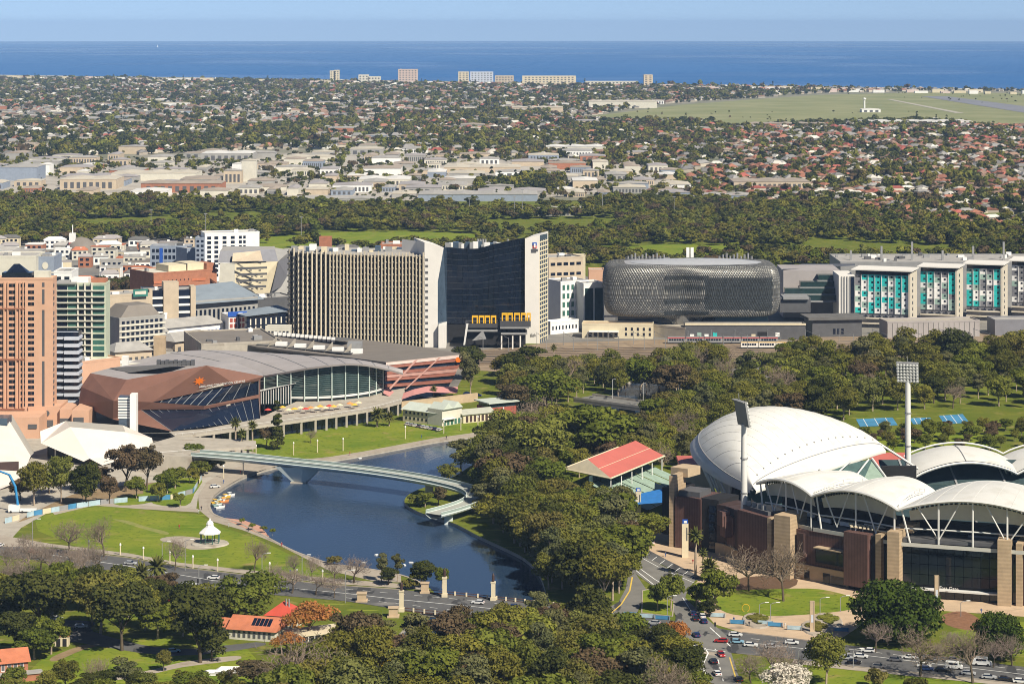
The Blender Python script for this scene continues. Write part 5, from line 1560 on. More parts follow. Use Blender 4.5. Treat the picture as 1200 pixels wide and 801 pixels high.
for i in range(15):
 xa, xb = facade_x[i], facade_x[i + 1]
 for r in range(NRW):
  za0, zb0 = 12 + (z_of(ytop(xa), DG) - 12) * r / NRW, 12 + (z_of(ytop(xb), DG) - 12) * r / NRW
  za1, zb1 = 12 + (z_of(ytop(xa), DG) - 12) * (r + 1) / NRW, 12 + (z_of(ytop(xb), DG) - 12) * (r + 1) / NRW
  g = .09
  w_ = frng.uniform(-.03, .03); v_ = frng.uniform(-.04, .04)
  m_ = MB(); m_.add([Vector((PX(xa, DG) + g, DG + w_, za0 + g)), Vector((PX(xb, DG) - g, DG - w_, zb0 + g)), Vector((PX(xb, DG) - g, DG - w_ + v_, zb1 - g)), Vector((PX(xa, DG) + g, DG + w_ + v_, za1 - g))], [(0, 1, 2, 3)])
  wb(m_, 'pane', M_NAVY, bt)
for r in range(1, NRW):
 m_ = MB(); m_.tube([Vector((PX(x, DG), DG - .05, 12 + (z_of(ytop(x), DG) - 12) * r / NRW)) for x in facade_x], .05, 4); wb(m_, 'floor_line', M_GREYD, bt)
# roof plant seen over the sag
for i in range(16):
 q = Vector((PX(525 + i * 4.6, 1552), 1552 + frng.uniform(-6, 8), 0)); zz = z_of(289, 1540)
 m_ = MB(); m_.obox((q.x, q.y), (1, 0), frng.uniform(2, 4), 4, zz - 6, zz + frng.uniform(-.5, 2.2)); wb(m_, 'plant_unit', [M_GREY, M_WHITE, M_GLASSS][i % 3], bt)
for x in (560, 563, 566, 569, 595):
 q = Vector((PX(x, 1556), 1556, 0)); m_ = MB(); m_.tube([(q.x, q.y, 50), (q.x, q.y, z_of(280, 1556))], .7, 6); wb(m_, 'flue', M_GREY, bt)
# right white slab with crest and beige glazed end
SR = [(615.2, 398), (632, 396), (632, 275.5), (615.2, 279.5)]
m_ = MB()
fr_ = [Vector((PX(x, DG - 3), DG - 3, 0 if y > 390 else z_of(y, DG - 3))) for x, y in SR]
bk_ = [p + Vector((6, 30, 0)) for p in fr_]
m_.poly(fr_)
for i in range(4):
 j = (i + 1) % 4; m_.add([fr_[i], fr_[j], bk_[j], bk_[i]], [(0, 3, 2, 1)])
wb(m_, 'white_slab', M_SLAB, bt)
m_ = MB()
GE = [(632, 1529), (641, 1546)]
e0, e1 = Vector((PX(632.2, 1530), 1530, 0)), Vector((PX(641.5, 1548), 1548, 0))
m_.add([e0, e1, e1 + Vector((0, 0, z_of(273.5, 1548))), e0 + Vector((0, 0, z_of(275.5, 1530)))], [(0, 1, 2, 3)]); wb(m_, 'end_glass', M_GLASSS, bt)
for f_ in range(22):
 z = 3 + f_ * 2.85
 m_ = MB(); m_.tube([e0 + Vector((0, -.3, z)), e1 + Vector((0, -.3, z))], .5, 4); wb(m_, 'end_band', M_CREAM, bt)
for k in range(5):
 q = e0.lerp(e1, k / 4); m_ = MB(); m_.tube([q + Vector((0, -.4, 0)), q + Vector((0, -.4, 64))], .2, 4); wb(m_, 'end_mullion', M_CREAM, bt)
def plate(parent, x0, x1, y0, y1, d, mt, name):
 m_ = MB(); m_.box(PX(x0, d), PX(x1, d), d - .3, d - .02, z_of(y1, d), z_of(y0, d)); return wb(m_, name, mt, parent)
cr_ = plate(bt, 624, 629, 284, 287.6, DG - 3, M_BLUEL, 'crest')
plate(bt, 624.3, 628.8, 287.8, 291, DG - 3, M_REDL, 'crest')
plate(bt, 625.6, 627.6, 285.2, 290, DG - 3.3, M_WHITE, 'crest')
for k in range(3):
 plate(bt, 622.4, 630.4 - (k == 2) * 2, 291.8 + k * 1.5, 292.7 + k * 1.5, DG - 3, M_GREYD, 'crest_lettering')
o_ = inst('lettering', text_mesh('Eth', 2.6, M_GREYD, 'slab_letters'), bt, (PX(625, DG - 3.4) - bt.location.x, DG - 3.5 - bt.location.y, z_of(393, DG)))
cr2 = plate(bt, 489, 495, 290, 294, 1538, M_BLUEL, 'crest')
plate(bt, 491, 493.4, 290.8, 293.2, 1537.6, M_WHITE, 'crest')
# podium with yellow portals
M_PODG = mat('podium_grey', (0.06, 0.06, 0.065), 0.6, var=.15)
for x0, x1, y0, y1, d, mt, nm in ((545, 583, 379, 384, 1505, M_PODG, 'podium_slab'), (586, 622, 376, 383, 1505, M_PODG, 'podium_slab'), (545, 583, 386.5, 388.5, 1504, M_GREY, 'podium_edge'), (586, 620, 383.2, 385, 1504, M_GREY, 'podium_edge'), (587, 618, 390, 392, 1504, M_GREY, 'podium_edge'), (546, 616, 385, 404, 1508, M_BLACK, 'podium_wall')):
 m_ = MB(); m_.box(PX(x0, d), PX(x1, d), d, d + 18, max(0, z_of(y1, d)), z_of(y0, d)); wb(m_, nm, mt, bt)
m_ = MB(); m_.add([P(543, 404, 1500), P(545, 404, 1500), P(549, 379, 1500), P(546.5, 379, 1500)], [(0, 1, 2, 3)]); wb(m_, 'leaning_blade', M_STEEL, bt)
for x in (587, 600, 609):
 m_ = MB(); m_.box(PX(x, 1503), PX(x + 1.6, 1503), 1503, 1504, 0, 8); wb(m_, 'column', M_SLAB, bt)
m_ = MB(); m_.add([P(553, 399, 1502), P(570, 397, 1502), P(566, 387, 1502)], [(0, 1, 2)]); wb(m_, 'gable_panel', M_GREY, bt)
for x, w in ((553, 7), (561, 6.5), (568, 6.5), (575.5, 6), (588, 6), (594.5, 6.5), (602.5, 7), (610.5, 6.5), (617.5, 4.5)):
 d = 1506
 zb = z_of(379 if x < 584 else 376, d)
 h_ = 4.6
 xa, xb = PX(x, d), PX(x + w, d)
 m_ = MB(); m_.box(xa, xa + .75, d, d + 4, zb, zb + h_); m_.box(xb - .75, xb, d, d + 4, zb, zb + h_); m_.box(xa + .75, xb - .75, d, d + 4, zb + h_ - .9, zb + h_); wb(m_, 'yellow_portal', M_YELLOW, bt)
# ================================================================ scale-clad research building
M_SCALE = mat('silver_scale', (0.20, 0.197, 0.187), 0.38, metal=0.55, var=0.12, scale=0.15)
M_SCALED = mat('dark_scale_window', (0.045, 0.05, 0.052), 0.25, var=0.3, scale=0.3)
M_SCALEG = mat('grey_scale_glass', (0.13, 0.13, 0.125), 0.35, metal=0.3, var=0.25, scale=0.12)
M_SCALEL = mat('pale_scale', (0.27, 0.262, 0.24), 0.45, metal=0.3, var=0.1, scale=0.15)
sm = thing('research_building', 'rounded research building wrapped in a silver diamond skin on a funnel foot', 'research building', G(805, 392))
LX0, LX1 = PX(708.5, 1560), PX(916.5, 1560)
cx_, hw = (LX0 + LX1) / 2, (LX1 - LX0) / 2
CY, HD = 1584, 26
ZB, ZT = 13.0, 45.5
def skin(u, v):
 """u round the plan, v from the belly edge over the wall onto the roof rim"""
 a = 2 * math.pi * u
 n_ = 5.5
 c_, s_ = math.cos(a), math.sin(a)
 r_ = (abs(c_) ** n_ + abs(s_) ** n_) ** (-1 / n_)
 # wall profile: tuck under, bulge, roll over
 ph = math.pi * (v - .5) * 1.28
 ins = 1 - .20 * (1 - max(0, math.cos(max(-math.pi / 2, min(math.pi / 2, ph)))) ** .42)
 if abs(ph) > math.pi / 2: ins -= .10 * (abs(ph) - math.pi / 2)
 sn = max(-1, min(1, math.sin(max(-math.pi / 2, min(math.pi / 2, ph)))))
 z = (ZB + ZT) / 2 + (ZT - ZB) / 2 * math.copysign(abs(sn) ** .68, sn)
 x = cx_ + hw * r_ * c_ * ins
 pinch = 4.2 * math.exp(-((x - PX(800, 1560)) / 9.0) ** 2)
 y = CY + (HD * ins) * r_ * s_
 if s_ < 0: y += pinch * min(1, max(0, (46 - z) / 14))
 # the belly runs down into the funnel foot
 if s_ < 0 and v < .16:
  w_ = math.exp(-((x - PX(803, 1560)) / 8.0) ** 2)
  z -= w_ * (12.0) * (1 - v / .16)
 return Vector((x, y, z))
NU, NV = 260, 42
dm = MB()
def in_dark(p):
 px = 600 + p.x / p.y * F; py = HY + (HC - p.z) / p.y * F
 return (826 < px < 905 and 326 < py < 364) or (778 < px < 830 and 322 < py < 372 and (int(py / 4.5) % 3 == 0))
drng = random.Random(3)
for j in range(NV):
 for i in range(NU):
  uc = (i + (.5 if j % 2 else 0)) / NU
  vc = j / (NV - 1)
  du, dv = .5 / NU, 1.0 / (NV - 1)
  pts = [skin(uc, min(1, max(0, vc - dv))), skin(uc + du, vc), skin(uc, min(1, vc + dv)), skin(uc - du, vc)]
  ctr = sum(pts, Vector()) / 4
  if (pts[0] - pts[2]).length < .2: continue
  k = .90
  pts = [ctr + (p - ctr) * k for p in pts]
  nn = (pts[1] - pts[3]).cross(pts[2] - pts[0])
  if nn.length > 0: nn.normalize()
  tip = ctr + nn * .28 * (1 if nn.y < 0 or nn.z > 0 else -1) - Vector((0, 0, .15))
  dk = in_dark(ctr)
  o_ = len(dm.v)
  m1, m2 = (2, 2) if not dk else (1, 1)
  up_m = (0 if not dk else 1)
  dm.add(pts + [tip], [(3, 4, 2), (4, 1, 2)], 3 if (not dk and drng.random() < .25) else up_m)
  dm.add(pts + [tip], [(3, 0, 4), (0, 1, 4)], 1 if dk else 2)
tag(wb(dm, 'diamond_skin', [M_SCALE, M_SCALED, M_SCALEG, M_SCALEL], sm), kind='stuff')
core = MB(); core.grid([[skin(i / 60, v) + (Vector((cx_, CY, 28)) - skin(i / 60, v)) * .02 for i in range(60)] for v in [k / 14 for k in range(15)]], 0, True)
wb(core, 'inner_wall', M_SCALED, sm, True)
m_ = MB()
rim = [skin(i / 60, 1.0) for i in range(60)]
m_.poly([p + Vector((0, 0, -.2)) for p in rim]); wb(m_, 'roof', mat('dull_grey_roof', (0.33, 0.33, 0.34), .6, var=.1, scale=.05), sm)
m_ = MB(); rows = []
for t, z in ((.72, 45.5), (.55, 46.6), (.28, 47.4), (.02, 47.7)):
 rows.append([Vector((cx_ + 4 + hw * t * 1.05 * math.cos(2 * math.pi * i / 40), CY + HD * t * 1.1 * math.sin(2 * math.pi * i / 40), z)) for i in range(40)])
m_.grid(rows, 0, True); wb(m_, 'roof_cap', mat('cap_metal', (0.40, 0.41, 0.43), .5, var=.06), sm, True)
m_ = MB(); rows = []
for r_, z in ((10, 13.5), (7.2, 7), (6.2, 0)):
 rows.append([Vector((PX(805, 1562) + r_ * 1.2 * math.cos(2 * math.pi * i / 14), 1570 + r_ * .6 * math.sin(2 * math.pi * i / 14), z)) for i in range(14)])
m_.grid(rows, 0, True); wb(m_, 'funnel_foot', M_SCALEL, sm)
for x0, x1, mt in ((724, 792, M_GLASSS), (816, 838, M_GLASSB), (838, 900, mat('pale_green_glass', (0.25, 0.36, 0.33), .3, var=.1)), (792, 816, M_GLASSB)):
 m_ = MB(); m_.box(PX(x0, 1572), PX(x1, 1572), 1572, 1610, 0, 13.5); wb(m_, 'ground_floor_glass', mt, sm)
for x0, n_ in ((736, 11), (843, 10)):
 for k in range(n_):
  q = Vector((PX(x0 + k * 4.2, 1640), 1640, 0)); m_ = MB(); m_.tube([(q.x, q.y, 30), (q.x, q.y, z_of(300, 1640) + (k % 3))], .75, 6); wb(m_, 'flue', M_GREY, sm)
m_ = MB(); m_.box(PX(733, 1641), PX(785, 1641), 1641, 1643, 40, 43); wb(m_, 'flue_base', M_GREY, sm)
for x in (806, 811):
 m_ = MB(); m_.obox((PX(x, 1610), 1610), (1, 0), 2, 2, 46, 52.5); wb(m_, 'flue', M_WHITE, sm)
# ================================================================ hospital: panelled ward blocks
M_TEAL = mat('teal_panel', (0.03, 0.48, 0.46), 0.5, var=.06)
M_SAGE = mat('sage_panel', (0.30, 0.42, 0.37), 0.6, var=.06)
M_WPAN = mat('white_panel', (0.80, 0.79, 0.77), 0.6, var=.05)
M_GPAN = mat('grey_panel', (0.20, 0.20, 0.22), 0.6, var=.08)
M_CWALL = mat('cream_end_wall', (0.58, 0.52, 0.42), 0.75, var=.06, scale=.2)
PAN = [M_TEAL, M_WPAN, M_SAGE, M_GPAN]
PATS = [["3321210", "0110121", "0001100", "0002001", "0021011", "2121003", "0000201", "0001112"],
  ["0012002", "0021131", "3211123", "3123213", "0000322"],
  ["2001000", "0002110", "1233123", "3213113", "0010000"], ["1312331", "3331133", "2313313", "3133113", "3311331"]]
hrng = random.Random(2)
def ward(x0, x1, x2, ytop_, d0, label, pat, ncol):
 """ward block turned to the left: panels from px x0 (far) to x1 (near), cream end wall facing right to x2"""
 d1 = d0 - 12 * (x1 - x0) / 64.0
 A_, B_ = Vector((PX(x0, d0), d0, 0)), Vector((PX(x1, d1), d1, 0))
 loc, rz, L = frame(A_, B_)
 t = thing('hospital_ward', label, 'hospital block', loc, rz, 'hospital ward blocks')
 h = z_of(ytop_, d0)
 DEP_ = (PX(x2, d1 + 8) - PX(x1, d1)) / max(.2, -math.sin(rz)) * .92
 MB().box(0, L, .6, DEP_, 0, h).build('wall', M_GPAN, t)
 z0 = 9.5
 cw, rh = L / ncol, (h - z0) / 7
 for c in range(ncol):
  s_ = pat[c % len(pat)]
  for r in range(7):
   k = int(s_[r % len(s_)])
   zz = z0 + (6 - r) * rh
   pc(t, 'panel', PAN[k], c * cw + .12, c * cw + cw * .93, 0, .58, zz + .05, zz + rh - .05)
   pc(t, 'window', M_GLASSB, c * cw + cw * (.34 if c % 2 else .46), c * cw + cw * (.60 if c % 2 else .72), -.14, 0, zz + rh * .48, zz + rh * .80)
  pc(t, 'fin', M_WPAN, c * cw + cw * .95, c * cw + cw * 1.0, -.7, .5, z0, h)
 for k in range(2):
  pc(t, 'balcony_band', M_CWALL, 0, L, -1.2, .5, 2.5 + k * 3.4, 3.4 + k * 3.4)
 facade(t, 'window', 0, L, .6, 8.8, ncol, 2, .7, .5, M_GLASSB, y=.35, depth=.25)
 MB().box(L, L + 1.2, -1.5, DEP_, 0, h + 1.5).build('end_wall', M_CWALL, t)
 for r in range(8):
  inst('window', unit_box_mesh(M_GLASSB), t, (L + 1.4, DEP_ * .3, 4 + r * 3.9), math.pi / 2, (2.6, .2, 2.0))
 pc(t, 'attic', M_GLASSB, 0, L, 1.5, DEP_, h, h + 2.8)
 m_ = MB(); m_.box(-2, L + 2.4, -2.6, DEP_, h + 2.8, h + 3.5); m_.build('roof', M_SLAB, t)
ward(1002, 1065, 1078, 321, 1612, 'hospital block with teal and white panels at the left end of the row', PATS[0], 8)
ward(1078.5, 1120, 1132, 317.6, 1631, 'second hospital block from the left, teal, sage and grey panels', PATS[1], 5)
ward(1132.5, 1173, 1185, 314.2, 1651, 'third hospital block with teal corner panels', PATS[2], 5)
ward(1185.5, 1226, 1240, 310.5, 1674, 'rightmost hospital block with dull grey panels cut by the picture edge', PATS[3], 5)
hw_ = thing('hospital_wing', 'low grey and glass hospital wing between the silver building and the ward blocks', 'hospital block', Vector((PX(917, 1610), 1610, 0)))
def hb(x0, x1, y0, y1, d, dep, mt, nm):
 m_ = MB(); m_.box(PX(x0, d), PX(x1, d), d, d + dep, max(0, z_of(y1, d)), z_of(y0, d)); return wb(m_, nm, mt, hw_)
hb(918, 985, 317, 372, 1640, 40, M_ROOFL, 'upper_wall')
for k, (x0, y0) in enumerate(((959, 322), (938, 330), (920, 338), (918, 346))):
 hb(x0, 985, y0, y0 + 6.5, 1632 - k * 5, 8, M_GLASST, 'window_band')
 hb(x0 - 1, 985, y0 + 6.5, y0 + 8, 1630 - k * 5, 10, M_GREY, 'sill_band')
hb(914, 950, 349, 366, 1604, 16, M_GREYD, 'low_block')
hb(918, 948, 348, 351, 1602, 18, M_GREY, 'canopy')
hb(983, 1001.5, 322.5, 376, 1604, 30, M_SLAB, 'grey_wall')
for k in range(5):
 hb(986 + k * 3.1, 987.2 + k * 3.1, 324, 374, 1603.5, .6, M_GREY, 'wall_rib')
hb(997, 1001.4, 324, 372, 1603.3, 1, M_GLASSB, 'window_band')
m_ = MB(); m_.add([P(914, 316, 1640), P(1002, 311, 1690), P(1002, 309, 1720), P(940, 309, 1720)], [(0, 1, 2, 3)]); wb(m_, 'roof', M_GREYD, hw_)
t, L, h = block('hospital_roof', 'long grey plant roof behind the hospital ward blocks', 'hospital block', (985, 359), (1300, 359), 308, 60, M_GREY, M_ROOFG)
roof_bits(t, L, 60, h, 34, 5)
for k in range(8):
 pc(t, 'flue', M_GREY, L * (.05 + k * .115), L * (.05 + k * .115) + 1.4, 20, 21.4, h, h + 7 + (k % 3) * 3)
# podium walls along the railway
for nm, lb, a, b, yt, dep, mt, rmt in (
 ('podium_block', 'dark grey windowless block right of the long wall by the tracks', (952, 395), (1010, 394), 374, 22, M_GREYD, M_ROOFG),
 ('retaining_wall', 'long dark graffiti wall with pale coping beside the trains', (803, 398), (944, 398), 381, 14, M_GREYD, M_CONC),
 ('retaining_wall', 'pale concrete wall under the silver diamond building', (764, 394), (803, 398), 381, 14, M_CONC, M_CONC),
 ('retaining_wall', 'ribbed grey retaining wall below the ward blocks', (1040, 396), (1148, 394), 378, 18, M_ROOFL, M_CONC),
 ('retaining_wall', 'dark boxy wall at the right edge by the tracks', (1166, 393), (1300, 392), 376, 20, M_GPAN, M_ROOFG)):
 t, L, h = block(nm, lb, 'wall', a, b, yt, dep, mt, rmt)
 if 'graffiti' in lb:
  for k, (x, c) in enumerate(((.04, M_WHITE), (.10, M_SAGE), (.16, M_WPAN), (.23, M_TEAL), (.55, M_CREAM), (.75, M_WPAN))):
   pc(t, 'graffiti', c, L * x, L * x + 2.6, -.06, 0, 2, 3.6 + (k % 2))
  pc(t, 'doorway', M_BLACK, L * .60, L * .68, -.1, 0, 1.5, 5)
  pc(t, 'coping', M_CREAM, -.2, L + .2, -.4, 1.5, h, h + 1.1)
 elif 'ribbed' in lb:
  for k in range(18): pc(t, 'rib', M_ROOFG, L * k / 18, L * k / 18 + .5, -.3, 0, .2, h - .4)
 elif 'dark grey windowless' in lb:
  pc(t, 'roof_slab', M_ROOFD, -3, L + 2, -2, 20, h - .5, h + 1.2)
  facade(t, 'window', L * .4, L * .65, 1, 6, 3, 1, .6, .7)
t, L, h = block('station_building', 'small cream two storey building beside the railway yard', 'building', (682, 396), (765, 397), 380, 14, M_CREAM, M_TAN2)
facade(t, 'window', L * .58, L, 1.2, h - 1, 5, 2, .35, .6)
pc(t, 'awning', M_WHITE, L * .1, L * .52, -3, 0, 4.2, 4.8)
facade(t, 'window', L * .08, L * .52, .5, 4, 6, 1, .6, .8)
# ================================================================ city edge at left
M_PEACH = mat('peach_render', (0.58, 0.35, 0.235), 0.8, var=.07, scale=.12)
M_PEACHD = mat('peach_band', (0.30, 0.13, 0.08), 0.8, var=.1)
M_OFFW = mat('offwhite_render', (0.60, 0.57, 0.48), 0.8, var=.08, scale=.2)
M_PALEGR = mat('pale_green_render', (0.46, 0.50, 0.38), 0.8, var=.08)
M_BEIGE = mat('beige_render', (0.50, 0.41, 0.30), 0.85, var=.1, scale=.2)
M_BRICK = mat('orange_brick', (0.37, 0.155, 0.09), 0.85, var=.14, scale=.4)
M_BRICKR = mat('red_brick', (0.34, 0.085, 0.06), 0.85, var=.14, scale=.4)
M_GREYW = mat('grey_render', (0.33, 0.32, 0.30), 0.85, var=.1, scale=.2)
M_BLUEG = mat('blue_grey_render', (0.25, 0.29, 0.36), 0.75, var=.1)
M_BLUEROOF = mat('blue_grey_roof', (0.24, 0.28, 0.32), 0.6, var=.1, scale=.1)
M_TERRA = mat('terracotta_tile', (0.48, 0.165, 0.085), 0.85, var=.16, scale=.3)
M_TGREEN = mat('green_window_glass', (0.05, 0.14, 0.11), 0.2, var=.25, spec=.5)
M_BALC = mat('balcony_white_blue', (0.52, 0.55, 0.62), 0.6, var=.08)
crng = random.Random(12)
# ---- peach hotel
t, L, h = block('hotel_tower', 'tall peach hotel tower with rows of small dark windows at the left edge', 'hotel', (-75, 505), (62, 505), 327, 10, M_PEACH, M_OFFW)
d_h = Dof(505)
X = lambda px: (px - 600) / F * d_h - t.location.x
Z = lambda py: HC - (py - HY) / F * d_h
rows_y = [334.2, 342.2, 349.2, 356, 366.6, 373.3, 380.6, 387.6, 394.5, 401.2, 408.3, 415.2, 426, 432.7, 439.7, 446.7, 453.5, 460.5, 467.6, 474.5]
for y in rows_y:
 for x0, x1 in ((-38, -31), (-24, -17), (-11, -5), (0, 4.6), (10.6, 18), (24.2, 28.4), (33, 40)):
  pc(t, 'window', M_GLASSB, X(x0), X(x1), -.16, 0, Z(y + 1.9), Z(y - 1.9))
  pc(t, 'mullion', M_PEACHD, X((x0 + x1) / 2) - .08, X((x0 + x1) / 2) + .08, -.22, -.16, Z(y + 1.9), Z(y - 1.9))
for y0, y1 in ((331, 336), (339, 356), (363, 417), (423, 476)):
 pc(t, 'slit_window', M_GREYD, X(49.4), X(52.2), -.12, 0, Z(y1), Z(y0))
pc(t, 'groove', M_BLACK, X(28.6), X(29.4), -.1, 0, Z(476), Z(331))
for x0, x1 in ((-42, -28), (-13, 5.6), (9, 19.6), (23, 28)):
 pc(t, 'bay', M_PEACH, X(x0) , X(x0) + .5, -.9, 0, Z(478), Z(330))
 pc(t, 'bay', M_PEACH, X(x1) - .5, X(x1), -.9, 0, Z(478), Z(330))
for y in (361.2, 420.6, 479):
 pc(t, 'string_course', M_PEACHD, X(-60), X(29), -1.0, 0, Z(y + .9), Z(y - .6))
pc(t, 'lobby_glass', M_GLASSB, X(2), X(30), -.6, 0, Z(487), Z(481))
for k in range(20):
 pc(t, 'edge_window', M_GREYD, L - .05, L + .3, .8, 2.4, Z(rows_y[k] + 1.9), Z(rows_y[k] - 1.5))
m_ = MB(); a0, a1, b0, b1 = X(1.5), X(36), 1.5, 9.5
m_.add([(a0, b0, h + 1), (a1, b0, h + 1), (a1, b1, h + 1), (a0, b1, h + 1), (X(14), 5, h + 7), (X(20), 6, h + 7)], [(0, 1, 5, 4), (1, 2, 5), (2, 3, 4, 5), (3, 0, 4)]); m_.box(a0, a1, b0 + .2, b1, h, h + 3); m_.build('glass_pyramid', M_GLASSB, t)
pc(t, 'roof_hut', M_OFFW, X(39), X(56), 2, 9, h, h + 3.5)
pd = thing('hotel_podium', 'low peach podium with round window beside the hotel tower', 'hotel', G(40, 512))
def pbox(x0, x1, y0, y1, d, dep, mt, nm):
 m_ = MB(); m_.box((x0 - 600) / F * d, (x1 - 600) / F * d, d, d + dep, max(0, HC - (y1 - HY) / F * d), HC - (y0 - HY) / F * d); return wb(m_, nm, mt, pd)
pbox(-20, 46, 489, 520, 1180, 20, M_PEACH, 'wall'); pbox(33, 70, 476, 505, 1200, 22, M_PEACH, 'wall'); pbox(70, 84, 479, 505, 1198, 20, M_PEACH, 'wall'); pbox(84, 104, 481, 510, 1185, 22, M_PEACH, 'wall')
pbox(33, 43, 497, 502, 1179.6, 1, M_GREYD, 'window'); pbox(46, 62, 492, 500, 1199.6, 1, M_GREYD, 'window'); pbox(70, 82, 490, 498, 1197.6, 1, M_GREYD, 'window'); pbox(86, 98, 489, 495, 1184.6, 1, M_GREYD, 'window')
m_ = MB(); c_ = P(55, 484, 1199.5); m_.poly([c_ + Vector((1.3 * math.cos(k * .3927), 0, 1.3 * math.sin(k * .3927))) for k in range(16)]); wb(m_, 'round_window', M_GREYD, pd)
# ---- pale apartment tower with balconies
t, L, h = block('apartment_tower', 'cream and pale green apartment tower with stacked balconies', 'apartment tower', (66, 462), (124, 462), 333, 14, M_PALEGR, M_OFFW)
for f_ in range(17):
 z = 4 + f_ * 3.25
 if z > h - 2: break
 for k, (f0, f1) in enumerate(((.02, .22), (.24, .42), (.46, .56), (.60, .70), (.74, .97))):
  pc(t, 'window', [M_GLASSB, M_TGREEN, M_GLASSB, M_GLASSB, M_TGREEN][k] if (f_ + k) % 3 else M_GLASST, L * f0, L * f1, -.1, 0, z + .3, z + 2.5)
  if k in (0, 1, 4) and f_ > 9 or k in (2, 3):
   pc(t, 'balcony', M_OFFW, L * f0 - .4, L * f1 + .4, -1.6, 0, z - .3, z + .25)
for f0 in (.44, .58, .72):
 pc(t, 'pier', M_OFFW, L * f0 - .4, L * f0 + .4, -1.0, 0, 0, h + 1)
pc(t, 'roof_hut', M_WHITE, L * .28, L * .62, 3, 12, h, h + 3); pc(t, 'roof_hut', M_BRICK, L * .68, L * .97, 4, 12, h, h + 2.4)
pc(t, 'roof_slab', M_GREYW, -1, L * .4, -1.5, 14, h + .3, h + 1.0)
# ---- banded balcony tower
t, L, h = block('balcony_tower', 'blue white tower with long curved balconies beside the peach hotel', 'apartment tower', (62, 492), (92, 492), 391, 9, M_GLASSB, M_BALC)
for f_ in range(12):
 z = 1.5 + f_ * 3.55
 if z > h - 1.5: break
 pc(t, 'balcony', M_BALC, L * .46, L + .6, -2.2, 0, z, z + 1.5)
 pc(t, 'balcony', M_BALC, 0, L * .42, -1.2, 0, z + .2, z + 1.4)
 pc(t, 'end_band', M_BALC, L, L + .5, 0, 9, z, z + 1.5)
# ---- named mid buildings: (name, label, a, b, ytop, depth, wall, roof, cols, rows, glass)
def gen(name, label, a, b, ytop, depth, mt, rmt, cols=0, rows=0, glass=None, bits=2, fw=.6, fh=.5, band=None, cat='building', group=None, side=0):
 t, L, h = block(name, label, cat, a, b, ytop, depth, mt, rmt, group=group)
 if cols: facade(t, 'window', L * .03, L * .97, 1.0, h - .6, cols, rows, fw, fh, glass or M_GLASSB)
 if side and rows: facade(t, 'window', depth * .05, depth * .95, 1.0, h - .6, side, rows, fw, fh, glass or M_GLASSB, side=L)
 if band:
  for r in range(rows):
   z = 1 + (h - 1.6) * r / rows
   pc(t, 'floor_band', band, -.3, L + .3, -.5, 0, z - .5, z + .6)
 roof_bits(t, L, depth, h, bits, crng.randrange(999))
 return t, L, h
gen('office_block', 'cream office block behind the peach hotel roof', (-20, 392), (42, 392), 301, 30, M_OFFW, M_ROOFG, 0, 0)
t, L, h = gen('office_block', 'blue grey panelled block with round logo behind the hotel roof', (41, 390), (63, 390), 302, 28, M_BLUEG, M_ROOFG, 0, 0)
pc(t, 'pier', M_OFFW, -3, 1.5, -.5, 10, 0, h); pc(t, 'sill_band', M_OFFW, 1.5, L, -.3, 0, h - 10, h - 9)
m_ = MB(); m_.poly([(L * .55 + 2 * math.cos(k * .3927), -.3, h - 5 + 2.4 * math.sin(k * .3927)) for k in range(16)]); m_.build('round_logo', M_OFFW, t)
gen('office_block', 'small white block with dark glazed top right of the hotel', (63, 400), (84, 400), 319, 24, M_WHITE, M_ROOFG, 2, 5, None, 1)
t, L, h = gen('car_park', 'grey hotel block with rows of square windows', (140, 418), (193, 413), 374, 26, M_GREYW, M_ROOFT, 9, 6, None, 2, .62, .5, M_OFFW)
m_ = MB(); m_.add([(L * .05, 2, h), (L * .95, 2, h), (L * .95, 24, h), (L * .05, 24, h), (L * .3, 6, h + 7), (L * .8, 6, h + 7), (L * .8, 22, h + 7), (L * .3, 22, h + 7)], [(0, 1, 5, 4), (1, 2, 6, 5), (2, 3, 7, 6), (3, 0, 4, 7), (4, 5, 6, 7)]); m_.build('mansard', M_ROOFT, t)
t, L, h = gen('office_block', 'beige blank walled block carrying a green and blue roof sign', (126, 405), (176, 402), 347, 24, M_BEIGE, M_ROOFG)
pc(t, 'sign_board', mat('green_sign', (0.03, 0.17, 0.14), .6, var=.1), L * .58, L * .92, -2, -1.6, h - 1, h + 3.6); pc(t, 'sign_lettering', M_OFFW, L * .62, L * .88, -2.1, -2.0, h + .4, h + 2.4)
t, L, h = gen('car_park', 'white banded open car park with beige stair towers', (170, 396), (229, 394), 342, 24, M_GLASSB, M_ROOFG, 0, 0)
for r in range(6): pc(t, 'parapet_band', M_WHITE, -.2, L + .2, -.6, 0, 1 + r * (h - 1) / 6, 2.4 + r * (h - 1) / 6)
for x0, x1, z1 in ((.08, .14, 1.5), (.36, .66, 6), (.90, 1.0, 3)): pc(t, 'stair_tower', M_BEIGE, L * x0, L * x1, -1.6, 8, 0, h + z1)
t, L, h = gen('brick_building', 'wide orange brick building with banded corners', (180, 372), (254, 366), 321, 34, M_BRICK, M_OFFW, 0, 0, None, 3)
for r in range(4):
 z = 6 + r * (h - 7) / 4
 pc(t, 'floor_band', M_TERRA, 0, L * .14, -.4, 0, z, z + 1.6); pc(t, 'floor_band', M_TERRA, L * .6, L * .82, -.4, 0, z, z + 1.6)
 facade(t, 'window', L * .2, L * .58, z, z + 3, 6, 1, .25, .3)
pc(t, 'roof_block', M_CREAM, L * .3, L * .58, 6, 24, h, h + 4.5); pc(t, 'roof_block', M_CREAM, L * .6, L * .86, 6, 24, h, h + 5); pc(t, 'roof_block', M_BRICK, L * .86, L, 2, 20, h, h + 4.5)
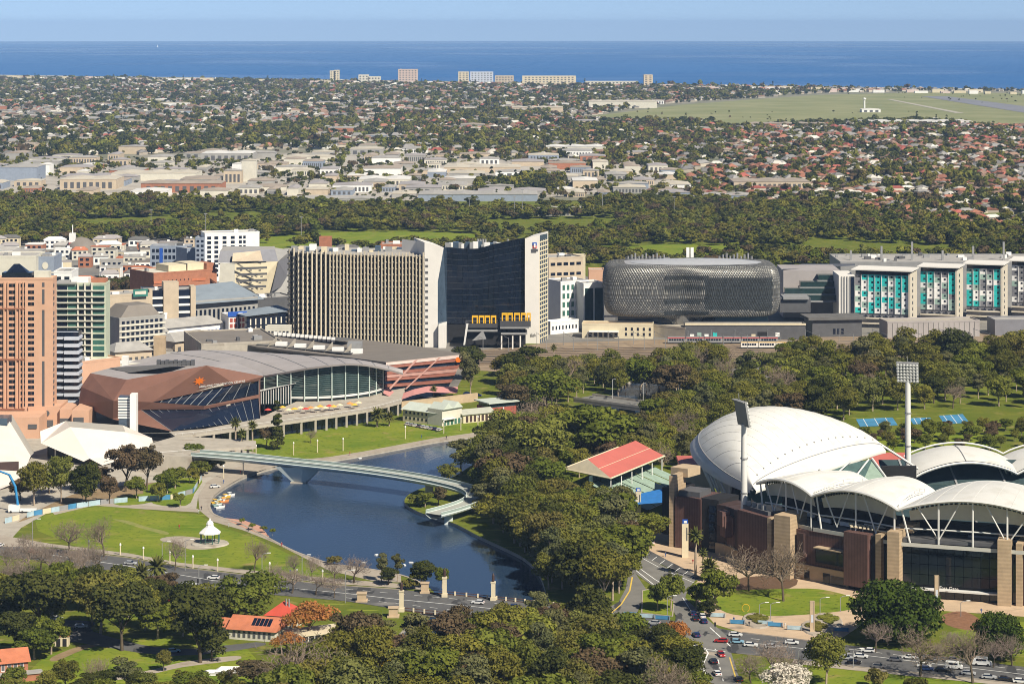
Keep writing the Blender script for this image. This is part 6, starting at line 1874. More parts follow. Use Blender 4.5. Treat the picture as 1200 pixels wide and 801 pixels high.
# angular arts building
ab = thing('angular_building', 'angular grey and cream building with slotted louvre bands and folded roof', 'building', G(290, 372))
DA = 1680
def pa(x, y, d=DA): return P(x, y, d)
def face(pts, mt, nm, parent=ab):
 m_ = MB(); m_.poly(pts); return wb(m_, nm, mt, parent)
face([pa(255, 360), pa(276, 362), pa(275, 309), pa(258, 308)], M_OFFW, 'wall'); face([pa(276, 362), pa(312, 358, 1700), pa(326, 306, 1700), pa(275, 309)], M_CREAM, 'wall')
face([pa(312, 358, 1700), pa(336, 356, 1720), pa(341, 293, 1740), pa(326, 306, 1700)], M_GREYW, 'wall'); face([pa(326, 306, 1699), pa(341, 300, 1739), pa(340, 330, 1739), pa(318, 342, 1699)], M_GPAN, 'wall')
face([pa(255, 308, 1685), pa(326, 306, 1705), pa(322, 292, 1712), pa(258, 294, 1690)], M_GPAN, 'folded_roof'); face([pa(272, 306.5, 1683), pa(308, 305.5, 1690), pa(305, 293.5, 1704), pa(273, 296.5, 1690)], M_BEIGE, 'folded_roof')
face([pa(326, 306, 1705), pa(341, 293, 1740), pa(322, 290, 1740), pa(322, 292, 1712)], M_GREYW, 'folded_roof'); face([pa(258, 294, 1690), pa(322, 292, 1712), pa(322, 288.5, 1760), pa(262, 288.5, 1760)], M_ROOFG, 'roof')
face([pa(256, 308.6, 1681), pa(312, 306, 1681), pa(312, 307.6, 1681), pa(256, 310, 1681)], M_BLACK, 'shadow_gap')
for k, (x0, x1, y) in enumerate(((277, 313, 313.2), (279, 313, 320.4), (277, 313, 327.6), (279, 312, 335))):
 face([pa(x0, y + 3, 1678), pa(x1, y + 1.5, 1682), pa(x1, y - 1, 1682), pa(x0, y, 1678)], M_GREYD, 'louvre_band')
 for j in range(3): face([pa(x0 + 4 + j * 11, y + 4.4, 1677.6), pa(x0 + 7 + j * 11, y + 4.2, 1677.6), pa(x0 + 7 + j * 11, y + 2.6, 1677.6), pa(x0 + 4 + j * 11, y + 2.8, 1677.6)], M_GREYD, 'louvre_tooth')
# white slab tower
t, L, h = gen('apartment_block', 'white apartment slab with columns of dark windows near the parklands', (240, 330), (304, 328), 274, 18, M_WHITE, M_ROOFG, 0, 0)
for k, (a_, b_) in enumerate(((.04, .12), (.17, .25), (.32, .40), (.47, .55), (.62, .68), (.70, .75))):
 facade(t, 'window', L * a_, L * b_, 3, h - 1.5, 1, 9, .9, .62, M_GLASSB)
gen('apartment_block', 'blue grey wing at the left side of the white slab', (229, 330), (240, 330), 279, 16, M_BLUEG, M_ROOFG, 2, 9, None, 0)
t, L, h = gen('apartment_block', 'blue grey apartment block with balconies left of the white slab', (176, 322), (222, 322), 289, 16, M_BLUEG, M_ROOFG, 9, 4, None, 4, .7, .55)
pc(t, 'blue_panel', M_BLUEL, L * .24, L * .32, -.3, 0, 2, h - 1)
gen('apartment_block', 'plain blue grey block between the two apartment buildings', (219, 326), (232, 325), 292, 16, M_BLUEG, M_ROOFG, 0, 0, None, 0)
# market hall with pitched grey roofs, blue windows
t, L, h = gen('market_hall', 'grey roofed hall with blue glazed front among city roofs', (160, 413), (196, 411), 392, 20, M_WHITE, M_ROOFG, 10, 2, M_BLUEL, 0, .6, .7)
m_ = MB(); m_.add([(-1, -1, h + .8), (L + 1, -1, h + .8), (L + 1, 20, h + 6), (-1, 20, h + 6)], [(0, 1, 2, 3)]); m_.build('pitched_roof', M_ROOFG, t)
for nm, lb, a, b, yt, dp_, mt in (('long_shed', 'long low shed with pale hipped roof and chequered blue wall', (195, 405), (262, 398), 386, 22, M_WHITE), ('roof_hall', 'pale hipped roof hall below the chequered shed', (205, 420), (252, 414), 402, 20, M_BEIGE), ('roof_hall', 'low hall with greenish roof beside the brown convention hall', (135, 435), (178, 432), 414, 20, M_BEIGE)):
 t, L, h = gen(nm, lb, a, b, yt, dp_, mt, M_ROOFG, 14 if 'chequered blue' in lb else 6, 1, M_BLUEL if 'chequered blue' in lb else M_GREYD, 0, .5, .5)
 m_ = MB(); m_.add([(-1, -1.5, h + .8), (L + 1, -1.5, h + .8), (L + 1, dp_ + 1, h + .8), (-1, dp_ + 1, h + .8), (4, dp_ / 2, h + 5), (L - 4, dp_ / 2, h + 5)], [(0, 1, 5, 4), (1, 2, 5), (2, 3, 4, 5), (3, 0, 4)]); m_.build('hipped_roof', M_ROOFG, t)
t, L, h = gen('red_white_building', 'red and white chequered block with dark blue roof sign', (268, 400), (288, 399), 371, 18, M_WHITE, M_ROOFG, 4, 4, M_BRICKR, 0, .75, .7)
pc(t, 'sign_board', M_BLUEL, -.5, L + .5, -.6, .2, h, h + 3); pc(t, 'sign_mark', M_WHITE, L * .55, L * .8, -.7, -.6, h + .8, h + 2.2)
t, L, h = gen('glazed_building', 'low building with tilted blue grey roof right of the red and white block', (289, 402), (340, 398), 372, 20, M_GLASSB, M_BLUEROOF, 8, 3, M_OFFW, 0, .25, .8)
m_ = MB(); m_.add([(-1, -2, h + 1), (L + 1, -2, h + 2.5), (L + 1, 20, h + 4), (-1, 20, h + 1.5)], [(0, 1, 2, 3)]); m_.build('tilted_roof', M_BLUEROOF, t)
t, L, h = gen('station_roof', 'wide blue grey railway station roof in the city', (225, 392), (302, 386), 354, 40, M_GREYW, M_BLUEROOF, 14, 1, None, 0, .5, .5)
m_ = MB(); m_.add([(-12, -4, h - 1), (L + 4, -3, h - 1), (L + 2, 40, h + 7), (-4, 40, h + 5)], [(0, 1, 2, 3)]); m_.build('sloping_roof', M_BLUEROOF, t)
gen('low_hall', 'low white long hall with dark window strip', (192, 396), (253, 388), 368, 10, M_WHITE, M_WHITE, 20, 1, None, 0, .8, .4)
gen('brick_stack', 'square tan brick stack building amid roofs', (180, 428), (193, 428), 396, 6, M_TAN2, M_TAN2, 0, 0, None, 0)
gen('peach_hall', 'flat roofed peach building behind the brown convention hall', (96, 468), (141, 462), 425, 18, M_PEACH, M_OFFW, 0, 0, None, 3)
gen('silo_block', 'white cylinder like vents block behind the copper roof', (143, 440), (150, 440), 419, 3, M_WHITE, M_WHITE, 0, 0, None, 0)
gen('shop_building', 'cream shop block with yellow awnings at the foot of the louvred tower', (312, 408), (340, 408), 384, 10, M_OFFW, M_ROOFG, 6, 2, None, 0)
gen('construction_frame', 'dark frame roof with tanks before the angular building', (276, 382), (345, 378), 352, 26, M_GREYD, M_ROOFG, 0, 0, None, 7)
# church tower with dome roof
ct = thing('church', 'brick church tower with white belfry beside a low grey dome', 'church', G(86, 300))
dC = 2105
m_ = MB(); q = P(85, 288, dC); m_.obox((q.x, q.y), (1, 0), 5.6, 5.6, 0, q.z + 3); wb(m_, 'tower', M_BRICKR, ct)
m_ = MB(); m_.obox((q.x, q.y), (1, 0), 5.0, 5.0, q.z + 3, q.z + 11); m_.tube([(q.x, q.y, q.z + 11), (q.x, q.y, q.z + 18)], .5, 5); wb(m_, 'belfry', M_WHITE, ct)
m_ = MB(); c_ = P(95, 293, dC + 5); m_.lathe([(14, 0), (14, 7), (11, 11), (6, 14.5), (.2, 16)], 20, (c_.x, c_.y)); wb(m_, 'dome', M_ROOFT, ct, True)
# houses and low blocks filling the city edge
FILL = []
def fill(poly, n, seed, hr, sizes, words_, group, roofs, mts):
 rng = random.Random(seed)
 wp = [G(a, b) for a, b in poly]
 x0, x1 = min(p.x for p in wp), max(p.x for p in wp); y0, y1 = min(p.y for p in wp), max(p.y for p in wp)
 k = 0; tries = 0
 while k < n and tries < 4000:
  tries += 1
  x, y = rng.uniform(x0, x1), rng.uniform(y0, y1)
  if not in_poly(x, y, wp): continue
  w, d_ = rng.uniform(*sizes), rng.uniform(*sizes) * .7
  if any(abs(x - a) < (w + c) / 2 + 2 and abs(y - b) < (d_ + e) / 2 + 2 for a, b, c, e in FILL): continue
  FILL.append((x, y, w, d_))
  mi = rng.randrange(len(mts)); ri = rng.randrange(len(roofs))
  hgt = rng.uniform(*hr)
  t = thing('city_building', '%s %s building with %s roof %s' % (['low', 'mid height'][hgt > sum(hr) / 2], mts[mi][1], roofs[ri][1], words_), 'building', (x - w / 2, y, 0), rng.uniform(-.1, .25), group)
  MB().box(0, w, 0, d_, 0, hgt).build('wall', mts[mi][0], t)
  m_ = MB()
  if rng.random() < .45:
   m_.add([(-.5, -.5, hgt), (w + .5, -.5, hgt), (w + .5, d_ + .5, hgt), (-.5, d_ + .5, hgt), (w * .2, d_ / 2, hgt + 2.6), (w * .8, d_ / 2, hgt + 2.6)], [(0, 1, 5, 4), (1, 2, 5), (2, 3, 4, 5), (3, 0, 4)])
  else:
   m_.box(-.2, w + .2, -.2, d_ + .2, hgt, hgt + .7)
  m_.build('roof', roofs[ri][0], t)
  if hgt > 4.5: facade(t, 'window', .5, w - .5, .6, hgt - .3, max(2, int(w / 4)), max(1, int(hgt / 3.6)), .55, .5, M_GLASSB)
  for j in range(rng.randrange(3)):
   u = rng.uniform(1, w - 3); v = rng.uniform(1, d_ - 2.5); pc(t, 'plant_box', [M_WHITE, M_GREY][j % 2], u, u + 2, v, v + 1.5, hgt + .6, hgt + 2.2)
  k += 1
RF = [(M_ROOFG, 'grey'), (M_ROOFL, 'pale'), (M_TERRA, 'terracotta'), (M_WHITE, 'white'), (M_ROOFD, 'dark'), (M_ROOFG, 'grey'), (M_ROOFT, 'taupe')]
WL = [(M_OFFW, 'offwhite'), (M_BEIGE, 'beige'), (M_BRICK, 'orange brick'), (M_WHITE, 'white'), (M_GREYW, 'grey'), (M_CREAM, 'cream'), (M_OFFW, 'offwhite')]
fill([(55, 288), (230, 288), (250, 318), (180, 345), (60, 350)], 64, 4, (4, 9), (9, 22), 'in the far city rows', 'low buildings in the far city rows', RF, WL)
fill([(-30, 288), (60, 290), (60, 320), (-30, 322)], 14, 5, (5, 9), (14, 30), 'behind the hotel tower', 'buildings behind the hotel tower', RF, WL)
fill([(125, 352), (180, 350), (200, 368), (130, 372)], 8, 6, (5, 8), (9, 18), 'under the city trees', 'low buildings under the city trees', RF, WL)
fill([(200, 376), (340, 366), (340, 405), (240, 412), (200, 400)], 16, 7, (4, 8), (9, 20), 'before the station roof', 'low buildings before the station roof', RF, WL)
fill([(100, 400), (150, 420), (240, 425), (240, 435), (110, 440)], 12, 9, (4, 7), (9, 20), 'behind the brown copper hall', 'low buildings behind the copper hall', RF, WL)
fill([(330, 300), (480, 300), (480, 320), (330, 325)], 12, 10, (5, 12), (10, 24), 'beyond the louvred tower', 'buildings beyond the louvred tower', RF, WL)
gen('brick_block', 'orange brick block rising behind the louvred tower roof', (446, 352), (475, 352), 287, 20, M_BRICK, M_ROOFG, 0, 0)
gen('brick_block', 'small red roofed brick tower behind the louvred tower', (374, 340), (388, 340), 279, 10, M_BRICK, M_BRICKR, 0, 0, None, 0)
# ---- right of the black tower
gen('office_block', 'beige stepped office block right of the black tower', (643, 364), (683, 362), 303, 26, M_BEIGE, M_ROOFG, 5, 5, None, 3, .7, .3)
gen('office_block', 'brown grey cellular block beside the black tower', (641, 376), (655, 376), 331, 18, mat('brown_grey', (0.22, 0.17, 0.15), var=.1), M_ROOFG, 6, 6, None, 1)
gen('office_block', 'white block with square green windows before the beige office', (657, 384), (690, 382), 331, 20, M_WHITE, M_ROOFG, 6, 5, M_TGREEN, 2, .55, .6)
gen('office_block', 'white framed block with dark green glass beside the silver building', (684, 386), (708, 385), 333, 18, M_WHITE, M_ROOFG, 2, 1, M_GLASST, 1, .85, .85)
gen('office_block', 'small cream tower behind the beige office block', (672, 352), (686, 352), 300, 10, M_CREAM, M_ROOFG, 0, 0, None, 0)
gen('low_shed', 'long white shed with small windows beside the ramp road', (645, 392), (678, 389), 378, 8, M_WHITE, M_WHITE, 8, 1, None, 0, .4, .4)
gen('low_shed', 'low flat canopy building behind the railway yard', (655, 380), (684, 378), 362, 12, M_GREYW, M_ROOFG, 10, 1, M_WHITE, 0, .3, .8)
gen('peach_wall', 'peach wall block behind the white framed block', (690, 362), (708, 362), 317, 14, M_PEACH, M_ROOFG, 0, 0, None, 0)
# ================================================================ river bridges, theatres, park buildings
M_DECK = mat('bridge_deck', (0.36, 0.37, 0.33), .8, var=.1, scale=.3)
M_WSTEEL = mat('pale_bridge_steel', (0.62, 0.68, 0.66), .45, var=.04)
M_BGLASS = mat('green_balustrade_glass', (0.30, 0.37, 0.34), .2, var=.1, spec=.5)
fb = thing('footbridge', 'slender curved pale footbridge sweeping over the river', 'footbridge', G(352, 560))
FBP = [(229, 531.5, 7.4), (290, 536.2, 7.4), (350, 542.4, 7.2), (420, 550, 6.9), (480, 558.5, 6.5), (522, 566.5, 6.0), (548, 573.5, 5.5), (558, 580.5, 5.0), (552, 588, 4.6), (532, 595.5, 4.3), (508, 602, 4.1)]
path = catmull([G(a, b, z) for a, b, z in FBP], 8)
Lf, Rt = [], []
for i, p in enumerate(path):
 d = (path[min(i + 1, len(path) - 1)] - path[max(i - 1, 0)]); d.z = 0; d.normalize()
 nn = Vector((-d.y, d.x, 0)) * 4.1
 Lf.append(p + nn); Rt.append(p - nn)
up = lambda l, z: [p + Vector((0, 0, z)) for p in l]
mid_ = [(a + b) / 2 for a, b in zip(Lf, Rt)]
m_ = MB(); m_.grid([Rt, Lf]); wb(m_, 'deck', M_DECK, fb)
m_ = MB(); m_.grid([up(Lf, .12), up(Lf, -.7), [a.lerp(b, .72) + Vector((0, 0, -1.9)) for a, b in zip(Lf, Rt)], [a.lerp(b, .28) + Vector((0, 0, -1.9)) for a, b in zip(Rt, Lf)][::1] if False else [a.lerp(b, .28) + Vector((0, 0, -1.9)) for a, b in zip(Lf, Rt)]][:3]); m_.grid([[a.lerp(b, .28) + Vector((0, 0, -1.9)) for a, b in zip(Lf, Rt)], [a.lerp(b, .72) + Vector((0, 0, -1.9)) for a, b in zip(Lf, Rt)]]); m_.grid([up(Lf, -.7), [a.lerp(b, .28) + Vector((0, 0, -1.9)) for a, b in zip(Lf, Rt)]]); m_.grid([[a.lerp(b, .72) + Vector((0, 0, -1.9)) for a, b in zip(Lf, Rt)], up(Rt, -.7), up(Rt, .12)]); wb(m_, 'girder', M_WSTEEL, fb)
for s_ in (Lf, Rt):
 m_ = MB(); m_.grid([s_, up(s_, 1.15)]); bl = wb(m_, 'balustrade', M_BGLASS, fb)
 m_ = MB(); m_.tube(up(s_, 1.2), .12, 5); wb(m_, 'handrail', M_WSTEEL, bl)
 m_ = MB(); m_.tube(up(s_, -.15), .30, 5); wb(m_, 'edge_beam', M_WSTEEL, fb)
# V pier and far pier
pm = path[16]
zt_ = pm.z - 1.6
tq = [Vector((pm.x - 10.5, pm.y + .6, zt_)), Vector((pm.x + 2, pm.y - 3.2, zt_)), Vector((pm.x + 10.5, pm.y - 1, zt_)), Vector((pm.x, pm.y + 3.2, zt_))]
bq = [Vector((pm.x - 1.2, pm.y, -2.5)), Vector((pm.x + 1.2, pm.y - 1.2, -2.5)), Vector((pm.x + 2.6, pm.y, -2.5)), Vector((pm.x + .6, pm.y + 1.2, -2.5))]
for k in range(4):
 m_ = MB(); m_.add([tq[k], tq[(k + 1) % 4], bq[(k + 1) % 4], bq[k]], [(3, 2, 1, 0)]); wb(m_, 'pier_face', M_WSTEEL, fb)
m_ = MB(); m_.obox((pm.x, pm.y), (1, 0), 7, 4, -2.5, -.9); wb(m_, 'pier_foot', M_CONC, fb)
for i in (36, 60, 74):
 p = path[i]; m_ = MB(); m_.obox((p.x, p.y), (1, 0), 3.4, 2.4, -2.5, p.z - 1.8); wb(m_, 'pier', M_WSTEEL if i == 74 else M_CONC, fb)
a = path[0]
m_ = MB(); m_.prism([(a.x - 1, a.y - 6), (a.x - 1, a.y + 7), (a.x - 26, a.y + 12), (a.x - 26, a.y - 3)], 0, 7.3); wb(m_, 'abutment', M_CONC, fb)
# approach plaza deck
ap = thing('approach_deck', 'raised concrete plaza deck leading to the footbridge', 'deck', G(190, 540))
m_ = MB(); m_.prism([G(x, y, 7)[:2] for x, y in ((228, 531), (180, 536), (176, 519), (205, 511), (240, 512), (300, 516), (300, 522), (250, 526))], 5.6, 6.9); wb(m_, 'slab', M_CONC, ap)
for x, y in ((184, 534), (198, 533), (214, 531), (226, 529), (245, 524), (270, 521), (290, 520)):
 q = G(x, y, 6); m_ = MB(); m_.obox((q.x, q.y + 2), (1, 0), 1.2, 1.2, 0, 5.6); wb(m_, 'column', M_CONC, ap)
m_ = MB(); q0, q1 = G(178, 533, 7), G(228, 529, 7); m_.tube([(q0.x, q0.y, 8), (q1.x, q1.y, 8)], .1, 4); wb(m_, 'railing', M_STEEL, ap)
# white theatre shells
M_TSHELL = mat('white_theatre_shell', (0.68, 0.61, 0.54), .6, var=.05, scale=.1)
M_TSHELG = mat('grey_theatre_roof', (0.42, 0.39, 0.34), .7, var=.08, scale=.2)
def facets(th, lst):
 for pts, mt, nm in lst:
  m_ = MB(); m_.poly(pts); wb(m_, nm, mt, th)
ts = thing('theatre_shell', 'low angular white theatre shell with grey roof', 'theatre', G(115, 545))
a, b, c, d, e, f_, g, h_, i_, j_ = P(47, 505, 1128), P(77, 493, 1146), P(82, 500, 1124), P(105, 537, 1108), P(98, 540.5, 1106), P(48, 519, 1120), P(147, 506, 1132), P(178, 513, 1146), P(181, 527, 1140), P(120, 545, 1105)
k_ = P(144, 498, 1160)
facets(ts, [([a, f_, e, d, c, b], M_TSHELL, 'facet'), ([c, d, j_, i_, h_, g], M_TSHELL, 'facet'), ([b, c, g, k_], M_TSHELG, 'roof'), ([k_, g, h_], M_TSHELL, 'facet'), ([k_, h_, P(178, 520, 1185), P(100, 500, 1200), b], M_TSHELG, 'roof')])
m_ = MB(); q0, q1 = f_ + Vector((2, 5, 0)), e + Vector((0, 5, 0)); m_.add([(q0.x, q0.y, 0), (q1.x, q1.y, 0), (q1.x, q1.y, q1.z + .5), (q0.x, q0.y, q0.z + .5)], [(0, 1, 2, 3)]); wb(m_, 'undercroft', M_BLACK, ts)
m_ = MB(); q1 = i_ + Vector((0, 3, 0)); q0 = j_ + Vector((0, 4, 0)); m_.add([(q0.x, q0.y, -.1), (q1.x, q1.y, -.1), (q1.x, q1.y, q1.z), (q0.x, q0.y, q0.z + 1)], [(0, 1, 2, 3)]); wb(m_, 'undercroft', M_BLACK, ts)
m_ = MB(); q = P(65, 528, 1122); m_.tube([(q.x, q.y, 0), (q.x, q.y, q.z + 3)], .35, 6); wb(m_, 'post', M_WHITE, ts)
tf = thing('theatre_shell', 'steep white theatre shell cut by the left picture edge', 'theatre', G(0, 578))
facets(tf, [([P(-70, 470, 1120), P(-75, 590, 1030), P(-5, 575, 1046), P(24, 563, 1060), P(36, 534, 1088), P(8, 488, 1115)], M_TSHELL, 'facet'), ([P(8, 488, 1115), P(36, 534, 1088), P(40, 530, 1130), P(14, 486, 1150)], M_TSHELG, 'facet')])
m_ = MB(); m_.box(P(-30, 497, 1108).x, P(9.5, 497, 1108).x, 1106, 1116, P(0, 497, 1108).z, P(0, 489, 1108).z); wb(m_, 'clerestory', M_GLASSS, tf)
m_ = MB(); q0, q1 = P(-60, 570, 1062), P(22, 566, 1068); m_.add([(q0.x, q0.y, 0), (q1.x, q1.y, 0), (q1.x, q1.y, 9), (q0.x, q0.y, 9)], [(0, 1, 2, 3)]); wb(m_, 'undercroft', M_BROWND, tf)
vb = thing('vent_tower', 'small white stepped glass kiosk before the copper hall', 'kiosk', G(150, 512))
for k in range(8):
 q = P(150, 489 - k * 3.2, 1165); m_ = MB(); m_.obox((q.x, q.y), (1, 0), 8.6, 6, q.z, q.z + .75); wb(m_, 'band', M_WHITE, vb)
m_ = MB(); q = P(150, 493, 1165); m_.obox((q.x, q.y), (1, 0), 8, 5.4, 0, q.z + 12); wb(m_, 'core', M_GLASSS, vb)
m_ = MB(); q = P(157, 493, 1163); m_.obox((q.x, q.y), (1, 0), 3, 6, 0, q.z + 13); wb(m_, 'shaft', M_WHITE, vb)
# crane and truck
cr = thing('crane_truck', 'white truck with tall blue crane arm at the building site', 'crane', G(16, 600))
m_ = MB(); m_.tube([P(21, 592, 1001), P(18, 570, 1001), P(11, 556, 1001)], .55, 6); m_.tube([P(11, 556, 1001), P(-8, 549, 1003)], .4, 6); wb(m_, 'crane_arm', mat('crane_blue', (.03, .22, .48), .5, var=.05), cr)
q = G(16, 601); m_ = MB(); m_.box(q.x - 2.2, q.x + 2.2, q.y, q.y + 2.4, .5, 3.2); wb(m_, 'cab', M_WHITE, cr); m_ = MB(); m_.box(q.x + 2.4, q.x + 9, q.y, q.y + 2.4, .7, 1.6); wb(m_, 'bed', M_WHITE, cr)
for dx in (-1.2, 3.5, 7.5):
 m_ = MB(); m_.tube([(q.x + dx, q.y - .1, .5), (q.x + dx, q.y + .4, .5)], .5, 8); wb(m_, 'wheel', M_BLACK, cr)
# hoarding panels round the site
hd = thing('site_hoarding', 'run of blue and white hoarding panels round the building site', 'hoarding', G(90, 592))
HL = [G(x, y) for x, y in ((6, 613), (40, 604), (90, 595), (118, 591), (150, 588), (200, 585), (226, 578), (236, 562))]
HM = [mat('hoarding_blue', (.06, .22, .40), .6, var=.2), M_CREAM, mat('hoarding_pale', (.38, .50, .56), .6, var=.2), M_GREY]
kk = 0
for a, b in zip(HL[:-1], HL[1:]):
 n_ = max(1, int((b - a).length / 4.2))
 for k in range(n_):
  p, q = a.lerp(b, k / n_), a.lerp(b, (k + .96) / n_)
  if (kk * 7) % 11 == 3: kk += 1; continue
  m_ = MB(); seg(m_, p, q, 0, 2.1, .12); wb(m_, 'panel', HM[kk % 4 if kk % 3 else 2], hd); kk += 1
# bandstand
bd_ = thing('bandstand', 'small octagonal white bandstand on a round pad', 'bandstand', G(246, 637))
oc = lambda r, z, n=8: [(r * math.cos(2 * math.pi * (k + .5) / n), r * math.sin(2 * math.pi * (k + .5) / n), z) for k in range(n)]
m_ = MB(); m_.grid([oc(7.4, 0, 20), oc(7.0, .5, 20), oc(0.1, .5, 20)], 0, True); m_.build('pad', M_CONC, bd_)
m_ = MB(); m_.grid([oc(4.3, 4.5), oc(3.0, 5.6), oc(1.7, 6.6), oc(1.3, 7.4), oc(1.5, 7.7), oc(1.1, 8.6), oc(.35, 9.2), oc(.1, 10)], 0, True); m_.grid([oc(4.3, 4.5), oc(4.3, 4.2), oc(.1, 4.3)], 0, True); m_.build('roof', M_WPAN, bd_)
for x, y, z in oc(3.7, 0): m_ = MB(); m_.tube([(x, y, .4), (x, y, 4.4)], .16, 6); m_.build('column', mat('bandstand_green', (.05, .12, .10), .5), bd_)
for k in range(7):
 p, q = oc(3.7, 0)[k], oc(3.7, 0)[(k + 1) % 8]; m_ = MB(); m_.tube([(p[0], p[1], 1.4), (q[0], q[1], 1.4)], .07, 4); m_.tube([(p[0], p[1], .8), (q[0], q[1], .8)], .07, 4); m_.build('rail', MATS['bandstand_green'], bd_)
# road bridge with pylons
rb = thing('road_bridge', 'stone road bridge with cream pylons and railings over the river', 'bridge', G(520, 705))
m_ = MB(); m_.prism([G(x, y)[:2] for x, y in ((478, 692), (560, 698.5), (650, 708.5), (680, 713), (680, 738), (650, 734.5), (560, 723.5), (470, 713.5))], -1.6, 0.06); wb(m_, 'deck_slab', M_CONC, rb)
def pylon(px, py, h, nm, w=1.5):
 q = G(px, py); m_ = MB(); m_.obox(q[:2], (1, 0), w * 1.35, w * 1.35, 0, h * .18); m_.obox(q[:2], (1, 0), w, w, h * .18, h * .94); m_.obox(q[:2], (1, 0), w * 1.2, w * 1.2, h * .94, h); return wb(m_, nm, M_TAN2 if 'gate' in nm else M_CREAM, rb), q
for px, py, h in ((521, 699, 7.0), (470.5, 716, 7.2), (578, 703, 6.5)):
 py_, q = pylon(px, py, h, 'pylon'); m_ = MB(); m_.lathe([(.35, h), (.5, h + .6), (.45, h + 2.2), (.1, h + 3)], 8, q[:2]); wb(m_, 'lantern', M_BROWND, py_)
for px, py, h, w in ((498, 694, 3.6, 2.6), (424, 704, 3.0, 3), (461, 722, 3.2, 3)): pylon(px, py, h, 'gate_block', w)
for line in (((502, 694.5), (520, 696), (560, 700), (660, 711)), ((472, 715.5), (510, 719.5), (560, 725.5), (660, 737))):
 pts = [G(*p) for p in line]; m_ = MB()
 for a, b in zip(pts[:-1], pts[1:]): seg(m_, a, b, 0, .35, .4); m_.tube([a + Vector((0, 0, 1.15)), b + Vector((0, 0, 1.15))], .14, 5)
 wb(m_, 'balustrade', M_BROWN, rb)
 for a, b in zip(pts[:-1], pts[1:]):
  n_ = int((b - a).length / 3.4)
  for k in range(n_):
   q = a.lerp(b, k / n_); m_ = MB(); m_.obox((q.x, q.y), (1, 0), .55, .55, 0, 1.4); wb(m_, 'baluster_post', M_CREAM, rb)
# far road bridge
mb_ = thing('far_bridge', 'low concrete road bridge crossing the river beyond the trees', 'bridge', G(725, 478))
A_, B_ = G(672, 467, 5), G(775, 481, 5)
dv = (B_ - A_).normalized(); nv = Vector((-dv.y, dv.x, 0)) * 15
m_ = MB(); m_.prism([A_[:2], B_[:2], (B_ + nv)[:2], (A_ + nv)[:2]], 3.6, 5); wb(m_, 'deck', M_ASPH2, mb_)
for off in (0, 15):
 p, q = A_ + nv.normalized() * off, B_ + nv.normalized() * off; m_ = MB(); seg(m_, p, q, 3.3, 6.1, .4); wb(m_, 'parapet', M_CONC, mb_)
for t in (.2, .5, .8):
 p = A_.lerp(B_, t) + nv * .5; m_ = MB(); m_.obox(p[:2], (dv.x, dv.y), 1.5, 13, -2.5, 3.6); wb(m_, 'pier', M_CONC, mb_)
for t in (.25, .6):
 p = A_.lerp(B_, t) + nv * .95; o = thing('bridge_lamp', 'lamp post on the far road bridge, %s' % ('left one' if t < .4 else 'right one'), 'lamp post', (p.x, p.y, 5), 0, 'far bridge lamps'); MB().tube([(0, 0, 0), (0, 0, 10), (1.6, 0, 10.3)], .12, 5).build('pole', M_STEEL, o)
# boathouse group
def gabled(t, L, W, h, rise, mt, nm='roof', ov=.8):
 m_ = MB(); m_.add([(-ov, -ov, h), (L + ov, -ov, h), (L + ov, W + ov, h), (-ov, W + ov, h), (-ov, W / 2, h + rise), (L + ov, W / 2, h + rise)], [(0, 1, 5, 4), (2, 3, 4, 5), (3, 0, 4), (1, 2, 5), (0, 3, 2, 1)]); return m_.build(nm, mt, t)
M_PGROOF = mat('pale_green_iron', (0.52, 0.56, 0.49), .6, var=.07)
t, L, h = block('boathouse', 'two storey cream boathouse with pale green gabled roof', 'boathouse', (472, 493), (518, 499), 479, 13, M_CREAM, M_PGROOF, 0)
gabled(t, L, 13, h, 3, M_PGROOF); facade(t, 'window', 1, L - 1, .6, h, 9, 2, .4, .45)
t, L, h = block('boathouse', 'boathouse end wing with balcony and green doors', 'boathouse', (518, 499.5), (541, 495.5), 480, 10, M_OFFW, M_PGROOF, 0)
for k in (0, .5):
 m_ = MB(); m_.add([(L * k, -1, h), (L * (k + .5), -1, h), (L * (k + .25), -1, h + 3), (L * k, 9, h), (L * (k + .5), 9, h), (L * (k + .25), 9, h + 3)], [(0, 1, 2), (1, 4, 5, 2), (0, 2, 5, 3)]); m_.build('gable_roof', M_PGROOF, t)
facade(t, 'door', .5, L - .5, .1, 3, 5, 1, .6, .9, M_TGREEN); pc(t, 'balcony', M_WHITE, 0, L * .6, -1.6, 0, 3.2, 3.5)
t, L, h = block('boathouse', 'low cream boat shed with brown doors beside the boathouse', 'boathouse', (543, 496), (579, 492.5), 486, 10, M_CREAM, M_PGROOF, 0)
gabled(t, L, 10, h, 2, mat('sage_roof', (.42, .42, .35), .7, var=.08)); facade(t, 'door', 1, L - 1, .1, h * .9, 7, 1, .6, .8, M_BROWND)
t, L, h = block('brick_clubhouse', 'red brick clubhouse with flat pale roof and glazed upper deck', 'clubhouse', (574, 491), (605, 488), 478, 13, M_BRICKR, M_PGROOF, 0)
pc(t, 'upper_glass', M_GLASST, .4, L - .4, .4, 12, h, h + 2.2); pc(t, 'flat_roof', M_PGROOF, -1.2, L + 1.2, -1.2, 14, h + 2.2, h + 2.7); facade(t, 'door', 1, L - 1, .1, 2.8, 3, 1, .5, .9, M_BROWND)
t, L, h = block('garden_wall', 'long low tan retaining wall of the terraced garden', 'wall', (440, 484), (560, 470), 474, 1.2, M_TAN2, M_TAN2, 0)
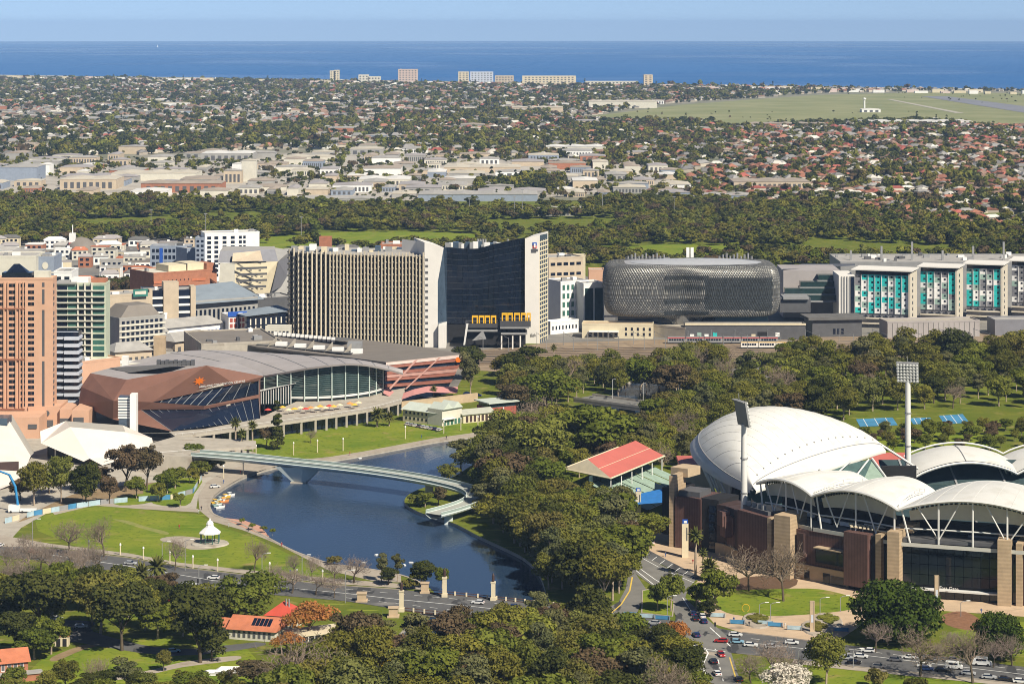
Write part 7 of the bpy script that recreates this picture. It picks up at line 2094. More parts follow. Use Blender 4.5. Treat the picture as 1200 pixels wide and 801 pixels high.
# red roofed kiosk
t, L, h = block('kiosk', 'orange tiled kiosk with solar panels on its roof', 'kiosk', (268, 748), (322, 752), 736, 11, M_OFFW, M_TERRA, 0)
r_ = gabled(t, L, 11, h, 3.4, M_TERRA)
for k in range(5): m_ = MB(); m_.add([(L * .45 + k * 1.35, 1.0, h + .95), (L * .45 + k * 1.35 + 1.2, 1.0, h + .95), (L * .45 + k * 1.35 + 1.2, 4.4, h + 2.95), (L * .45 + k * 1.35, 4.4, h + 2.95)], [(0, 1, 2, 3)]); m_.build('solar_panel', M_GLASSB, t)
facade(t, 'window', 1, L - 1, .4, h, 8, 1, .5, .7, M_GREYD)
t, L, h = block('kiosk', 'kiosk pavilion with steep red hipped roof and metal flues', 'kiosk', (312, 736), (344, 738), 720, 9, M_OFFW, M_TERRA, 0)
m_ = MB(); m_.add([(-.8, -.8, h), (L + .8, -.8, h), (L + .8, 9.8, h), (-.8, 9.8, h), (L * .5, 4.5, h + 4)], [(0, 1, 4), (1, 2, 4), (2, 3, 4), (3, 0, 4)]); m_.build('roof', mat('red_iron', (.50, .08, .05), .6, var=.08), t)
for k in range(2): MB().tube([(L * .62 + k, 3, h + 2), (L * .62 + k, 3, h + 5)], .3, 6).build('flue', M_GREY, t)
t, L, h = block('kiosk', 'white gabled annexe left of the orange tiled kiosk', 'kiosk', (248, 742), (266, 744), 732, 8, M_WHITE, M_TERRA, 0); gabled(t, L, 8, h, 2, M_TERRA)
t, L, h = block('pavilion', 'long low pavilion with cream verandah roof under the rust tree', 'pavilion', (345, 754), (402, 747), 745, 8, M_GREYD, M_CREAM, 0)
pc(t, 'verandah_roof', M_CREAM, -1, L + 1, -2, 8.5, h, h + .35)
for k in range(9): pc(t, 'post', M_WHITE, L * k / 8 - .1, L * k / 8 + .1, -1.8, -1.6, 0, h)
t, L, h = block('brick_house', 'brick house with orange tiled roof in the bottom left corner', 'house', (-30, 800), (33, 794), 780, 10, M_BRICK, M_TERRA, 0)
gabled(t, L, 10, h, 3.2, M_TERRA); facade(t, 'window', 2, L - 1, h * .5, h, 7, 1, .5, .7, M_GREYD); facade(t, 'window_frame', 2, L - 1, h * .5 - .1, h, 7, 1, .62, .8, M_WHITE, y=-.06, depth=.05)
pc(t, 'lean_to_roof', M_ROOFG, 0, L + 4, -4, 0, h * .42, h * .48); pc(t, 'lower_wall', M_BRICK, 0, L + 3.6, -3.6, 0, 0, h * .42)
t, L, h = block('garden_gate', 'small cream arched gatehouse with red roof', 'gatehouse', (64, 757), (80, 757), 745, 3.4, M_CREAM, M_TERRA, 0); gabled(t, L, 3.4, h, 1.6, M_TERRA, ov=.3)
for k in (.12, .58): pc(t, 'archway', M_BLACK, L * k, L * (k + .3), -.06, 0, 0, h * .75)
tn = thing('marquee', 'white and blue boat like marquee by the near path', 'marquee', G(260, 790))
for k, (dx, w, z) in enumerate(((0, 12, 1.6), (3, 10, 2.4), (8, 5, 1.2))):
 MB().add([(dx - w / 2, -1.5, z * .5), (dx + w / 2, -1.5, z * .6), (dx + w / 2, 1.5 + k, z * .6), (dx - w / 2, 1.5 + k, z * .5), (dx - w / 3, k * .8, z), (dx + w / 3, k * .8, z)], [(0, 1, 5, 4), (1, 2, 5), (2, 3, 4, 5), (3, 0, 4)]).build('canvas', M_WHITE if k != 2 else M_BALC, tn)
 MB().box(dx - w / 2 + .3, dx + w / 2 - .3, -1.2, 1.2 + k, 0, z * .5).build('side', M_WHITE, tn)
# clearing buildings on the north bank
for lb, a, b, yt, rt in (('white walled pavilion beside the far car park', (852, 452), (884, 452), 442, M_BEIGE), ('grey roofed shed in the far clearing', (955, 470), (980, 468), 452, M_ROOFG)):
 t, L, h = block('pavilion', lb, 'pavilion', a, b, yt, 10, M_WHITE, rt, 0); gabled(t, L, 10, h, 1.6, rt); facade(t, 'window', 1, L - 1, .3, h, 4, 1, .4, .7)
# pedal boats and jetty
for k, (px, py, c, w) in enumerate(((258, 586, M_PALEG, 'green'), (264, 583, M_UMB[0], 'yellow'), (262, 588, M_UMB[3], 'orange'), (269, 581, M_WHITE, 'white'), (254, 592, M_SAGE, 'sage'), (257, 595, M_WHITE, 'plain white'), (252, 589, M_UMB[0], 'small yellow'))):
 p = G(px, py, -1.3); o = thing('pedal_boat', '%s pedal boat moored at the promenade bend' % w, 'boat', p, .7, 'pedal boats at the promenade')
 MB().add([(-2, -.8, 0), (2, -.8, 0), (2.4, 0, .3), (2, .8, 0), (-2, .8, 0), (-2.1, -.9, .6), (2.1, -.9, .6), (2.9, 0, .9), (2.1, .9, .6), (-2.1, .9, .6)], [(0, 1, 6, 5), (1, 2, 7, 6), (2, 3, 8, 7), (3, 4, 9, 8), (4, 0, 5, 9), (5, 6, 7, 8, 9)]).build('hull', c, o)
 MB().box(-.9, .7, -.8, .8, 1.5, 1.65).build('awning', c, o); MB().box(-.6, .3, -.6, .6, .6, 1.0).build('seat', M_WHITE, o)
for k, (px, py) in enumerate(((426, 659), (441, 650), (474, 662), (482, 659), (422, 537), (330, 559))):
 p = G(px, py, -1.3); o = thing('paddle_boat', 'tiny white boat on the river, %s' % ['before the shrubs', 'by the thin gum', 'left of a pair', 'right of a pair', 'below the far lawn', 'beside the bridge pier'][k], 'boat', p, k, 'tiny white boats on the river'); o.scale = (.6, .6, .6)
 MB().add([(-1.2, -.6, 0), (1.2, -.6, 0), (1.9, 0, .5), (1.2, .6, 0), (-1.2, .6, 0), (-1.2, -.6, .6), (1.2, -.6, .6), (1.2, .6, .6), (-1.2, .6, .6)], [(0, 1, 6, 5), (1, 2, 6), (2, 3, 7), (3, 4, 8, 7), (4, 0, 5, 8), (5, 6, 7, 8), (6, 2, 7)]).build('hull', M_WHITE, o)
# ================================================================ parkland belt, suburbs, coast
frn = np.random.default_rng(21)
def low_crown(seed, mt, n, leaf, w, h, base=.1, ncl=9, style='gum'):
 return crown_mesh('far_crown', seed, mt, w, h, base, ncl, n, leaf, style)[0]
MID = [low_crown(200 + i, [L_GUM, L_GUM, L_GUM, L_BROWN, L_DARK, L_GREEN][i], 620, 1.35, 13, 14, .12, 12) for i in range(6)]
LOW = [low_crown(220 + i, [L_GUM, L_DARK, L_GUM, L_BROWN, L_DARK][i], 130, 2.5, 12, 11, .02, 7, 'dome' if i % 2 else 'gum') for i in range(5)]
CON = [low_crown(240, L_DARK, 120, 2.0, 7, 20, .05, 10, 'cone')]
def px_of(x, y):
 return 600 + x / y * F, HY + F * HC / y
def sample(poly, n, px=True):
 wp = [G(a, b) for a, b in poly] if px else poly
 x0, x1 = min(p[0] for p in wp), max(p[0] for p in wp); y0, y1 = min(p[1] for p in wp), max(p[1] for p in wp)
 xs, ys = frn.uniform(x0, x1, n), frn.uniform(y0, y1, n)
 ins = np.zeros(n, bool)
 j = len(wp) - 1
 for i in range(len(wp)):
  xi, yi, xj, yj = wp[i][0], wp[i][1], wp[j][0], wp[j][1]
  if yi != yj:
   c = ((yi > ys) != (yj > ys)) & (xs < (xj - xi) * (ys - yi) / (yj - yi) + xi)
   ins ^= c
  j = i
 return xs[ins], ys[ins]
def inside(xs, ys, poly):
 wp = [G(a, b) for a, b in poly]
 ins = np.zeros(len(xs), bool)
 j = len(wp) - 1
 for i in range(len(wp)):
  xi, yi, xj, yj = wp[i][0], wp[i][1], wp[j][0], wp[j][1]
  if yi != yj:
   ins ^= ((yi > ys) != (yj > ys)) & (xs < (xj - xi) * (ys - yi) / (yj - yi) + xi)
  j = i
 return ins
def wnoise(xs, ys, s, seed):
 """smooth value noise 0..1 for patchy density"""
 r = np.random.default_rng(seed).uniform(0, 1, (64, 64))
 u, v = xs / s, ys / s
 i, j = np.floor(u).astype(int), np.floor(v).astype(int)
 fu, fv = u - i, v - j
 fu, fv = fu * fu * (3 - 2 * fu), fv * fv * (3 - 2 * fv)
 g = lambda a, b: r[a % 64, b % 64]
 return (g(i, j) * (1 - fu) + g(i + 1, j) * fu) * (1 - fv) + (g(i, j + 1) * (1 - fu) + g(i + 1, j + 1) * fu) * fv
# ---- park belt behind the city
FIELDS = [[(300, 279), (400, 271.5), (500, 271.5), (572, 275), (565, 283), (430, 286), (320, 292)], [(700, 292), (800, 286), (900, 290.5), (952, 292.5), (952, 299.5), (800, 297.5), (700, 300)], [(380, 286), (440, 280), (560, 282), (560, 290), (400, 293)], [(640, 246), (700, 245), (700, 252), (640, 253)], [(560, 258), (720, 256), (730, 272), (580, 274)], [(940, 282), (1120, 288), (1120, 306), (950, 302)], [(80, 258), (200, 254), (215, 268), (90, 272)]]
belt = [(-90, 232), (150, 235), (200, 238), (320, 240), (420, 244), (560, 243), (650, 240), (760, 234), (860, 240), (900, 240), (980, 252), (1060, 262), (1130, 270), (1320, 278), (1320, 318), (1100, 312), (950, 312), (720, 318), (660, 305), (480, 298), (340, 290), (240, 283), (130, 284), (60, 288), (-90, 288)]
xs, ys = sample(belt, 10500)
keep = np.ones(len(xs), bool)
for f_ in FIELDS: keep &= ~inside(xs, ys, f_)
nz = wnoise(xs, ys, 140, 5)
keep &= frn.uniform(0, 1, len(xs)) < np.clip(-.45 + nz * 2.4, 0.03, 1)
xs, ys = xs[keep], ys[keep]
n = len(xs)
s_ = frn.uniform(.65, 1.35, n)
idx = frn.choice(6, n, p=[.2, .2, .15, .12, .24, .09])
scatter('parkland_trees', 'wide belt of olive park trees between city and suburbs', np.stack([xs, ys, np.zeros(n)], 1), np.stack([s_ * frn.uniform(.8, 1.1, n), s_ * frn.uniform(.8, 1.1, n), s_ * frn.uniform(.5, .85, n)], 1), frn.uniform(0, 6.28, n), idx, MID)
# ---- suburban houses
WALLM = mat('house_wall', (0.42, 0.37, 0.30), .85, var=.12, scale=.02, rand=.3)
HROOF = {'terracotta': mat('house_roof_terracotta', (0.27, 0.115, 0.072), .85, var=.2, scale=.05, rand=.3),
   'red': mat('house_roof_red', (0.29, 0.082, 0.06), .8, var=.15, scale=.05, rand=.25),
   'grey': mat('house_roof_grey', (0.22, 0.21, 0.20), .7, var=.15, scale=.05, rand=.4),
   'white': mat('house_roof_white', (0.55, 0.52, 0.46), .6, var=.08, scale=.05, rand=.15),
   'brown': mat('house_roof_brown', (0.22, 0.14, 0.10), .8, var=.15, scale=.05, rand=.3)}
def house_parts(rt, v):
 """wall and roof meshes of a small house; L-shaped hipped or gabled"""
 w, d = [(13, 10), (16, 9), (11, 12)][v]
 wm, rm = MB(), MB()
 def hip(x0, x1, y0, y1, z, rise, gable=0):
  e = .6
  x0, x1, y0, y1 = x0 - e, x1 + e, y0 - e, y1 + e
  if x1 - x0 >= y1 - y0:
   i = (y1 - y0) / 2 * (1 - gable)
   a, b = (x0 + i, (y0 + y1) / 2, z + rise), (x1 - i, (y0 + y1) / 2, z + rise)
   rm.add([(x0, y0, z), (x1, y0, z), (x1, y1, z), (x0, y1, z), a, b], [(0, 1, 5, 4), (1, 2, 5), (2, 3, 4, 5), (3, 0, 4)])
  else:
   i = (x1 - x0) / 2 * (1 - gable)
   a, b = ((x0 + x1) / 2, y0 + i, z + rise), ((x0 + x1) / 2, y1 - i, z + rise)
   rm.add([(x0, y0, z), (x1, y0, z), (x1, y1, z), (x0, y1, z), a, b], [(0, 1, 4), (1, 2, 5, 4), (2, 3, 5), (3, 0, 4, 5)])
 wm.box(-w / 2, w / 2, -d / 2, d / 2, 0, 3.2); hip(-w / 2, w / 2, -d / 2, d / 2, 3.2, 2.6, .2 * v)
 wm.box(-w / 2, -w / 2 + w * .42, -d / 2 - 4, -d / 2, 0, 3.0); hip(-w / 2, -w / 2 + w * .42, -d / 2 - 4, -d / 2 + 2, 3.05, 1.9)
 return wm, rm
HP = {}
for rt in HROOF:
 for v in range(3):
  wm, rm = house_parts(rt, v)
  HP[rt, v] = (wm.mesh('wall', WALLM), rm.mesh('roof', HROOF[rt]))
  both = MB(); both.add(wm.v, wm.f, 0); both.add(rm.v, rm.f, 1)
  HP[rt, v, 'j'] = both.mesh('house', [WALLM, HROOF[rt]])
AIRF = [(690, 138), (760, 128), (800, 122), (880, 116), (960, 110.5), (1080, 107.5), (1330, 109), (1330, 155), (1190, 151), (1080, 142), (1000, 144), (900, 147), (850, 148), (800, 142)]
def street_grid(poly, ang, sx, sy, jit, drop):
 """house spots on a rotated street grid"""
 wp = [G(a, b) for a, b in poly]
 cx, cy = np.mean([p.x for p in wp]), np.mean([p.y for p in wp])
 R = max(math.hypot(p.x - cx, p.y - cy) for p in wp)
 ca, sa = math.cos(ang), math.sin(ang)
 us = np.arange(-R, R, sx); vs = []
 v = -R
 while v < R:
  vs += [v, v + sy]; v += sy * 2 + 16
 U, V_ = np.meshgrid(us, np.array(vs))
 U, V_ = U.ravel() + frn.normal(0, jit, U.size), V_.ravel() + frn.normal(0, jit, V_.size)
 x, y = cx + U * ca - V_ * sa, cy + U * sa + V_ * ca
 k = inside(x, y, poly) & (frn.uniform(0, 1, len(x)) > drop)
 return x[k], y[k]
R_NEAR = [(780, 236), (760, 226), (820, 205), (900, 150), (1010, 146), (1090, 143), (1330, 157), (1330, 276), (1130, 268), (1060, 260), (980, 250), (900, 239)]
R_MID = [(440, 176), (560, 182), (700, 190), (810, 203), (895, 150), (850, 150), (800, 144), (690, 140), (600, 128), (440, 130)]
L_MID = [(-120, 186), (150, 182), (300, 176), (440, 174), (440, 128), (600, 126), (690, 136), (780, 122), (900, 114), (960, 109), (1080, 106.8), (1330, 108.2), (1330, 107), (1100, 105.6), (800, 101), (600, 98.5), (400, 96), (200, 93), (-120, 90)]
hx, hy, hk = [], [], []
for poly, ang, sx, sy, drop, mixp in ((R_NEAR, .35, 17, 22, .30, [.26, .12, .32, .12, .18]), (R_MID, .1, 19, 24, .35, [.20, .10, .38, .12, .20]), (L_MID, -.2, 23, 28, .45, [.08, .03, .48, .13, .28])):
 x, y = street_grid(poly, ang, sx, sy, 2.2, drop)
 hx.append(x); hy.append(y); hk.append(frn.choice(5, len(x), p=mixp))
hx, hy, hk = np.concatenate(hx), np.concatenate(hy), np.concatenate(hk)
kinds = list(HROOF)
order = np.argsort(hy)
pxs, pys = px_of(hx, hy)
vis = (pxs[order] > -10) & (pxs[order] < 1210)
near = order[vis][:285]
mask = np.ones(len(hx), bool); mask[near] = False
hrank = 0
for q in near:
 x, y, k = hx[q], hy[q], kinds[hk[q]]
 px, py = px_of(x, y)
 v = int(frn.integers(3))
 hl = '%s roofed house in the %s suburb row beyond the park belt' % (k, ['1st', '2nd', '3rd', '4th', '5th', '6th', '7th', '8th'][min(7, hrank // 36)]); hrank += 1
 o = thing('house', hl, 'house', (x, y, 0), frn.choice([.35, .35 + math.pi / 2, .35 + math.pi]) + frn.normal(0, .06), 'nearest suburban houses')
 inst('wall', HP[k, v][0], o); inst('roof', HP[k, v][1], o)
hx2, hy2, hk2 = hx[mask], hy[mask], hk[mask]
n = len(hx2)
s_ = frn.uniform(.85, 1.3, n)
scatter('suburb_houses', 'countless small houses of the suburbs stretching to the coast', np.stack([hx2, hy2, np.full(n, .1)], 1), np.stack([s_, s_, s_ * frn.uniform(.9, 1.5, n)], 1), frn.choice([.35, .35 + math.pi / 2, .35 + math.pi, 0.1, 1.67], n), hk2 * 3 + frn.integers(0, 3, n), [HP[k, v, 'j'] for k in kinds for v in range(3)])
print('HOUSES', len(near), n)
# ---- suburb trees
TX, TY, TS, TI = [], [], [], []
def strees(poly, n, smin, smax, p, patch=None, seed=1, low=.25, thresh=0):
 x, y = sample(poly, n)
 if patch:
  nz = wnoise(x, y, patch, seed)
  k = frn.uniform(0, 1, len(x)) < np.clip(low + (nz - thresh) * 1.6, .04, 1)
  x, y = x[k], y[k]
 k = ~inside(x, y, AIRF)
 x, y = x[k], y[k]
 TX.append(x); TY.append(y); TS.append(frn.uniform(smin, smax, len(x)) * np.where(frn.uniform(0, 1, len(x)) < .12, 1.5, 1)); TI.append(frn.choice(6, len(x), p=p))
PS = [.26, .22, .2, .12, .18, .02]
strees(R_NEAR, 15000, .35, 1.0, PS, 160, 3, .25, .15)
strees(R_MID, 15000, .42, 1.05, PS, 200, 4, .2, .2)
strees(L_MID, 46000, .5, 1.15, [.2, .28, .16, .12, .22, .02], 380, 5, .22, .12)
strees([(-120, 230), (200, 236), (420, 240), (700, 232), (800, 206), (700, 190), (420, 176), (150, 180), (-120, 184)], 6500, .3, .75, PS, 200, 6, .06, .3)
# dense dark groves
for g in ([(160, 165), (330, 150), (360, 158), (330, 172), (200, 180)], [(590, 160), (720, 140), (860, 146), (870, 154), (700, 168), (600, 170)], [(470, 108), (640, 106), (900, 108), (880, 114), (780, 121), (690, 128), (560, 120), (470, 116)], [(880, 138), (1200, 140), (1200, 148), (1060, 150), (900, 148)], [(-60, 92), (380, 98), (380, 106), (-60, 100)], [(300, 150), (420, 140), (420, 148), (310, 160)], [(560, 216), (660, 212), (660, 222), (560, 226)], [(60, 172), (160, 168), (140, 180), (60, 184)]):
 strees(g, 1500, .55, 1.05, [.22, .32, .14, .06, .24, .02], 300, 8, .45, .2)
x, y = np.concatenate(TX), np.concatenate(TY); s_ = np.concatenate(TS); idx = np.concatenate(TI)
n = len(x)
scatter('suburb_trees', 'countless garden and street trees across the suburbs', np.stack([x, y, np.full(n, .05)], 1), np.stack([s_, s_, s_ * frn.uniform(.65, 1.05, n)], 1), frn.uniform(0, 6.28, n), idx, LOW + CON)
print('SUBURB TREES', n)
x, y = sample(AIRF, 900)
k = (wnoise(x, y, 420, 9) > .62) & (frn.uniform(0, 1, len(x)) < .5)
x, y = x[k], y[k]; n = len(x)
s_ = frn.uniform(.2, .5, n)
scatter('airfield_shrubs', 'sparse dark shrubs on the airfield', np.stack([x, y, np.full(n, .5)], 1), np.stack([s_, s_, s_], 1), frn.uniform(0, 6.28, n), frn.integers(0, 5, n), LOW)
# ---- warehouses of the industrial district: each its own thing
WRN = random.Random(31)
WM = [(M_OFFW, 'offwhite'), (M_BEIGE, 'beige'), (M_WHITE, 'white'), (M_GREYW, 'grey'), (M_BRICK, 'orange brick'), (M_BLUEG, 'blue grey')]
WR = [(M_ROOFL, 'pale metal'), (mat('cream_metal_roof', (0.52, 0.47, 0.38), .7, var=.12, scale=.03), 'cream'), (M_ROOFG, 'grey'), (mat('white_metal_roof', (0.68, 0.66, 0.62), .6, var=.08, scale=.03), 'white'), (mat('taupe_shed_roof', (0.36, 0.30, 0.24), .7, var=.12, scale=.03), 'taupe')]
WPL = []
def warehouse(px, py, wpx, hpx, dep, wi, ri, label, cols=0):
 p = G(px, py); k = p.y / F
 w, h = wpx * k, hpx * k
 t = thing('warehouse', label, 'warehouse', (p.x, p.y, 0), 0, 'warehouses of the industrial district')
 MB().box(0, w, 0, dep, 0, h).build('wall', WM[wi][0], t)
 m_ = MB(); n_ = max(1, int(w / 28))
 for i in range(n_):
  a, b = w * i / n_ - .3, w * (i + 1) / n_ + .3 * (i == n_ - 1)
  m_.add([(a, -.4, h), (b, -.4, h), (b, dep + .4, h), (a, dep + .4, h), ((a + b) / 2, -.4, h + 1.6), ((a + b) / 2, dep + .4, h + 1.6)], [(0, 1, 4), (1, 2, 5, 4), (2, 3, 5), (3, 0, 4, 5)])
 m_.build('roof', WR[ri][0], t)
 if cols:
  facade(t, 'window' if cols > 5 else 'door', w * .05, w * .95, 0.5, h * .8, cols, 1, .55, .8, M_GREYD)
 WPL.append((px, py, wpx))
 return t
for a in ((0, 212, 43, 16, 60, 5, 2, 'tall blue grey shed at the left edge of the industrial district'), (44, 205, 14, 12, 30, 2, 3, 'narrow white shed beside the tall blue grey shed', 0), (70, 222, 66, 12, 60, 1, 1, 'long beige factory with glazed entrance bays', 8),
   (70, 214, 90, 7, 60, 3, 0, 'long low pale shed behind the beige factory'), (165, 226, 94, 11, 50, 4, 4, 'long orange brick warehouse beside the parkland', 10), (130, 212, 100, 9, 60, 0, 1, 'wide cream roofed shed left of the silo', 0),
   (262, 215, 21, 15, 20, 1, 2, 'beige building at the foot of the cream silo', 4), (283, 213, 17, 25, 16, 0, 1, 'tall cream silo tower in the industrial district'), (272, 206, 11, 14, 14, 2, 3, 'white square silo left of the cream silo'),
   (235, 189, 60, 9, 70, 3, 3, 'white factory with saw roof below the far trees', 7), (330, 190, 60, 6, 50, 0, 1, 'low cream sheds right of the far factory', 0), (420, 218, 60, 8, 60, 0, 3, 'long white warehouse with columns beyond the belt', 12),
   (520, 202, 90, 6, 60, 1, 1, 'very long beige shed in the middle distance', 0), (490, 236, 140, 8, 60, 5, 2, 'long teal and grey store beside the park belt', 0), (560, 230, 80, 6, 50, 3, 0, 'grey shed behind the teal store', 0), (630, 253, 66, 8, 24, 3, 2, 'grey roofed grandstand in the park belt', 12),
   (640, 180, 70, 8, 60, 0, 3, 'white distribution shed by the dark grove', 0), (690, 127, 80, 8, 90, 0, 1, 'long cream hangar beside the airfield', 0), (600, 132, 60, 6, 80, 1, 1, 'beige hangar left of the airfield'), (860, 222, 90, 9, 60, 1, 4, 'long taupe roofed depot on the edge of the houses', 14),
   (825, 234, 60, 5, 40, 5, 2, 'low blue grey yard building before the depot'), (720, 222, 40, 7, 30, 5, 2, 'blue walled store at the park edge'), (1010, 148, 130, 6, 60, 2, 3, 'white sheds under the airfield edge', 0), (880, 150, 90, 5, 60, 4, 4, 'low brick sheds under the airfield edge', 0),
   (1010, 132, 22, 4, 30, 2, 3, 'small white control building on the airfield', 3), (336, 240, 106, 7, 36, 3, 2, 'long grey roofed hall in the trees at the belt edge', 10), (65, 246, 30, 6, 20, 4, 4, 'pale brick hall in the tree belt')):
 warehouse(*a)
tries = 0
while len(WPL) < 250 and tries < 9000:
 tries += 1
 u = WRN.random()
 if u < .7: px, py = WRN.uniform(-20, 780), WRN.uniform(184, 232)
 elif u < .85: px, py = WRN.uniform(420, 900), WRN.uniform(122, 180)
 else: px, py = WRN.uniform(-20, 420), WRN.uniform(120, 182)
 if in_poly(px, py, AIRF): continue
 w = WRN.uniform(12, 46) * (1 if py > 180 else .75)
 if px + w > 500 and py > 232: continue
 if any(abs(py - b) < 3.2 and px < a + c + 3 and px + w > a - 3 for a, b, c in WPL): continue
 wi, ri = WRN.choice([0, 1, 1, 3, 3, 4, 5, 2]), WRN.choice([0, 0, 1, 2, 2, 4, 4, 3])
 if wi == 4 and WRN.random() < .6: wi = 0
 zone = 'by the park belt' if py > 212 else ('in the yards' if py > 180 else 'in the suburbs')
 side = 'left of the silo' if px < 262 else ('right of the silo' if px < 620 else 'towards the houses')
 warehouse(px, py, w, WRN.uniform(4.5, 9) * (1 if py > 180 else .6), WRN.uniform(25, 60), wi, ri, '%s warehouse, %s roof, %s, %s' % (WM[wi][1], WR[ri][1], zone, side), WRN.choice([0, 0, 4, 9]))
# ---- seaside towers
TW = [(386.5, 393, 83.2, 96, M_CREAM, 'twin cream seaside tower, left one', 2, 5), (391.5, 397.5, 82.5, 96, M_CREAM, 'twin cream seaside tower, right one', 2, 5), (420, 432, 88, 97.5, M_OFFW, 'stepped white seaside block left of the widest tower', 3, 3), (431, 446, 90, 97.5, M_OFFW, 'low white seaside block beside the widest tower', 4, 2),
  (466.5, 489.5, 81.5, 98, mat('pink_concrete', (.56, .43, .36), var=.08), 'wide pinkish seaside hotel tower, largest on the coast', 6, 6), (537, 549.5, 84.5, 97.5, M_CREAM, 'cream seaside tower beside the white stepped block', 3, 5), (551, 578, 84.5, 98, M_BALC, 'white and green stepped seaside apartment block', 7, 5), (580, 602, 89, 98.5, M_BEIGE, 'beige seaside block right of the stepped apartments', 6, 3),
  (612, 675, 89.3, 100.5, M_CREAM, 'very long cream seaside apartment building', 14, 4), (754.5, 765, 88, 101.8, mat('sand_tower', (.60, .49, .34), var=.06), 'lone sandy seaside tower to the right', 2, 6), (686, 748, 95.5, 101, M_OFFW, 'low white seaside row left of the lone tower', 14, 2)]
for x0, x1, yt, yb, mt, lb, c, r in TW:
 gen('seaside_tower', lb, (x0, yb), (x1, yb), yt, 26, mt, M_OFFW, c, r, M_GREYD, 1, .5, .45)
for i in range(120):
 px = crng.uniform(0, 1200); yb = 88 + 17 * px / 1200 + 4.2 + crng.uniform(0, 2.2)
 if any(a - 4 < px < b + 2 for a, b, *_ in TW): continue
 mi = crng.randrange(3)
 t, L, h = block('seaside_house', '%s seafront house %s of the seaside towers' % (['white', 'cream', 'pinkish'][mi], 'left' if px < 386 else ('right' if px > 766 else 'in the row')), 'house', (px, yb), (px + crng.uniform(6, 16), yb), yb - crng.uniform(2.2, 4.4), 16, [M_WHITE, M_CREAM, M_STRIPE_W][mi], [M_ROOFL, M_TERRA, M_OFFW][crng.randrange(3)], group='seafront houses')
# Norfolk pines along the seafront
for i, (px, yb, h_) in enumerate([(41, 93, 7.5), (45, 93, 6.5), (123, 95, 6.5), (128, 95, 7), (132, 95, 6), (136, 95, 5.5)] + [(170 + k * 11 + (k * 7 % 5), 95 + k * .12, 4.2 + (k * 3 % 4) * .6) for k in range(20)]):
 p = G(px, yb); k = p.y / F
 tree('conifer', p, 'dark tall pine standing on the seafront skyline', 'pines along the seafront', h_ * k, 3.4 * k)
# control tower and sailing boat
ct2 = thing('control_tower', 'thin white airport control tower on the airfield', 'tower', G(1013, 130))
q = G(1013, 130); m_ = MB(); m_.tube([(q.x, q.y, 0), (q.x, q.y, 24)], 2, 8); wb(m_, 'shaft', M_WHITE, ct2)
m_ = MB(); m_.lathe([(2, 24), (4, 26), (4, 29), (0.1, 30)], 10, (q.x, q.y)); wb(m_, 'cab', M_WHITE, ct2)
sbt = thing('sailing_boat', 'tiny white sailing boat far out on the sea', 'boat', P(184.5, 56.6, 24000))
z_s = -24000 ** 2 / (2 * REARTH); sbt.location.z = z_s
MB().add([(-6, -1.5, .3), (7, 0, .3), (-6, 1.5, .3), (-6, -1.5, 1.6), (8, 0, 2.0), (-6, 1.5, 1.6)], [(0, 1, 4, 3), (1, 2, 5, 4), (2, 0, 3, 5), (3, 4, 5)]).build('hull', M_WHITE, sbt)
MB().add([(-5.5, 0, 3), (1, 0, 3), (0.5, 0, 26), (1.2, 0, 3), (7, 0, 3), (1, 0, 23), (1, .4, 14)], [(0, 1, 2), (3, 4, 5)]).build('sail', M_WHITE, sbt)
# slender masts over the park belt
for i, (px, yt, yb) in enumerate([(612, 222, 256), (550, 232, 252), (603, 230, 254), (706, 225, 250), (790, 230, 252), (177, 245, 270), (241, 250, 284), (353, 254, 276)]):
 p = G(px, yb); o = thing('field_mast', 'thin light mast over the park belt, %s from the left' % ['fifth', 'fourth', 'sixth', 'seventh', 'eighth', 'first', 'second', 'third'][i], 'light mast', p, 0, 'light masts over the park belt')
 hh = (yb - yt) * p.y / F
 MB().tube([(0, 0, 0), (0, 0, hh)], .35, 5, r1=.2).build('mast', M_GREY, o); MB().box(-1.5, 1.5, -.2, .2, hh - .8, hh).build('lamp_bar', M_GREY, o)
# ================================================================ cars, lamps, signs, trains
def car_meshes(cm, van=False):
 b = MB(); L, W = 4.4, 1.8
 prof = [(-2.2, .35), (-2.2, .95), (-1.9, 1.0), (1.0, .95), (2.1, .80), (2.2, .35)] if not van else [(-2.3, .35), (-2.3, 1.95), (1.2, 1.95), (1.7, 1.1), (2.3, .95), (2.3, .35)]
 n = len(prof)
 b.add([(x, -W / 2, z) for x, z in prof] + [(x, W / 2, z) for x, z in prof], [tuple(range(n)), tuple(range(n, 2 * n))[::-1]] + [(i, i + n, (i + 1) % n + n, (i + 1) % n) for i in range(n)])
 r = MB()
 if not van:
  r.add([(-1.5, -.78, 1.42), (.35, -.78, 1.42), (.35, .78, 1.42), (-1.5, .78, 1.42), (-1.5, -.78, 1.36), (.35, -.78, 1.36), (.35, .78, 1.36), (-1.5, .78, 1.36)], [(0, 1, 2, 3), (0, 4, 5, 1), (1, 5, 6, 2), (2, 6, 7, 3), (3, 7, 4, 0)])
 g = MB()
 if not van: g.add([(-1.95, -.84, .98), (1.0, -.84, .95), (1.0, .84, .95), (-1.95, .84, .98), (-1.5, -.76, 1.37), (.35, -.76, 1.37), (.35, .76, 1.37), (-1.5, .76, 1.37)], [(0, 1, 5, 4), (1, 2, 6, 5), (2, 3, 7, 6), (3, 0, 4, 7)])
 else: g.add([(1.22, -.85, 1.9), (1.72, -.85, 1.12), (1.72, .85, 1.12), (1.22, .85, 1.9)], [(0, 1, 2, 3)]); g.box(-1.4, 1.0, -.92, .92, 1.25, 1.75)
 return b.mesh('body', cm), r.mesh('cabin_roof', cm) if not van else None, g.mesh('windows', M_GLASSB)
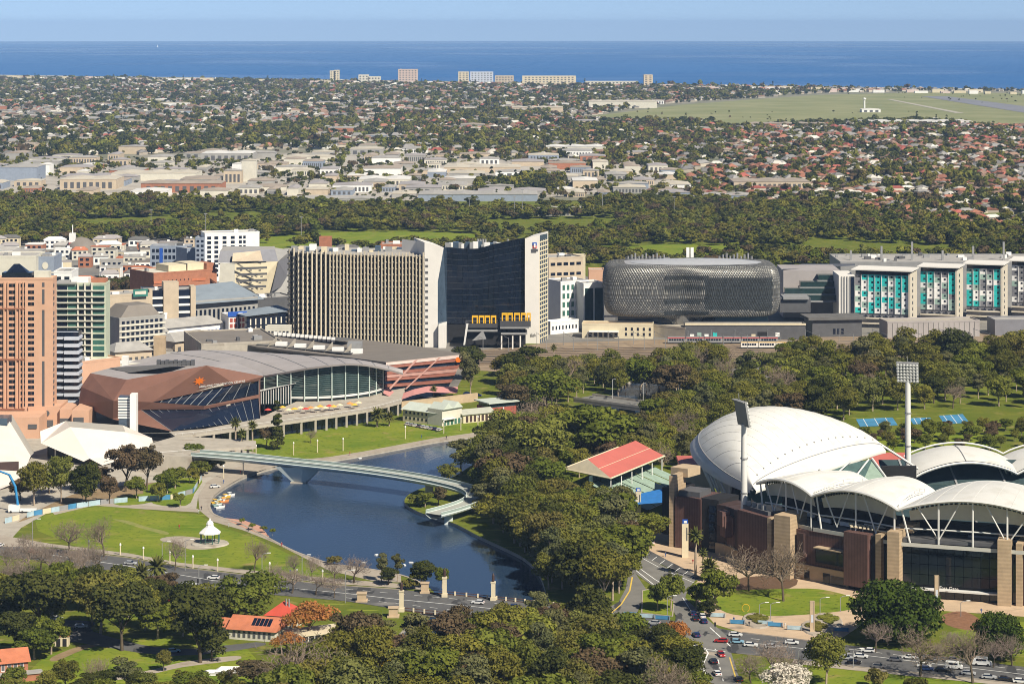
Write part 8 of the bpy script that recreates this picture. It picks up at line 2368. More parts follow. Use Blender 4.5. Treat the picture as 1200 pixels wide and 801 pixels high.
CARC = {'white': (.72, .72, .70), 'silver': (.42, .43, .44), 'dark blue': (.015, .035, .12), 'black': (.015, .015, .018), 'red': (.38, .02, .02), 'grey': (.13, .13, .14), 'pale blue': (.25, .45, .58)}
CARM = {}
for k, c in CARC.items():
 CARM[k] = car_meshes(mat('car_paint_' + k.replace(' ', '_'), c, .3, .1, var=.02, spec=.6)); CARM[k, 'van'] = car_meshes(MATS['car_paint_' + k.replace(' ', '_')], True)
wheel_me = MB().tube([(0, -.12, 0), (0, .12, 0)], .33, 10).mesh('wheel', M_BLACK)
lamp_me = MB().box(-.03, .03, -.22, .22, -.09, .09).mesh('headlight', mat('headlight', (.8, .8, .75), .2))
tail_me = MB().box(-.03, .03, -.2, .2, -.1, .1).mesh('tail_light', mat('tail_light', (.4, .01, .01), .3))
def car(px, py, col, ang, label, van=False, z=.11, group='cars on the roads', sc=1.0):
 p = G(px, py, z); o = thing('delivery_van' if van else 'car', label, 'van' if van else 'car', p, math.radians(ang), group)
 o.scale = (sc, sc, sc)
 b, r, g = CARM[(col, 'van')] if van else CARM[col]
 inst('body', b, o); inst('windows', g, o)
 if r: inst('cabin_roof', r, o)
 for x in (-1.35, 1.4):
  for y in (-.85, .85): inst('wheel', wheel_me, o, (x, y, .34))
 for y in (-.6, .6): inst('headlight', lamp_me, o, (2.2, y, .66)); inst('tail_light', tail_me, o, (-2.22, y, .75))
 return o
CARS = [(726, 729, 'white', 158, 'white car first in the queue on the road above the grass island lip'), (741, 733.5, 'white', 158, 'white car with red lights second in the road queue'), (764, 736, 'grey', 160, 'grey wagon third in the road queue'), (766, 731, 'silver', 160, 'silver car behind the grey wagon'), (780, 735, 'white', 162, 'white car last in the queue under the rust tree'), (703, 724, 'dark blue', 158, 'dark blue car half under the trees'), (724, 739, 'white', 158, 'white car at the near kerb by the trees'), (684, 738, 'red', 158, 'red car under the trees'),
  (816, 745, 'dark blue', 100, 'dark blue car crossing the intersection'), (812, 720, 'dark blue', 95, 'dark blue car heading the forecourt queue'), (815, 726, 'black', 95, 'black car second in the forecourt queue left lane'), (823, 723, 'white', 95, 'white car heading the forecourt queue right lane'), (825, 729, 'dark blue', 95, 'dark blue car second in the forecourt queue right lane'), (811, 757, 'white', 98, 'white car waiting at the stop line'), (812, 762.5, 'dark blue', 98, 'dark blue car behind the stop line'), (814, 767, 'white', 98, 'white car third from the stop line'), (799, 763, 'grey', 100, 'grey car in the slip beside the rust tree'), (866, 797, 'black', 95, 'dark car at the bottom edge of the road'),
  (862, 745, 'white', -12, 'white car beside the pale blue car at the crossing'), (864, 753, 'pale blue', -12, 'pale blue and white car at the crossing'), (928, 754, 'white', -12, 'white car passing below the forecourt sign'), (1009, 770, 'white', -14, 'white car before the big fig'), (1017, 763.5, 'white', 166, 'white car on the far lane by the fig'), (1050, 774, 'grey', -14, 'dark grey car right of the white car below the fig'), (1086, 785, 'dark blue', -14, 'dark blue car behind the bare tree'), (1104, 786, 'black', -14, 'black car beside the white van'), (1083, 781, 'white', -14, 'white car hidden by the bare tree'), (1159, 794.5, 'silver', -14, 'silver car parked at the near kerb'), (1178, 797, 'black', -14, 'black car behind the silver car'), (1196, 799.5, 'white', -14, 'white car cut by the right edge'), (1114, 774, 'grey', 166, 'grey car on the far lane under the small tree'), (1001, 777, 'black', -14, 'black car at the near kerb left'), (992, 772, 'silver', -14, 'silver car left of the white car below the fig'),
  (153, 661, 'silver', -10, 'silver car alone on the road below the park lawn'), (66, 726, 'white', -8, 'white car on the shaded side road'), (95, 735, 'white', 10, 'white parked car behind the pines'), (78, 737, 'black', 10, 'black parked car behind the pines'), (203, 764, 'pale blue', 20, 'pale blue car in the tree shade'), (200, 703, 'red', 60, 'red car among the roadside shrubs'), (0, 640, 'white', 80, 'white car at the left edge of the site'), (252, 571, 'white', 20, 'white service vehicle on the promenade'),
  (668, 712, 'silver', 168, 'silver car on the bridge road under trees'), (726, 473, 'white', -8, 'white car on the far road bridge left'), (736, 473.6, 'white', -8, 'white car on the far road bridge right'), (760, 637, 'white', 150, 'white car parked by the forecourt')]
for k, (x, y, a) in enumerate(((690, 718, 158), (655, 727, -22), (640, 716, 160), (600, 712, 164), (560, 707, 166), (610, 723, -14), (845, 752, 168), (880, 757, -12), (905, 759, -12), (950, 764, -13), (975, 760, 167), (840, 790, 100), (836, 776, 100), (845, 768, -80), (1065, 771, 166), (1135, 790, -14), (1030, 782, -14), (300, 684, -8), (250, 678, 172), (110, 655, -8), (40, 648, -8))): CARS.append((x, y, ['white', 'silver', 'grey', 'dark blue', 'white', 'black', 'red'][k % 7], a, '%s car in the traffic on the main road' % ['white', 'silver', 'grey', 'dark blue', 'white', 'black', 'red'][k % 7]))
for a in CARS: car(*a)
car(1118, 783, 'white', -14, 'white van parked right of the bare tree', True, sc=1.15); car(1151, 779, 'white', -14, 'white truck like van behind the leafless trees', True, sc=1.3)
car(224, 692, 'white', -10, 'large white van by the traffic signal at left', True, sc=1.4)
for k in range(9): car(478 + k * 4.6, 497.5 + k * .85, ['white', 'silver', 'white', 'grey', 'white', 'white', 'silver', 'dark blue', 'white'][k], 70, 'car parked in the row along the boathouse wall', group='cars parked by the boathouse')
for k in range(13): car(592 + (k % 7) * 6.5, 431 + (k // 7) * 4 + (k % 3), ['white', 'dark blue', 'silver', 'red'][k % 4], 30, '%s car in the yard between the trees and the tracks' % ['white', 'dark blue', 'silver', 'red'][k % 4], group='cars in the railway yard', z=.06)
for k in range(8): car(864 + k * 6, 436 - (k % 2) * 2, ['white', 'grey', 'silver'][k % 3], 80, '%s car in the clearing car park' % ['white', 'grey', 'silver'][k % 3], group='cars in the clearing car park', z=.07)
for k in range(2): car(548 + k * 12, 462 + k * 2, 'dark blue', -15, ['dark blue car by the striped hall', 'dark blue car right of the striped hall'][k], z=.06)
# lamp posts
def lamp(px, py, hpx, label, grp, kind='post', z=0):
 p = G(px, py, z); h = hpx * p.y / F; o = thing('lamp_post', label, 'lamp post', p, 0, grp)
 if kind == 'post':
  MB().tube([(0, 0, 0), (0, 0, h)], .24, 6).build('post', M_CREAM, o); MB().lathe([(.2, h), (.38, h + .2), (.3, h + .8), (.05, h + 1)], 8).build('lamp_head', M_WHITE, o)
 else:
  MB().tube([(0, 0, 0), (0, 0, h), (.6, 0, h + .5), (2.4, 0, h + .8)], .13, 5).build('pole', M_GREY, o); MB().box(1.9, 3.2, -.2, .2, h + .7, h + .9).build('lamp_head', M_WHITE, o)
for px, py, h in ((104, 648, 13), (141, 650, 11), (226, 666, 13), (255, 669, 12), (316, 675, 14), (378, 683, 13), (199, 660, 12), (168, 655, 12), (348, 680, 11)): lamp(px, py, h, 'short cream lamp post along the edge of the park lawn', 'cream lamp posts by the park lawn')
for px, py, h, lb in ((38, 646, 36, 'at the left end of the lawn'), (97, 592, 26, 'before the dark gum trees'), (217, 668, 34, 'below the bandstand'), (190, 656, 20, 'left of the bandstand'), (233, 690, 26, 'beside the traffic signal'), (307, 680, 30, 'right of the bandstand'), (405, 706, 36, 'at the bridge end'), (354, 682, 30, 'by the lawn corner')): lamp(px, py, h, 'tall street lamp %s' % lb, 'tall street lamps', 'arm')
for px, py, h, lb in ((985, 716, 16, 'on the oval lawn'), (961, 722, 20, 'beside the forecourt sign'), (1036, 752, 20, 'beside the big fig'), (903, 726, 18, 'on the forecourt paving'), (890, 722, 14, 'on the forecourt left'), (1000, 782, 20, 'on the near road'), (782, 724, 24, 'on the road island'), (836, 700, 14, 'beside the round green tree'), (1126, 722, 16, 'right of the gate sign'), (936, 778, 16, 'on the near kerb')): lamp(px, py, h, 'thin street lamp %s' % lb, 'thin lamps by the stadium', 'arm')
for px, py in ((344, 533), (300, 536), (402, 528), (372, 530), (475, 514), (520, 508), (540, 504), (560, 502), (590, 492), (285, 556), (262, 560)): lamp(px, py, 13, 'slim lamp on the far riverside path', 'slim riverside lamps', 'post')
for px, py, lb in ((232, 692, 'at left by the white van'), (838, 744, 'at the forecourt corner'), (790, 752, 'by the rust tree'), (857, 762, 'right of the stop line')):
 p = G(px, py); o = thing('traffic_signal', 'traffic signal %s' % lb, 'traffic signal', p, 0, 'traffic signals'); MB().tube([(0, 0, 0), (0, 0, 4)], .09, 5).build('pole', M_GREYD, o); MB().box(-.3, .3, -.25, .1, 3.0, 4.3).build('signal_head', M_BLACK, o)
# stadium sign pylons
def pylon_sign(px, py, ytop, w, label, cap=True):
 p = G(px, py); h = (py - ytop) * p.y / F; o = thing('sign_pylon', label, 'sign', p, 0, 'stadium sign pylons')
 MB().box(-w / 2, w / 2, 0, w * .7, 0, h * .9).build('shaft', M_CREAM if cap else M_TAN2, o)
 if cap: MB().box(-w * .42, w * .42, .1, w * .6, h * .9, h).build('cap', M_BLUEL, o); MB().box(-w * .2, w * .25, 0, .1, h * .92, h * .98).build('cap_mark', M_WHITE, o); MB().box(w * .15, w * .35, -.05, 0, h * .45, h * .8).build('lettering', M_GREYD, o)
 else: MB().box(w * .28, w * .36, -.04, 0, h * .1, h * .9).build('light_strip', M_GREYD, o); MB().box(-w * .3, w * .2, -.05, 0, h * .3, h * .52).build('panel', M_BALC, o)
pylon_sign(803, 653, 609, 2.4, 'tall cream sign pylon with blue cap on the forecourt'); pylon_sign(748, 609, 572, 2.2, 'cream sign pylon with blue cap by the grandstand')
pylon_sign(952, 741, 700, 1.5, 'white blade sign on the forecourt beside the road', False); pylon_sign(1098, 713, 670, 1.5, 'white blade sign before the glazed gate wall', False)
# water filled barriers
for k, (px, py) in enumerate(((739, 722), (758, 724), (776, 726), (841, 723), (864, 731), (897, 732), (908, 734), (931, 738), (986, 740))):
 p = G(px, py); o = thing('road_barrier', 'blue and white banner barrier %s' % ('on the road island edge' if px < 800 else 'on the forecourt paving'), 'barrier', p, math.radians(-12), 'banner barriers')
 MB().box(-2.6, 2.6, 0, .15, .25, 1.5).build('banner', HM[2] if k % 2 else HM[0], o); MB().box(-2.5, -2.3, -.3, .4, 0, 1.5).build('foot', M_GREY, o); MB().box(2.3, 2.5, -.3, .4, 0, 1.5).build('foot', M_GREY, o)
for px, py in ((887, 727), (970, 727), (956, 736)):
 p = G(px, py); o = thing('planter_bed', 'raised planter bed on the forecourt', 'planter', p, 0, 'forecourt planter beds'); m_ = MB(); m_.grid([oc(5, 0, 14), oc(4.6, .4, 14), oc(.1, .5, 14)], 0, True); m_.build('bed', M_PATH, o); o.scale = (1, 2.2, 1)
 inst('plants', KIT['bush'][0][0][1], o, (0, 0, .2), 0, (1.3, 1.1, .25))
# rotunda of spectators' yellow hoops
o = thing('bike_hoop', 'yellow steel hoop on the lawn edge', 'hoop', G(874, 716)); MB().tube([(1.3 * math.cos(a * .314), 0, 1.2 + 1.3 * math.sin(a * .314)) for a in range(21)], .08, 5, cap=False).build('hoop', M_YELLOW, o)
# trains
def train(px0, px1, py, bm_, stripe, label, nc):
 a, b = G(px0, py), G(px1, py); loc, rz, L = frame(a, b); t = thing('train', label, 'train', loc, rz, 'trains in the yard')
 for k in range(nc):
  x0, x1 = L * k / nc + .2, L * (k + 1) / nc - .2
  c = pc(t, 'carriage', bm_, x0, x1, 0, 3, .9, 4.2); pc(t, 'stripe', stripe, x0, x1, -.05, 0, 3.75, 4.2); pc(t, 'roof', M_GREY, x0 + .1, x1 - .1, .2, 2.8, 4.2, 4.5); pc(t, 'bogie', M_BLACK, x0 + .6, x1 - .6, .3, 2.7, .3, .9)
  for j in range(6): u = x0 + .8 + (x1 - x0 - 1.6) * j / 6; pc(t, 'window', M_GLASSB, u, u + (x1 - x0) / 9, -.08, 0, 2.1, 3.3)
train(782, 912, 403, M_GREY, M_REDL, 'red and white train before the dark wall', 6); train(868, 930, 408.5, M_SLAB, M_YELLOW, 'silver train with yellow end nearest us in the yard', 3)
for k, x in enumerate((566, 596, 640, 672, 700, 725, 755, 780, 820, 848, 876, 915, 960, 1000, 1040, 1080, 1120, 1160)):
 p = G(x, 412 - k * .35); o = thing('rail_gantry', 'thin steel overhead line gantry across the tracks', 'gantry', p, math.radians(12), 'overhead line gantries')
 m_ = MB(); m_.tube([(0, 0, 0), (0, 0, 8.5)], .18, 4); m_.tube([(0, 26, 0), (0, 26, 8.5)], .18, 4); m_.tube([(0, 0, 7.8), (0, 26, 7.8)], .14, 4); m_.build('frame', M_GREY, o)
# people on paths, simple standing figures
skin_ = mat('skin', (.42, .26, .18), .7)
CLO = [mat('cloth_dark', (.03, .03, .04)), mat('cloth_white', (.6, .6, .58)), mat('cloth_red', (.35, .05, .05)), mat('cloth_blue', (.05, .10, .25))]
def person_mesh(c):
 m_ = MB(); m_.lathe([(.02, .0), (.11, .02), (.10, .45), (.16, .85), (.20, 1.1), (.23, 1.38), (.10, 1.48)], 8, (0, 0)); m_.lathe([(.10, 1.46), (.06, 1.5), (.11, 1.6), (.10, 1.72), (.01, 1.78)], 8, (0, 0), 1)
 for s in (-1, 1): m_.tube([(s * .22, 0, 1.4), (s * .3, .03, 1.1), (s * .28, -.08, .85)], .06, 5)
 return m_.mesh('person', [c, skin_])
PM = [person_mesh(c) for c in CLO]
PW = ['dark', 'white', 'red', 'blue']
for k, (px, py) in enumerate(((236, 597), (233, 601), (282, 555), (262, 566), (291, 622), (268, 617), (330, 640), (340, 672), (327, 671), (241, 629), (210, 619), (494, 513), (523, 514), (346, 541), (410, 533), (860, 728), (878, 733), (920, 735), (1080, 715), (1150, 718), (1012, 700), (830, 668), (812, 660), (780, 652))):
 o = inst('person', PM[k % 4], None, G(px, py, .12), k); o.scale = (1.05, 1.05, 1.02)
 tag(o, 'person in %s clothes standing %s' % (PW[k % 4], 'on the promenade' if px < 350 and py > 545 else ('on the far river path' if py < 545 else ('on the stadium forecourt' if px > 700 else 'on the park lawn'))), 'person', 'people on the paths')
# ================================================================ trees where the photograph has them
def T(kind, px, py, hpx, wpx, label, group=None, var=None, z=0):
 """tree whose foot is at photo pixel (px, py), hpx high and wpx wide in photo pixels"""
 p = G(px, py, z)
 k = p.y / F
 return tree(kind, p, label, group, hpx * k, wpx * k, var)
def stand(poly, spacing, mix, group, where, seed, hr=(11, 16), avoid=None, wr=(0.75, 1.0), limit=999):
 """irregular stand of trees inside a pixel polygon; mix: [(kind, weight, describing words)]"""
 rng = random.Random(seed)
 wp = [G(a, b) for a, b in poly]
 x0, x1 = min(p.x for p in wp), max(p.x for p in wp)
 y0, y1 = min(p.y for p in wp), max(p.y for p in wp)
 got = []
 for _ in range(6000):
  x, y = rng.uniform(x0, x1), rng.uniform(y0, y1)
  if not in_poly(x, y, wp): continue
  if any(in_poly(x, y, [G(a, b) for a, b in av]) for av in (avoid or [])): continue
  if any((x - a) ** 2 + (y - b) ** 2 < spacing ** 2 for a, b in got): continue
  if any((x - a) ** 2 + (y - b) ** 2 < (min(spacing, r)) ** 2 for a, b, r in TREES[-len(got) - 60:-len(got) or None]): continue
  got.append((x, y))
  if len(got) >= limit: break
 tot = sum(m[1] for m in mix)
 made = []
 for x, y in got:
  u = rng.uniform(0, tot)
  for kd, wgt, words_ in mix:
   u -= wgt
   if u <= 0: break
  h = rng.uniform(*hr) * (1.12 if rng.random() < .2 else 1)
  h0, w0 = KIT[kd][1], KIT[kd][2]
  w = h * w0 / h0 * rng.uniform(*wr) * 1.15
  o = tree(kd, (x, y, 0), words_, group, h, w)
  made.append((y, x / y, words_, o))
 made.sort(key=lambda m: m[0])
 nr_ = 3 if len(made) > 24 else (2 if len(made) > 8 else 1)
 rown = {1: ['row'], 2: ['front row', 'back row'], 3: ['front row', 'middle row', 'back row']}[nr_]
 for r in range(nr_):
  part = made[len(made) * r // nr_: len(made) * (r + 1) // nr_]
  for wd in set(m[2] for m in part):
   l_ = sorted([m for m in part if m[2] == wd], key=lambda m: m[1])
   for i, m in enumerate(l_):
    m[3]['label'] = '%s, %s from left in the %s %s' % (wd, ORD(i + 1), rown[r], where)
def ORD(i):
 return '%d%s' % (i, 'th' if 10 < i % 100 < 14 else {1: 'st', 2: 'nd', 3: 'rd'}.get(i % 10, 'th'))
GUMS = [('gum', 6, 'olive gum tree'), ('tallgum', 2, 'slender tall gum tree'), ('dark', 1.2, 'dark evergreen tree'), ('brown', .7, 'brownish tree'), ('green', 1, 'brighter green tree'), ('bare', .35, 'bare branched tree')]
# ---- solitary and outstanding trees
T('fig', 1052, 752, 68, 100, 'huge dark green fig tree before the glazed east wall')
T('fig', 1170, 772, 52, 58, 'dense dark green tree at the right edge below the stadium')
T('bare', 918, 704, 70, 72, 'bare winter tree standing on the oval forecourt lawn', var=0)
T('bare', 878, 692, 52, 62, 'dark bare tree in mulch beside the stadium corner', var=1)
T('bare', 1078, 792, 62, 80, 'spreading bare tree between parked cars on the near road', var=2)
T('bare', 1140, 800, 66, 70, 'leafless tree at the near kerb under the dark green fig', var=0)
T('plane', 1118, 772, 34, 36, 'small leafless tree between the two dark figs')
T('plane', 1186, 780, 40, 36, 'thin leafless tree at the right edge by the road')
T('plane', 1164, 782, 34, 28, 'slim pale leafless street tree by the white van')
T('plane', 1026, 764, 36, 40, 'leafless tree beside the forecourt ramp')
T('plane', 1098, 775, 24, 22, 'small leafless tree left of the white van')
T('green', 838, 716, 54, 46, 'rounded green tree beside the tall palms')
T('green', 816, 712, 26, 24, 'small dark tree at the forecourt corner')
T('dark', 832, 722, 22, 24, 'low dark tree over the queue of cars')
T('green', 786, 716, 42, 34, 'light green tree on the triangular road island')
T('green', 771, 715, 30, 26, 'smaller green tree on the triangular road island')
T('conifer', 785, 682, 15, 10, 'tiny conical tree in the middle of the road fork')
T('rust', 791, 763, 34, 40, 'rust leaved tree at the intersection')
T('gum', 968, 804, 62, 50, 'green tree standing on the near roadside lawn')
T('plane', 905, 795, 46, 60, 'pinkish budding tree beside the intersection')
T('plane', 880, 800, 36, 40, 'low budding bush tree at the intersection corner')
T('plane', 935, 800, 34, 50, 'grey budding tree next to the white blossom')
T('blossom', 922, 822, 42, 62, 'white blossoming tree at the bottom edge')
T('bush', 1030, 806, 22, 30, 'round green shrub on the near lawn')
T('bush', 1072, 812, 18, 30, 'low olive shrub at the bottom edge of the lawn')
T('palm', 815, 676, 58, 24, 'tallest palm tree on the stadium forecourt', var=0)
T('palm', 824, 672, 36, 16, 'slender shorter palm beside the tallest palm', var=1)
T('datepalm', 831, 680, 28, 26, 'bushy low palm beside the two slender palms')
T('gum', 762, 640, 40, 40, 'leafy gum overhanging the road beside the forecourt')
T('brown', 660, 555, 1, 1, '') if False else None
T('green', 684, 548, 72, 98, 'broad rounded green tree beyond the red roofed grandstand', var=1)
T('gum', 626, 560, 70, 80, 'large gum tree beside the river behind the footbridge')
T('green', 640, 590, 58, 62, 'light green tree in front of the red roofed grandstand', var=2)
T('dark', 545, 445, 40, 46, 'dark tree beside the striped red facade')
T('tallgum', 551, 470, 62, 26, 'tall narrow gum tree at the end of the striped red hall')
T('dark', 612, 440, 34, 60, 'dense dark tree clump by the railway yard')
T('schinus', 640, 478, 50, 72, 'weeping green tree beside the red brick clubhouse')
T('palm', 649, 425, 26, 12, 'lone palm tree at the railway yard edge', var=1)
# south bank
T('palm', 276, 529, 40, 18, 'palm tree left of three on the riverside slope', var=0)
T('palm', 283, 534, 38, 16, 'palm tree in the middle of three on the riverside slope', var=1)
T('palm', 296, 528, 36, 17, 'palm tree right of three on the riverside slope', var=0)
T('conifer', 325, 526, 62, 20, 'tall dark conifer on the riverside lawn')
T('brown', 312, 525, 26, 18, 'small brown tree between the palms and the conifer')
T('plane', 364, 519, 16, 15, 'small bare tree alone on the riverside lawn')
T('datepalm', 442, 500, 24, 20, 'squat palm at the top of the riverside lawn')
T('datepalm', 456, 499, 18, 14, 'smaller squat palm at the top of the riverside lawn')
T('palm', 508, 472, 24, 12, 'palm behind the green roofed boathouse', var=1)
T('round', 357, 484, 18, 17, 'clipped round tree on the terrace, left of three')
T('round', 381, 480, 18, 20, 'clipped round tree on the terrace, middle of three')
T('round', 402, 478, 20, 20, 'clipped round tree on the terrace, right of three')
T('gum', 40, 592, 56, 36, 'leftmost gum tree by the white theatre shell')
T('gum', 72, 590, 58, 38, 'gum tree second from left before the low white shell')
T('dark', 100, 592, 50, 40, 'dark gum tree before the middle of the white shell')
T('brown', 108, 580, 40, 26, 'brown crowned tree behind the dark gum trees')
T('brown', 147, 576, 58, 44, 'tall brown leafed tree before the right end of the white shell')
T('brown', 172, 574, 54, 36, 'brown leafed tree nearest the footbridge ramp')
T('brown', 128, 590, 36, 24, 'smaller brown tree beside the fenced path')
for i, (x, y, kd) in enumerate([(58, 578, 'brown'), (90, 574, 'gum'), (118, 570, 'brown'), (160, 584, 'green'), (184, 588, 'bush'), (222, 566, 'bush'), (205, 572, 'green'), (24, 586, 'brown'), (206, 548, 'gum'), (232, 556, 'bush'), (250, 549, 'bush'), (226, 543, 'green')]):
 T(kd, x, y, trng.uniform(14, 30), trng.uniform(20, 30), 'small %s among the building site, %s from the left' % (NAMES[kd].replace('_', ' '), ORD(sum(1 for q in (58, 90, 118, 160, 184, 222, 205, 24, 206, 232, 250, 226) if q <= x))), 'small trees by the building site')
T('green', 196, 578, 26, 26, 'low green tree in the fenced garden')
T('round', 211, 594, 18, 17, 'round dark tree beside the pink path')
T('bush', 218, 551, 14, 22, 'green shrub bed below the footbridge end')
T('bush', 240, 553, 10, 26, 'low shrub row below the footbridge end')
for i, (x, y) in enumerate([(283, 615), (296, 621), (309, 624), (319, 627)]):
 T('round', x, y, 9, 8, 'small clipped tree on the pink terrace, %s along the river' % ['first', 'second', 'third', 'fourth'][i], 'small trees on the pink terrace')
# island and near bank
T('brown', 514, 592, 24, 20, 'scrubby tree on the island inside the bridge loop')
T('green', 498, 594, 18, 22, 'green shrub tree on the island inside the bridge loop')
T('bush', 490, 592, 12, 24, 'reddish reeds at the island edge')
T('bush', 533, 596, 9, 16, 'green shrub under the bridge loop')
T('gum', 527, 566, 24, 26, 'small gum tree on the bank beside the footbridge bend')
T('tallgum', 447, 681, 33, 16, 'thin young gum tree at the river bank before the road')
T('tallgum', 466, 681, 33, 16, 'second thin young gum tree at the river bank')
T('dark', 455, 685, 20, 24, 'low dark tree between the two thin gums at the bank')
T('dark', 494, 689, 32, 34, 'dense green tree beside the bridge gate pillar')
T('green', 518, 688, 26, 18, 'green tree just behind the bridge pylon')
T('bush', 480, 690, 12, 20, 'shrub below the bridge gate pillar')
T('bush', 391, 660, 9, 22, 'row of low dark shrubs at the river edge')
T('plane', 414, 683, 32, 42, 'bare budding tree at the corner of the lawn by the bridge', var=0)
T('plane', 392, 682, 26, 26, 'bare small tree next to the budding tree by the bridge')
# elder park bare trees
for i, (x, y, h, w) in enumerate([(80, 650, 44, 46), (122, 652, 48, 44), (28, 648, 24, 22), (205, 668, 40, 26), (298, 670, 44, 36), (345, 676, 28, 24), (366, 680, 30, 26)]):
 T('bare' if i in (0, 1, 4) else 'plane', x, y, h, w, 'leafless tree %s' % ['at the left of the park lawn by the road', 'before the middle of the park lawn', 'at the left end of the park lawn', 'by the roadside below the bandstand', 'dark and isolated right of the bandstand', 'at the right end of the park lawn', 'nearest the river bend on the park lawn'][i])
for i, (x, y) in enumerate([(10, 676), (35, 674), (58, 676), (82, 676), (100, 682), (22, 690), (66, 690), (0, 694), (48, 668), (118, 674)]):
 T('plane', x, y, trng.uniform(34, 42), trng.uniform(38, 48), 'grey leafless street tree in the row along the road at left', 'leafless street trees at left')
for i, (x, y, h, w) in enumerate([(320, 690, 30, 36), (342, 695, 30, 40), (370, 697, 26, 36), (392, 700, 24, 30)]):
 T('plane', x, y, h, w, 'reddish leafless tree between the road and the red roofs', 'leafless trees above the red roofs')
T('datepalm', 70, 712, 40, 26, 'palm tree among the bare trees at left')
T('datepalm', 184, 684, 34, 28, 'palm tree beside the road below the bandstand')
T('datepalm', 166, 690, 32, 24, 'palm tree partly behind the big pine')
T('pine', 48, 742, 72, 86, 'broad dark evergreen in the left park')
T('dark', 20, 765, 50, 44, 'dark tree at the left edge above the brick house')
T('green', 40, 772, 40, 50, 'bright green tree at the left edge behind the brick house')
T('green', 60, 766, 44, 40, 'green tree behind the small arched gate')
T('gum', 118, 742, 76, 66, 'tall gum tree left of the spreading pine')
T('pine', 143, 762, 74, 84, 'large spreading pine with flat dark crown and leaning trunk', var=1)
T('green', 185, 748, 42, 50, 'green tree right of the spreading pine')
T('brown', 190, 704, 34, 40, 'brownish shrubby tree at the roadside')
T('dark', 182, 715, 38, 30, 'dark tree in front of the roadside palms')
T('dark', 235, 776, 88, 74, 'massive dark gum left of the red roofed kiosk', var=1)
T('dark', 248, 774, 44, 40, 'dark tree beside the red roofed kiosk wall')
T('schinus', 285, 730, 60, 88, 'broad deep green tree behind the red roofed kiosk')
T('rust', 362, 748, 40, 56, 'large rust coloured autumn tree at the kiosk')
T('rust', 336, 766, 24, 34, 'orange tinged bare tree in front of the kiosk')
T('gum', 192, 786, 26, 20, 'small grey green tree alone on the near lawn')
T('bare', 112, 808, 42, 34, 'pale bare tree on the near lawn', var=1)
T('tallgum', 148, 812, 44, 36, 'young gum tree at the bottom left of the lawn')
T('gum', 166, 815, 30, 36, 'low gum tree at the bottom edge of the lawn')
T('dark', 100, 815, 26, 40, 'dark bush tree at the bottom edge')
T('green', 228, 820, 36, 50, 'green bush tree at the bottom edge by the white tent')
T('brown', 296, 808, 36, 50, 'brownish tree below the kiosk terrace')
T('yellow', 459, 800, 46, 34, 'yellow flowering wattle in the near trees')
T('schinus', 552, 776, 66, 76, 'very dark rounded tree before the road bridge', var=0)
T('bare', 536, 775, 36, 40, 'bare grey tree beside the dark rounded tree')
for i, (x, y) in enumerate([(566, 602), (578, 613), (590, 624), (603, 636), (615, 647), (627, 659), (636, 674), (643, 690), (556, 558), (540, 556)]):
 T('gum' if i % 3 else 'tallgum', x, y, trng.uniform(34, 50), trng.uniform(36, 46), 'gum tree overhanging the shaded river bank, %s from the footbridge' % ORD(i + 1), 'gums on the shaded river bank')
for i, (x, y, kd) in enumerate([(405, 772, 'gum'), (440, 768, 'tallgum'), (382, 796, 'brown'), (422, 790, 'dark'), (350, 806, 'gum')]):
 T(kd, x, y, trng.uniform(44, 54), trng.uniform(42, 50), '%s right of the kiosk terrace, %s from the left' % (NAMES[kd].replace('_', ' '), ORD([3, 5, 2, 4, 1][i])), 'trees right of the kiosk')
for i, x in enumerate((305, 322, 338, 350, 368, 386, 396, 412, 428)):
 T('bush', x, 509 - (x - 300) * .13, trng.uniform(6, 11), trng.uniform(10, 18), 'shrub at the foot of the terrace colonnade, %s from the left' % ORD(i + 1), 'shrubs below the terrace')
# ---- stands
stand([(300, 856), (350, 816), (395, 784), (450, 784), (520, 782), (560, 762), (640, 750), (700, 752), (720, 790), (760, 840), (800, 860), (280, 880)], 10.0, GUMS, 'trees of the near riverside wood', 'below the road bridge', 1, (13, 20))
stand([(650, 745), (700, 752), (730, 762), (780, 775), (830, 830), (830, 860), (700, 860)], 8, [('dark', 3, 'dark rounded evergreen tree'), ('gum', 2, 'olive gum tree'), ('green', 2, 'bright green tree')], 'trees by the intersection wood', 'left of the intersection', 2, (9, 13))
stand([(562, 548), (574, 592), (592, 628), (630, 660), (648, 696), (700, 716), (730, 700), (740, 665), (735, 630), (725, 614), (680, 608), (640, 606), (612, 585), (600, 545)], 9.0, GUMS, 'trees of the wood between river and stadium', 'between river and stadium', 3, (14, 21), wr=(.8, 1.05))
stand([(575, 520), (640, 508), (660, 520), (740, 512), (820, 515), (830, 545), (790, 560), (690, 560), (640, 570), (580, 550)], 11, GUMS, 'trees behind the red roofed grandstand', 'behind the red grandstand', 4, (12, 18))
stand([(590, 450), (640, 440), (690, 444), (760, 446), (800, 440), (800, 458), (760, 462), (690, 464), (650, 480), (600, 486)], 12, GUMS, 'trees beside the far road bridge', 'by the far road bridge', 5, (13, 19))
stand([(765, 500), (800, 480), (870, 470), (960, 460), (1040, 466), (1120, 460), (1300, 455), (1300, 480), (1140, 480), (1000, 484), (980, 500), (830, 520), (770, 515)], 13.5, GUMS, 'trees behind the stadium dome', 'behind the stadium dome', 6, (12, 19), avoid=[[(1000, 488), (1055, 486), (1058, 504), (1004, 506)], [(1096, 484), (1134, 482), (1142, 500), (1102, 502)]])
stand([(770, 440), (850, 432), (850, 460), (780, 476)], 12, GUMS, 'trees right of the far road bridge', 'right of the far bridge', 7, (14, 20))
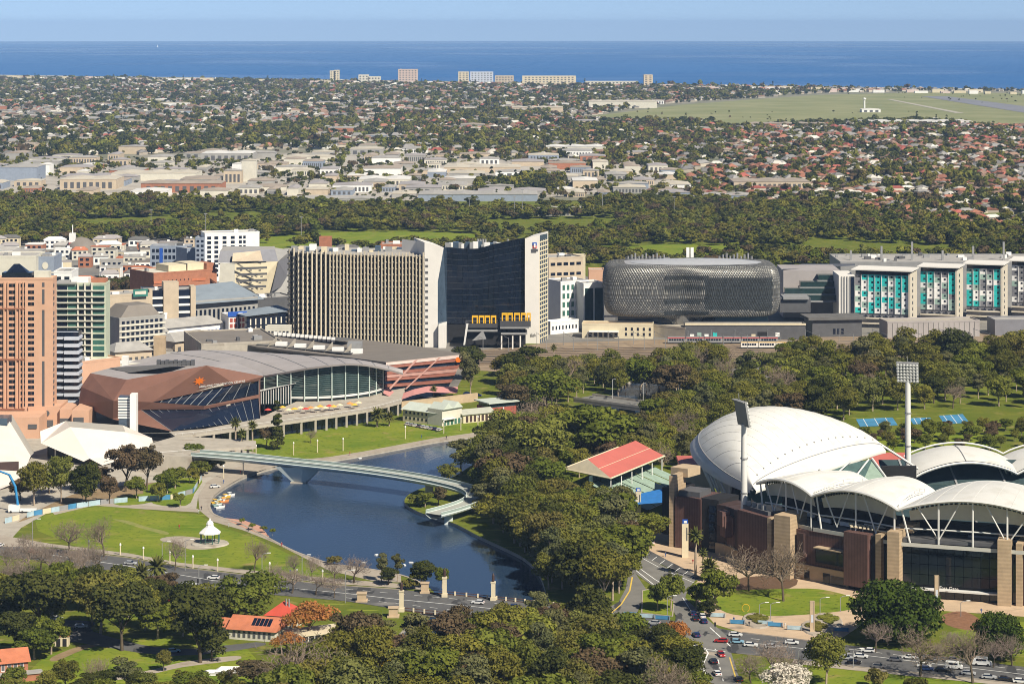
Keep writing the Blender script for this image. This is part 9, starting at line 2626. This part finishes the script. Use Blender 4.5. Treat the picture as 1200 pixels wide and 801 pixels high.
stand([(870, 450), (950, 440), (960, 436), (1000, 436), (1040, 428), (1300, 424), (1300, 450), (1100, 456), (1000, 458), (870, 466)], 14, GUMS, 'trees below the railway yard', 'below the railway yard', 8, (14, 22))
stand([(920, 425), (950, 424), (952, 440), (925, 440)], 9, GUMS, 'trees by the far clearing', 'beside the small green clearing', 9, (12, 16))
stand([(1010, 512), (1100, 506), (1300, 500), (1300, 522), (1130, 530), (1020, 530)], 10, [('gum', 3, 'olive gum tree'), ('brown', 2, 'brown crowned tree'), ('green', 2, 'bright green tree')], 'trees by the blue tennis courts', 'by the tennis courts', 10, (5, 9))
stand([(120, 346), (165, 340), (168, 348), (122, 352)], 9, [('dark', 1, 'dark tree'), ('brown', 1, 'brown tree')], 'trees in the city block', 'standing among the city roofs', 12, (11, 15))
stand([(-30, 706), (90, 700), (200, 716), (285, 745), (290, 775), (215, 752), (150, 738), (60, 735), (-30, 750)], 11, [('gum', 3, 'olive gum tree'), ('dark', 3, 'dark evergreen tree'), ('green', 1, 'green tree')], 'trees of the left park', 'of the left park', 14, (9, 15), avoid=[[(240, 725), (360, 735), (360, 790), (240, 790)]])
stand([(-20, 790), (30, 806), (230, 815), (280, 800), (290, 850), (-20, 850)], 9, [('gum', 2, 'olive gum tree'), ('dark', 2, 'dark evergreen tree'), ('green', 1, 'green tree')], 'trees along the bottom left edge', 'at the bottom left edge', 15, (6, 10))
print('TREES', len(TREES))
# ---------------------------------------------------------------- things still sharing a label: tell them apart by their place
by = {}
for o in S.objects:
 if o.parent is None and 'label' in o and 'category' in o:
  by.setdefault(o['label'], []).append(o)
for lb, l_ in by.items():
 if len(l_) > 1:
  l_.sort(key=lambda o: o.location.x / max(1, o.location.y))
  for i, o in enumerate(l_):
   nl = '%s, %s from left' % (lb, ORD(i + 1))
   if len(nl.split()) <= 16: o['label'] = nl
   if 'group' not in o: o['group'] = lb[:60]
# ---------------------------------------------------------------- haze
hz = MB().box(-75000, 75000, -4500, 74000, -420, 262).build('haze', [])
hz.data.materials.clear()
hm = bpy.data.materials.new('haze_air')
hm.use_nodes = True
hn = hm.node_tree
hn.nodes.clear()
hv = hn.nodes.new('ShaderNodeVolumePrincipled')
hv.inputs['Color'].default_value = (0.42, 0.64, 1.0, 1)
hv.inputs['Density'].default_value = HAZE
hv.inputs['Anisotropy'].default_value = -0.28
ho = hn.nodes.new('ShaderNodeOutputMaterial')
hn.links.new(hv.outputs[0], ho.inputs['Volume'])
hz.data.materials.append(hm)
tag(hz, 'thin bluish haze over the far suburbs and sea', kind='stuff')
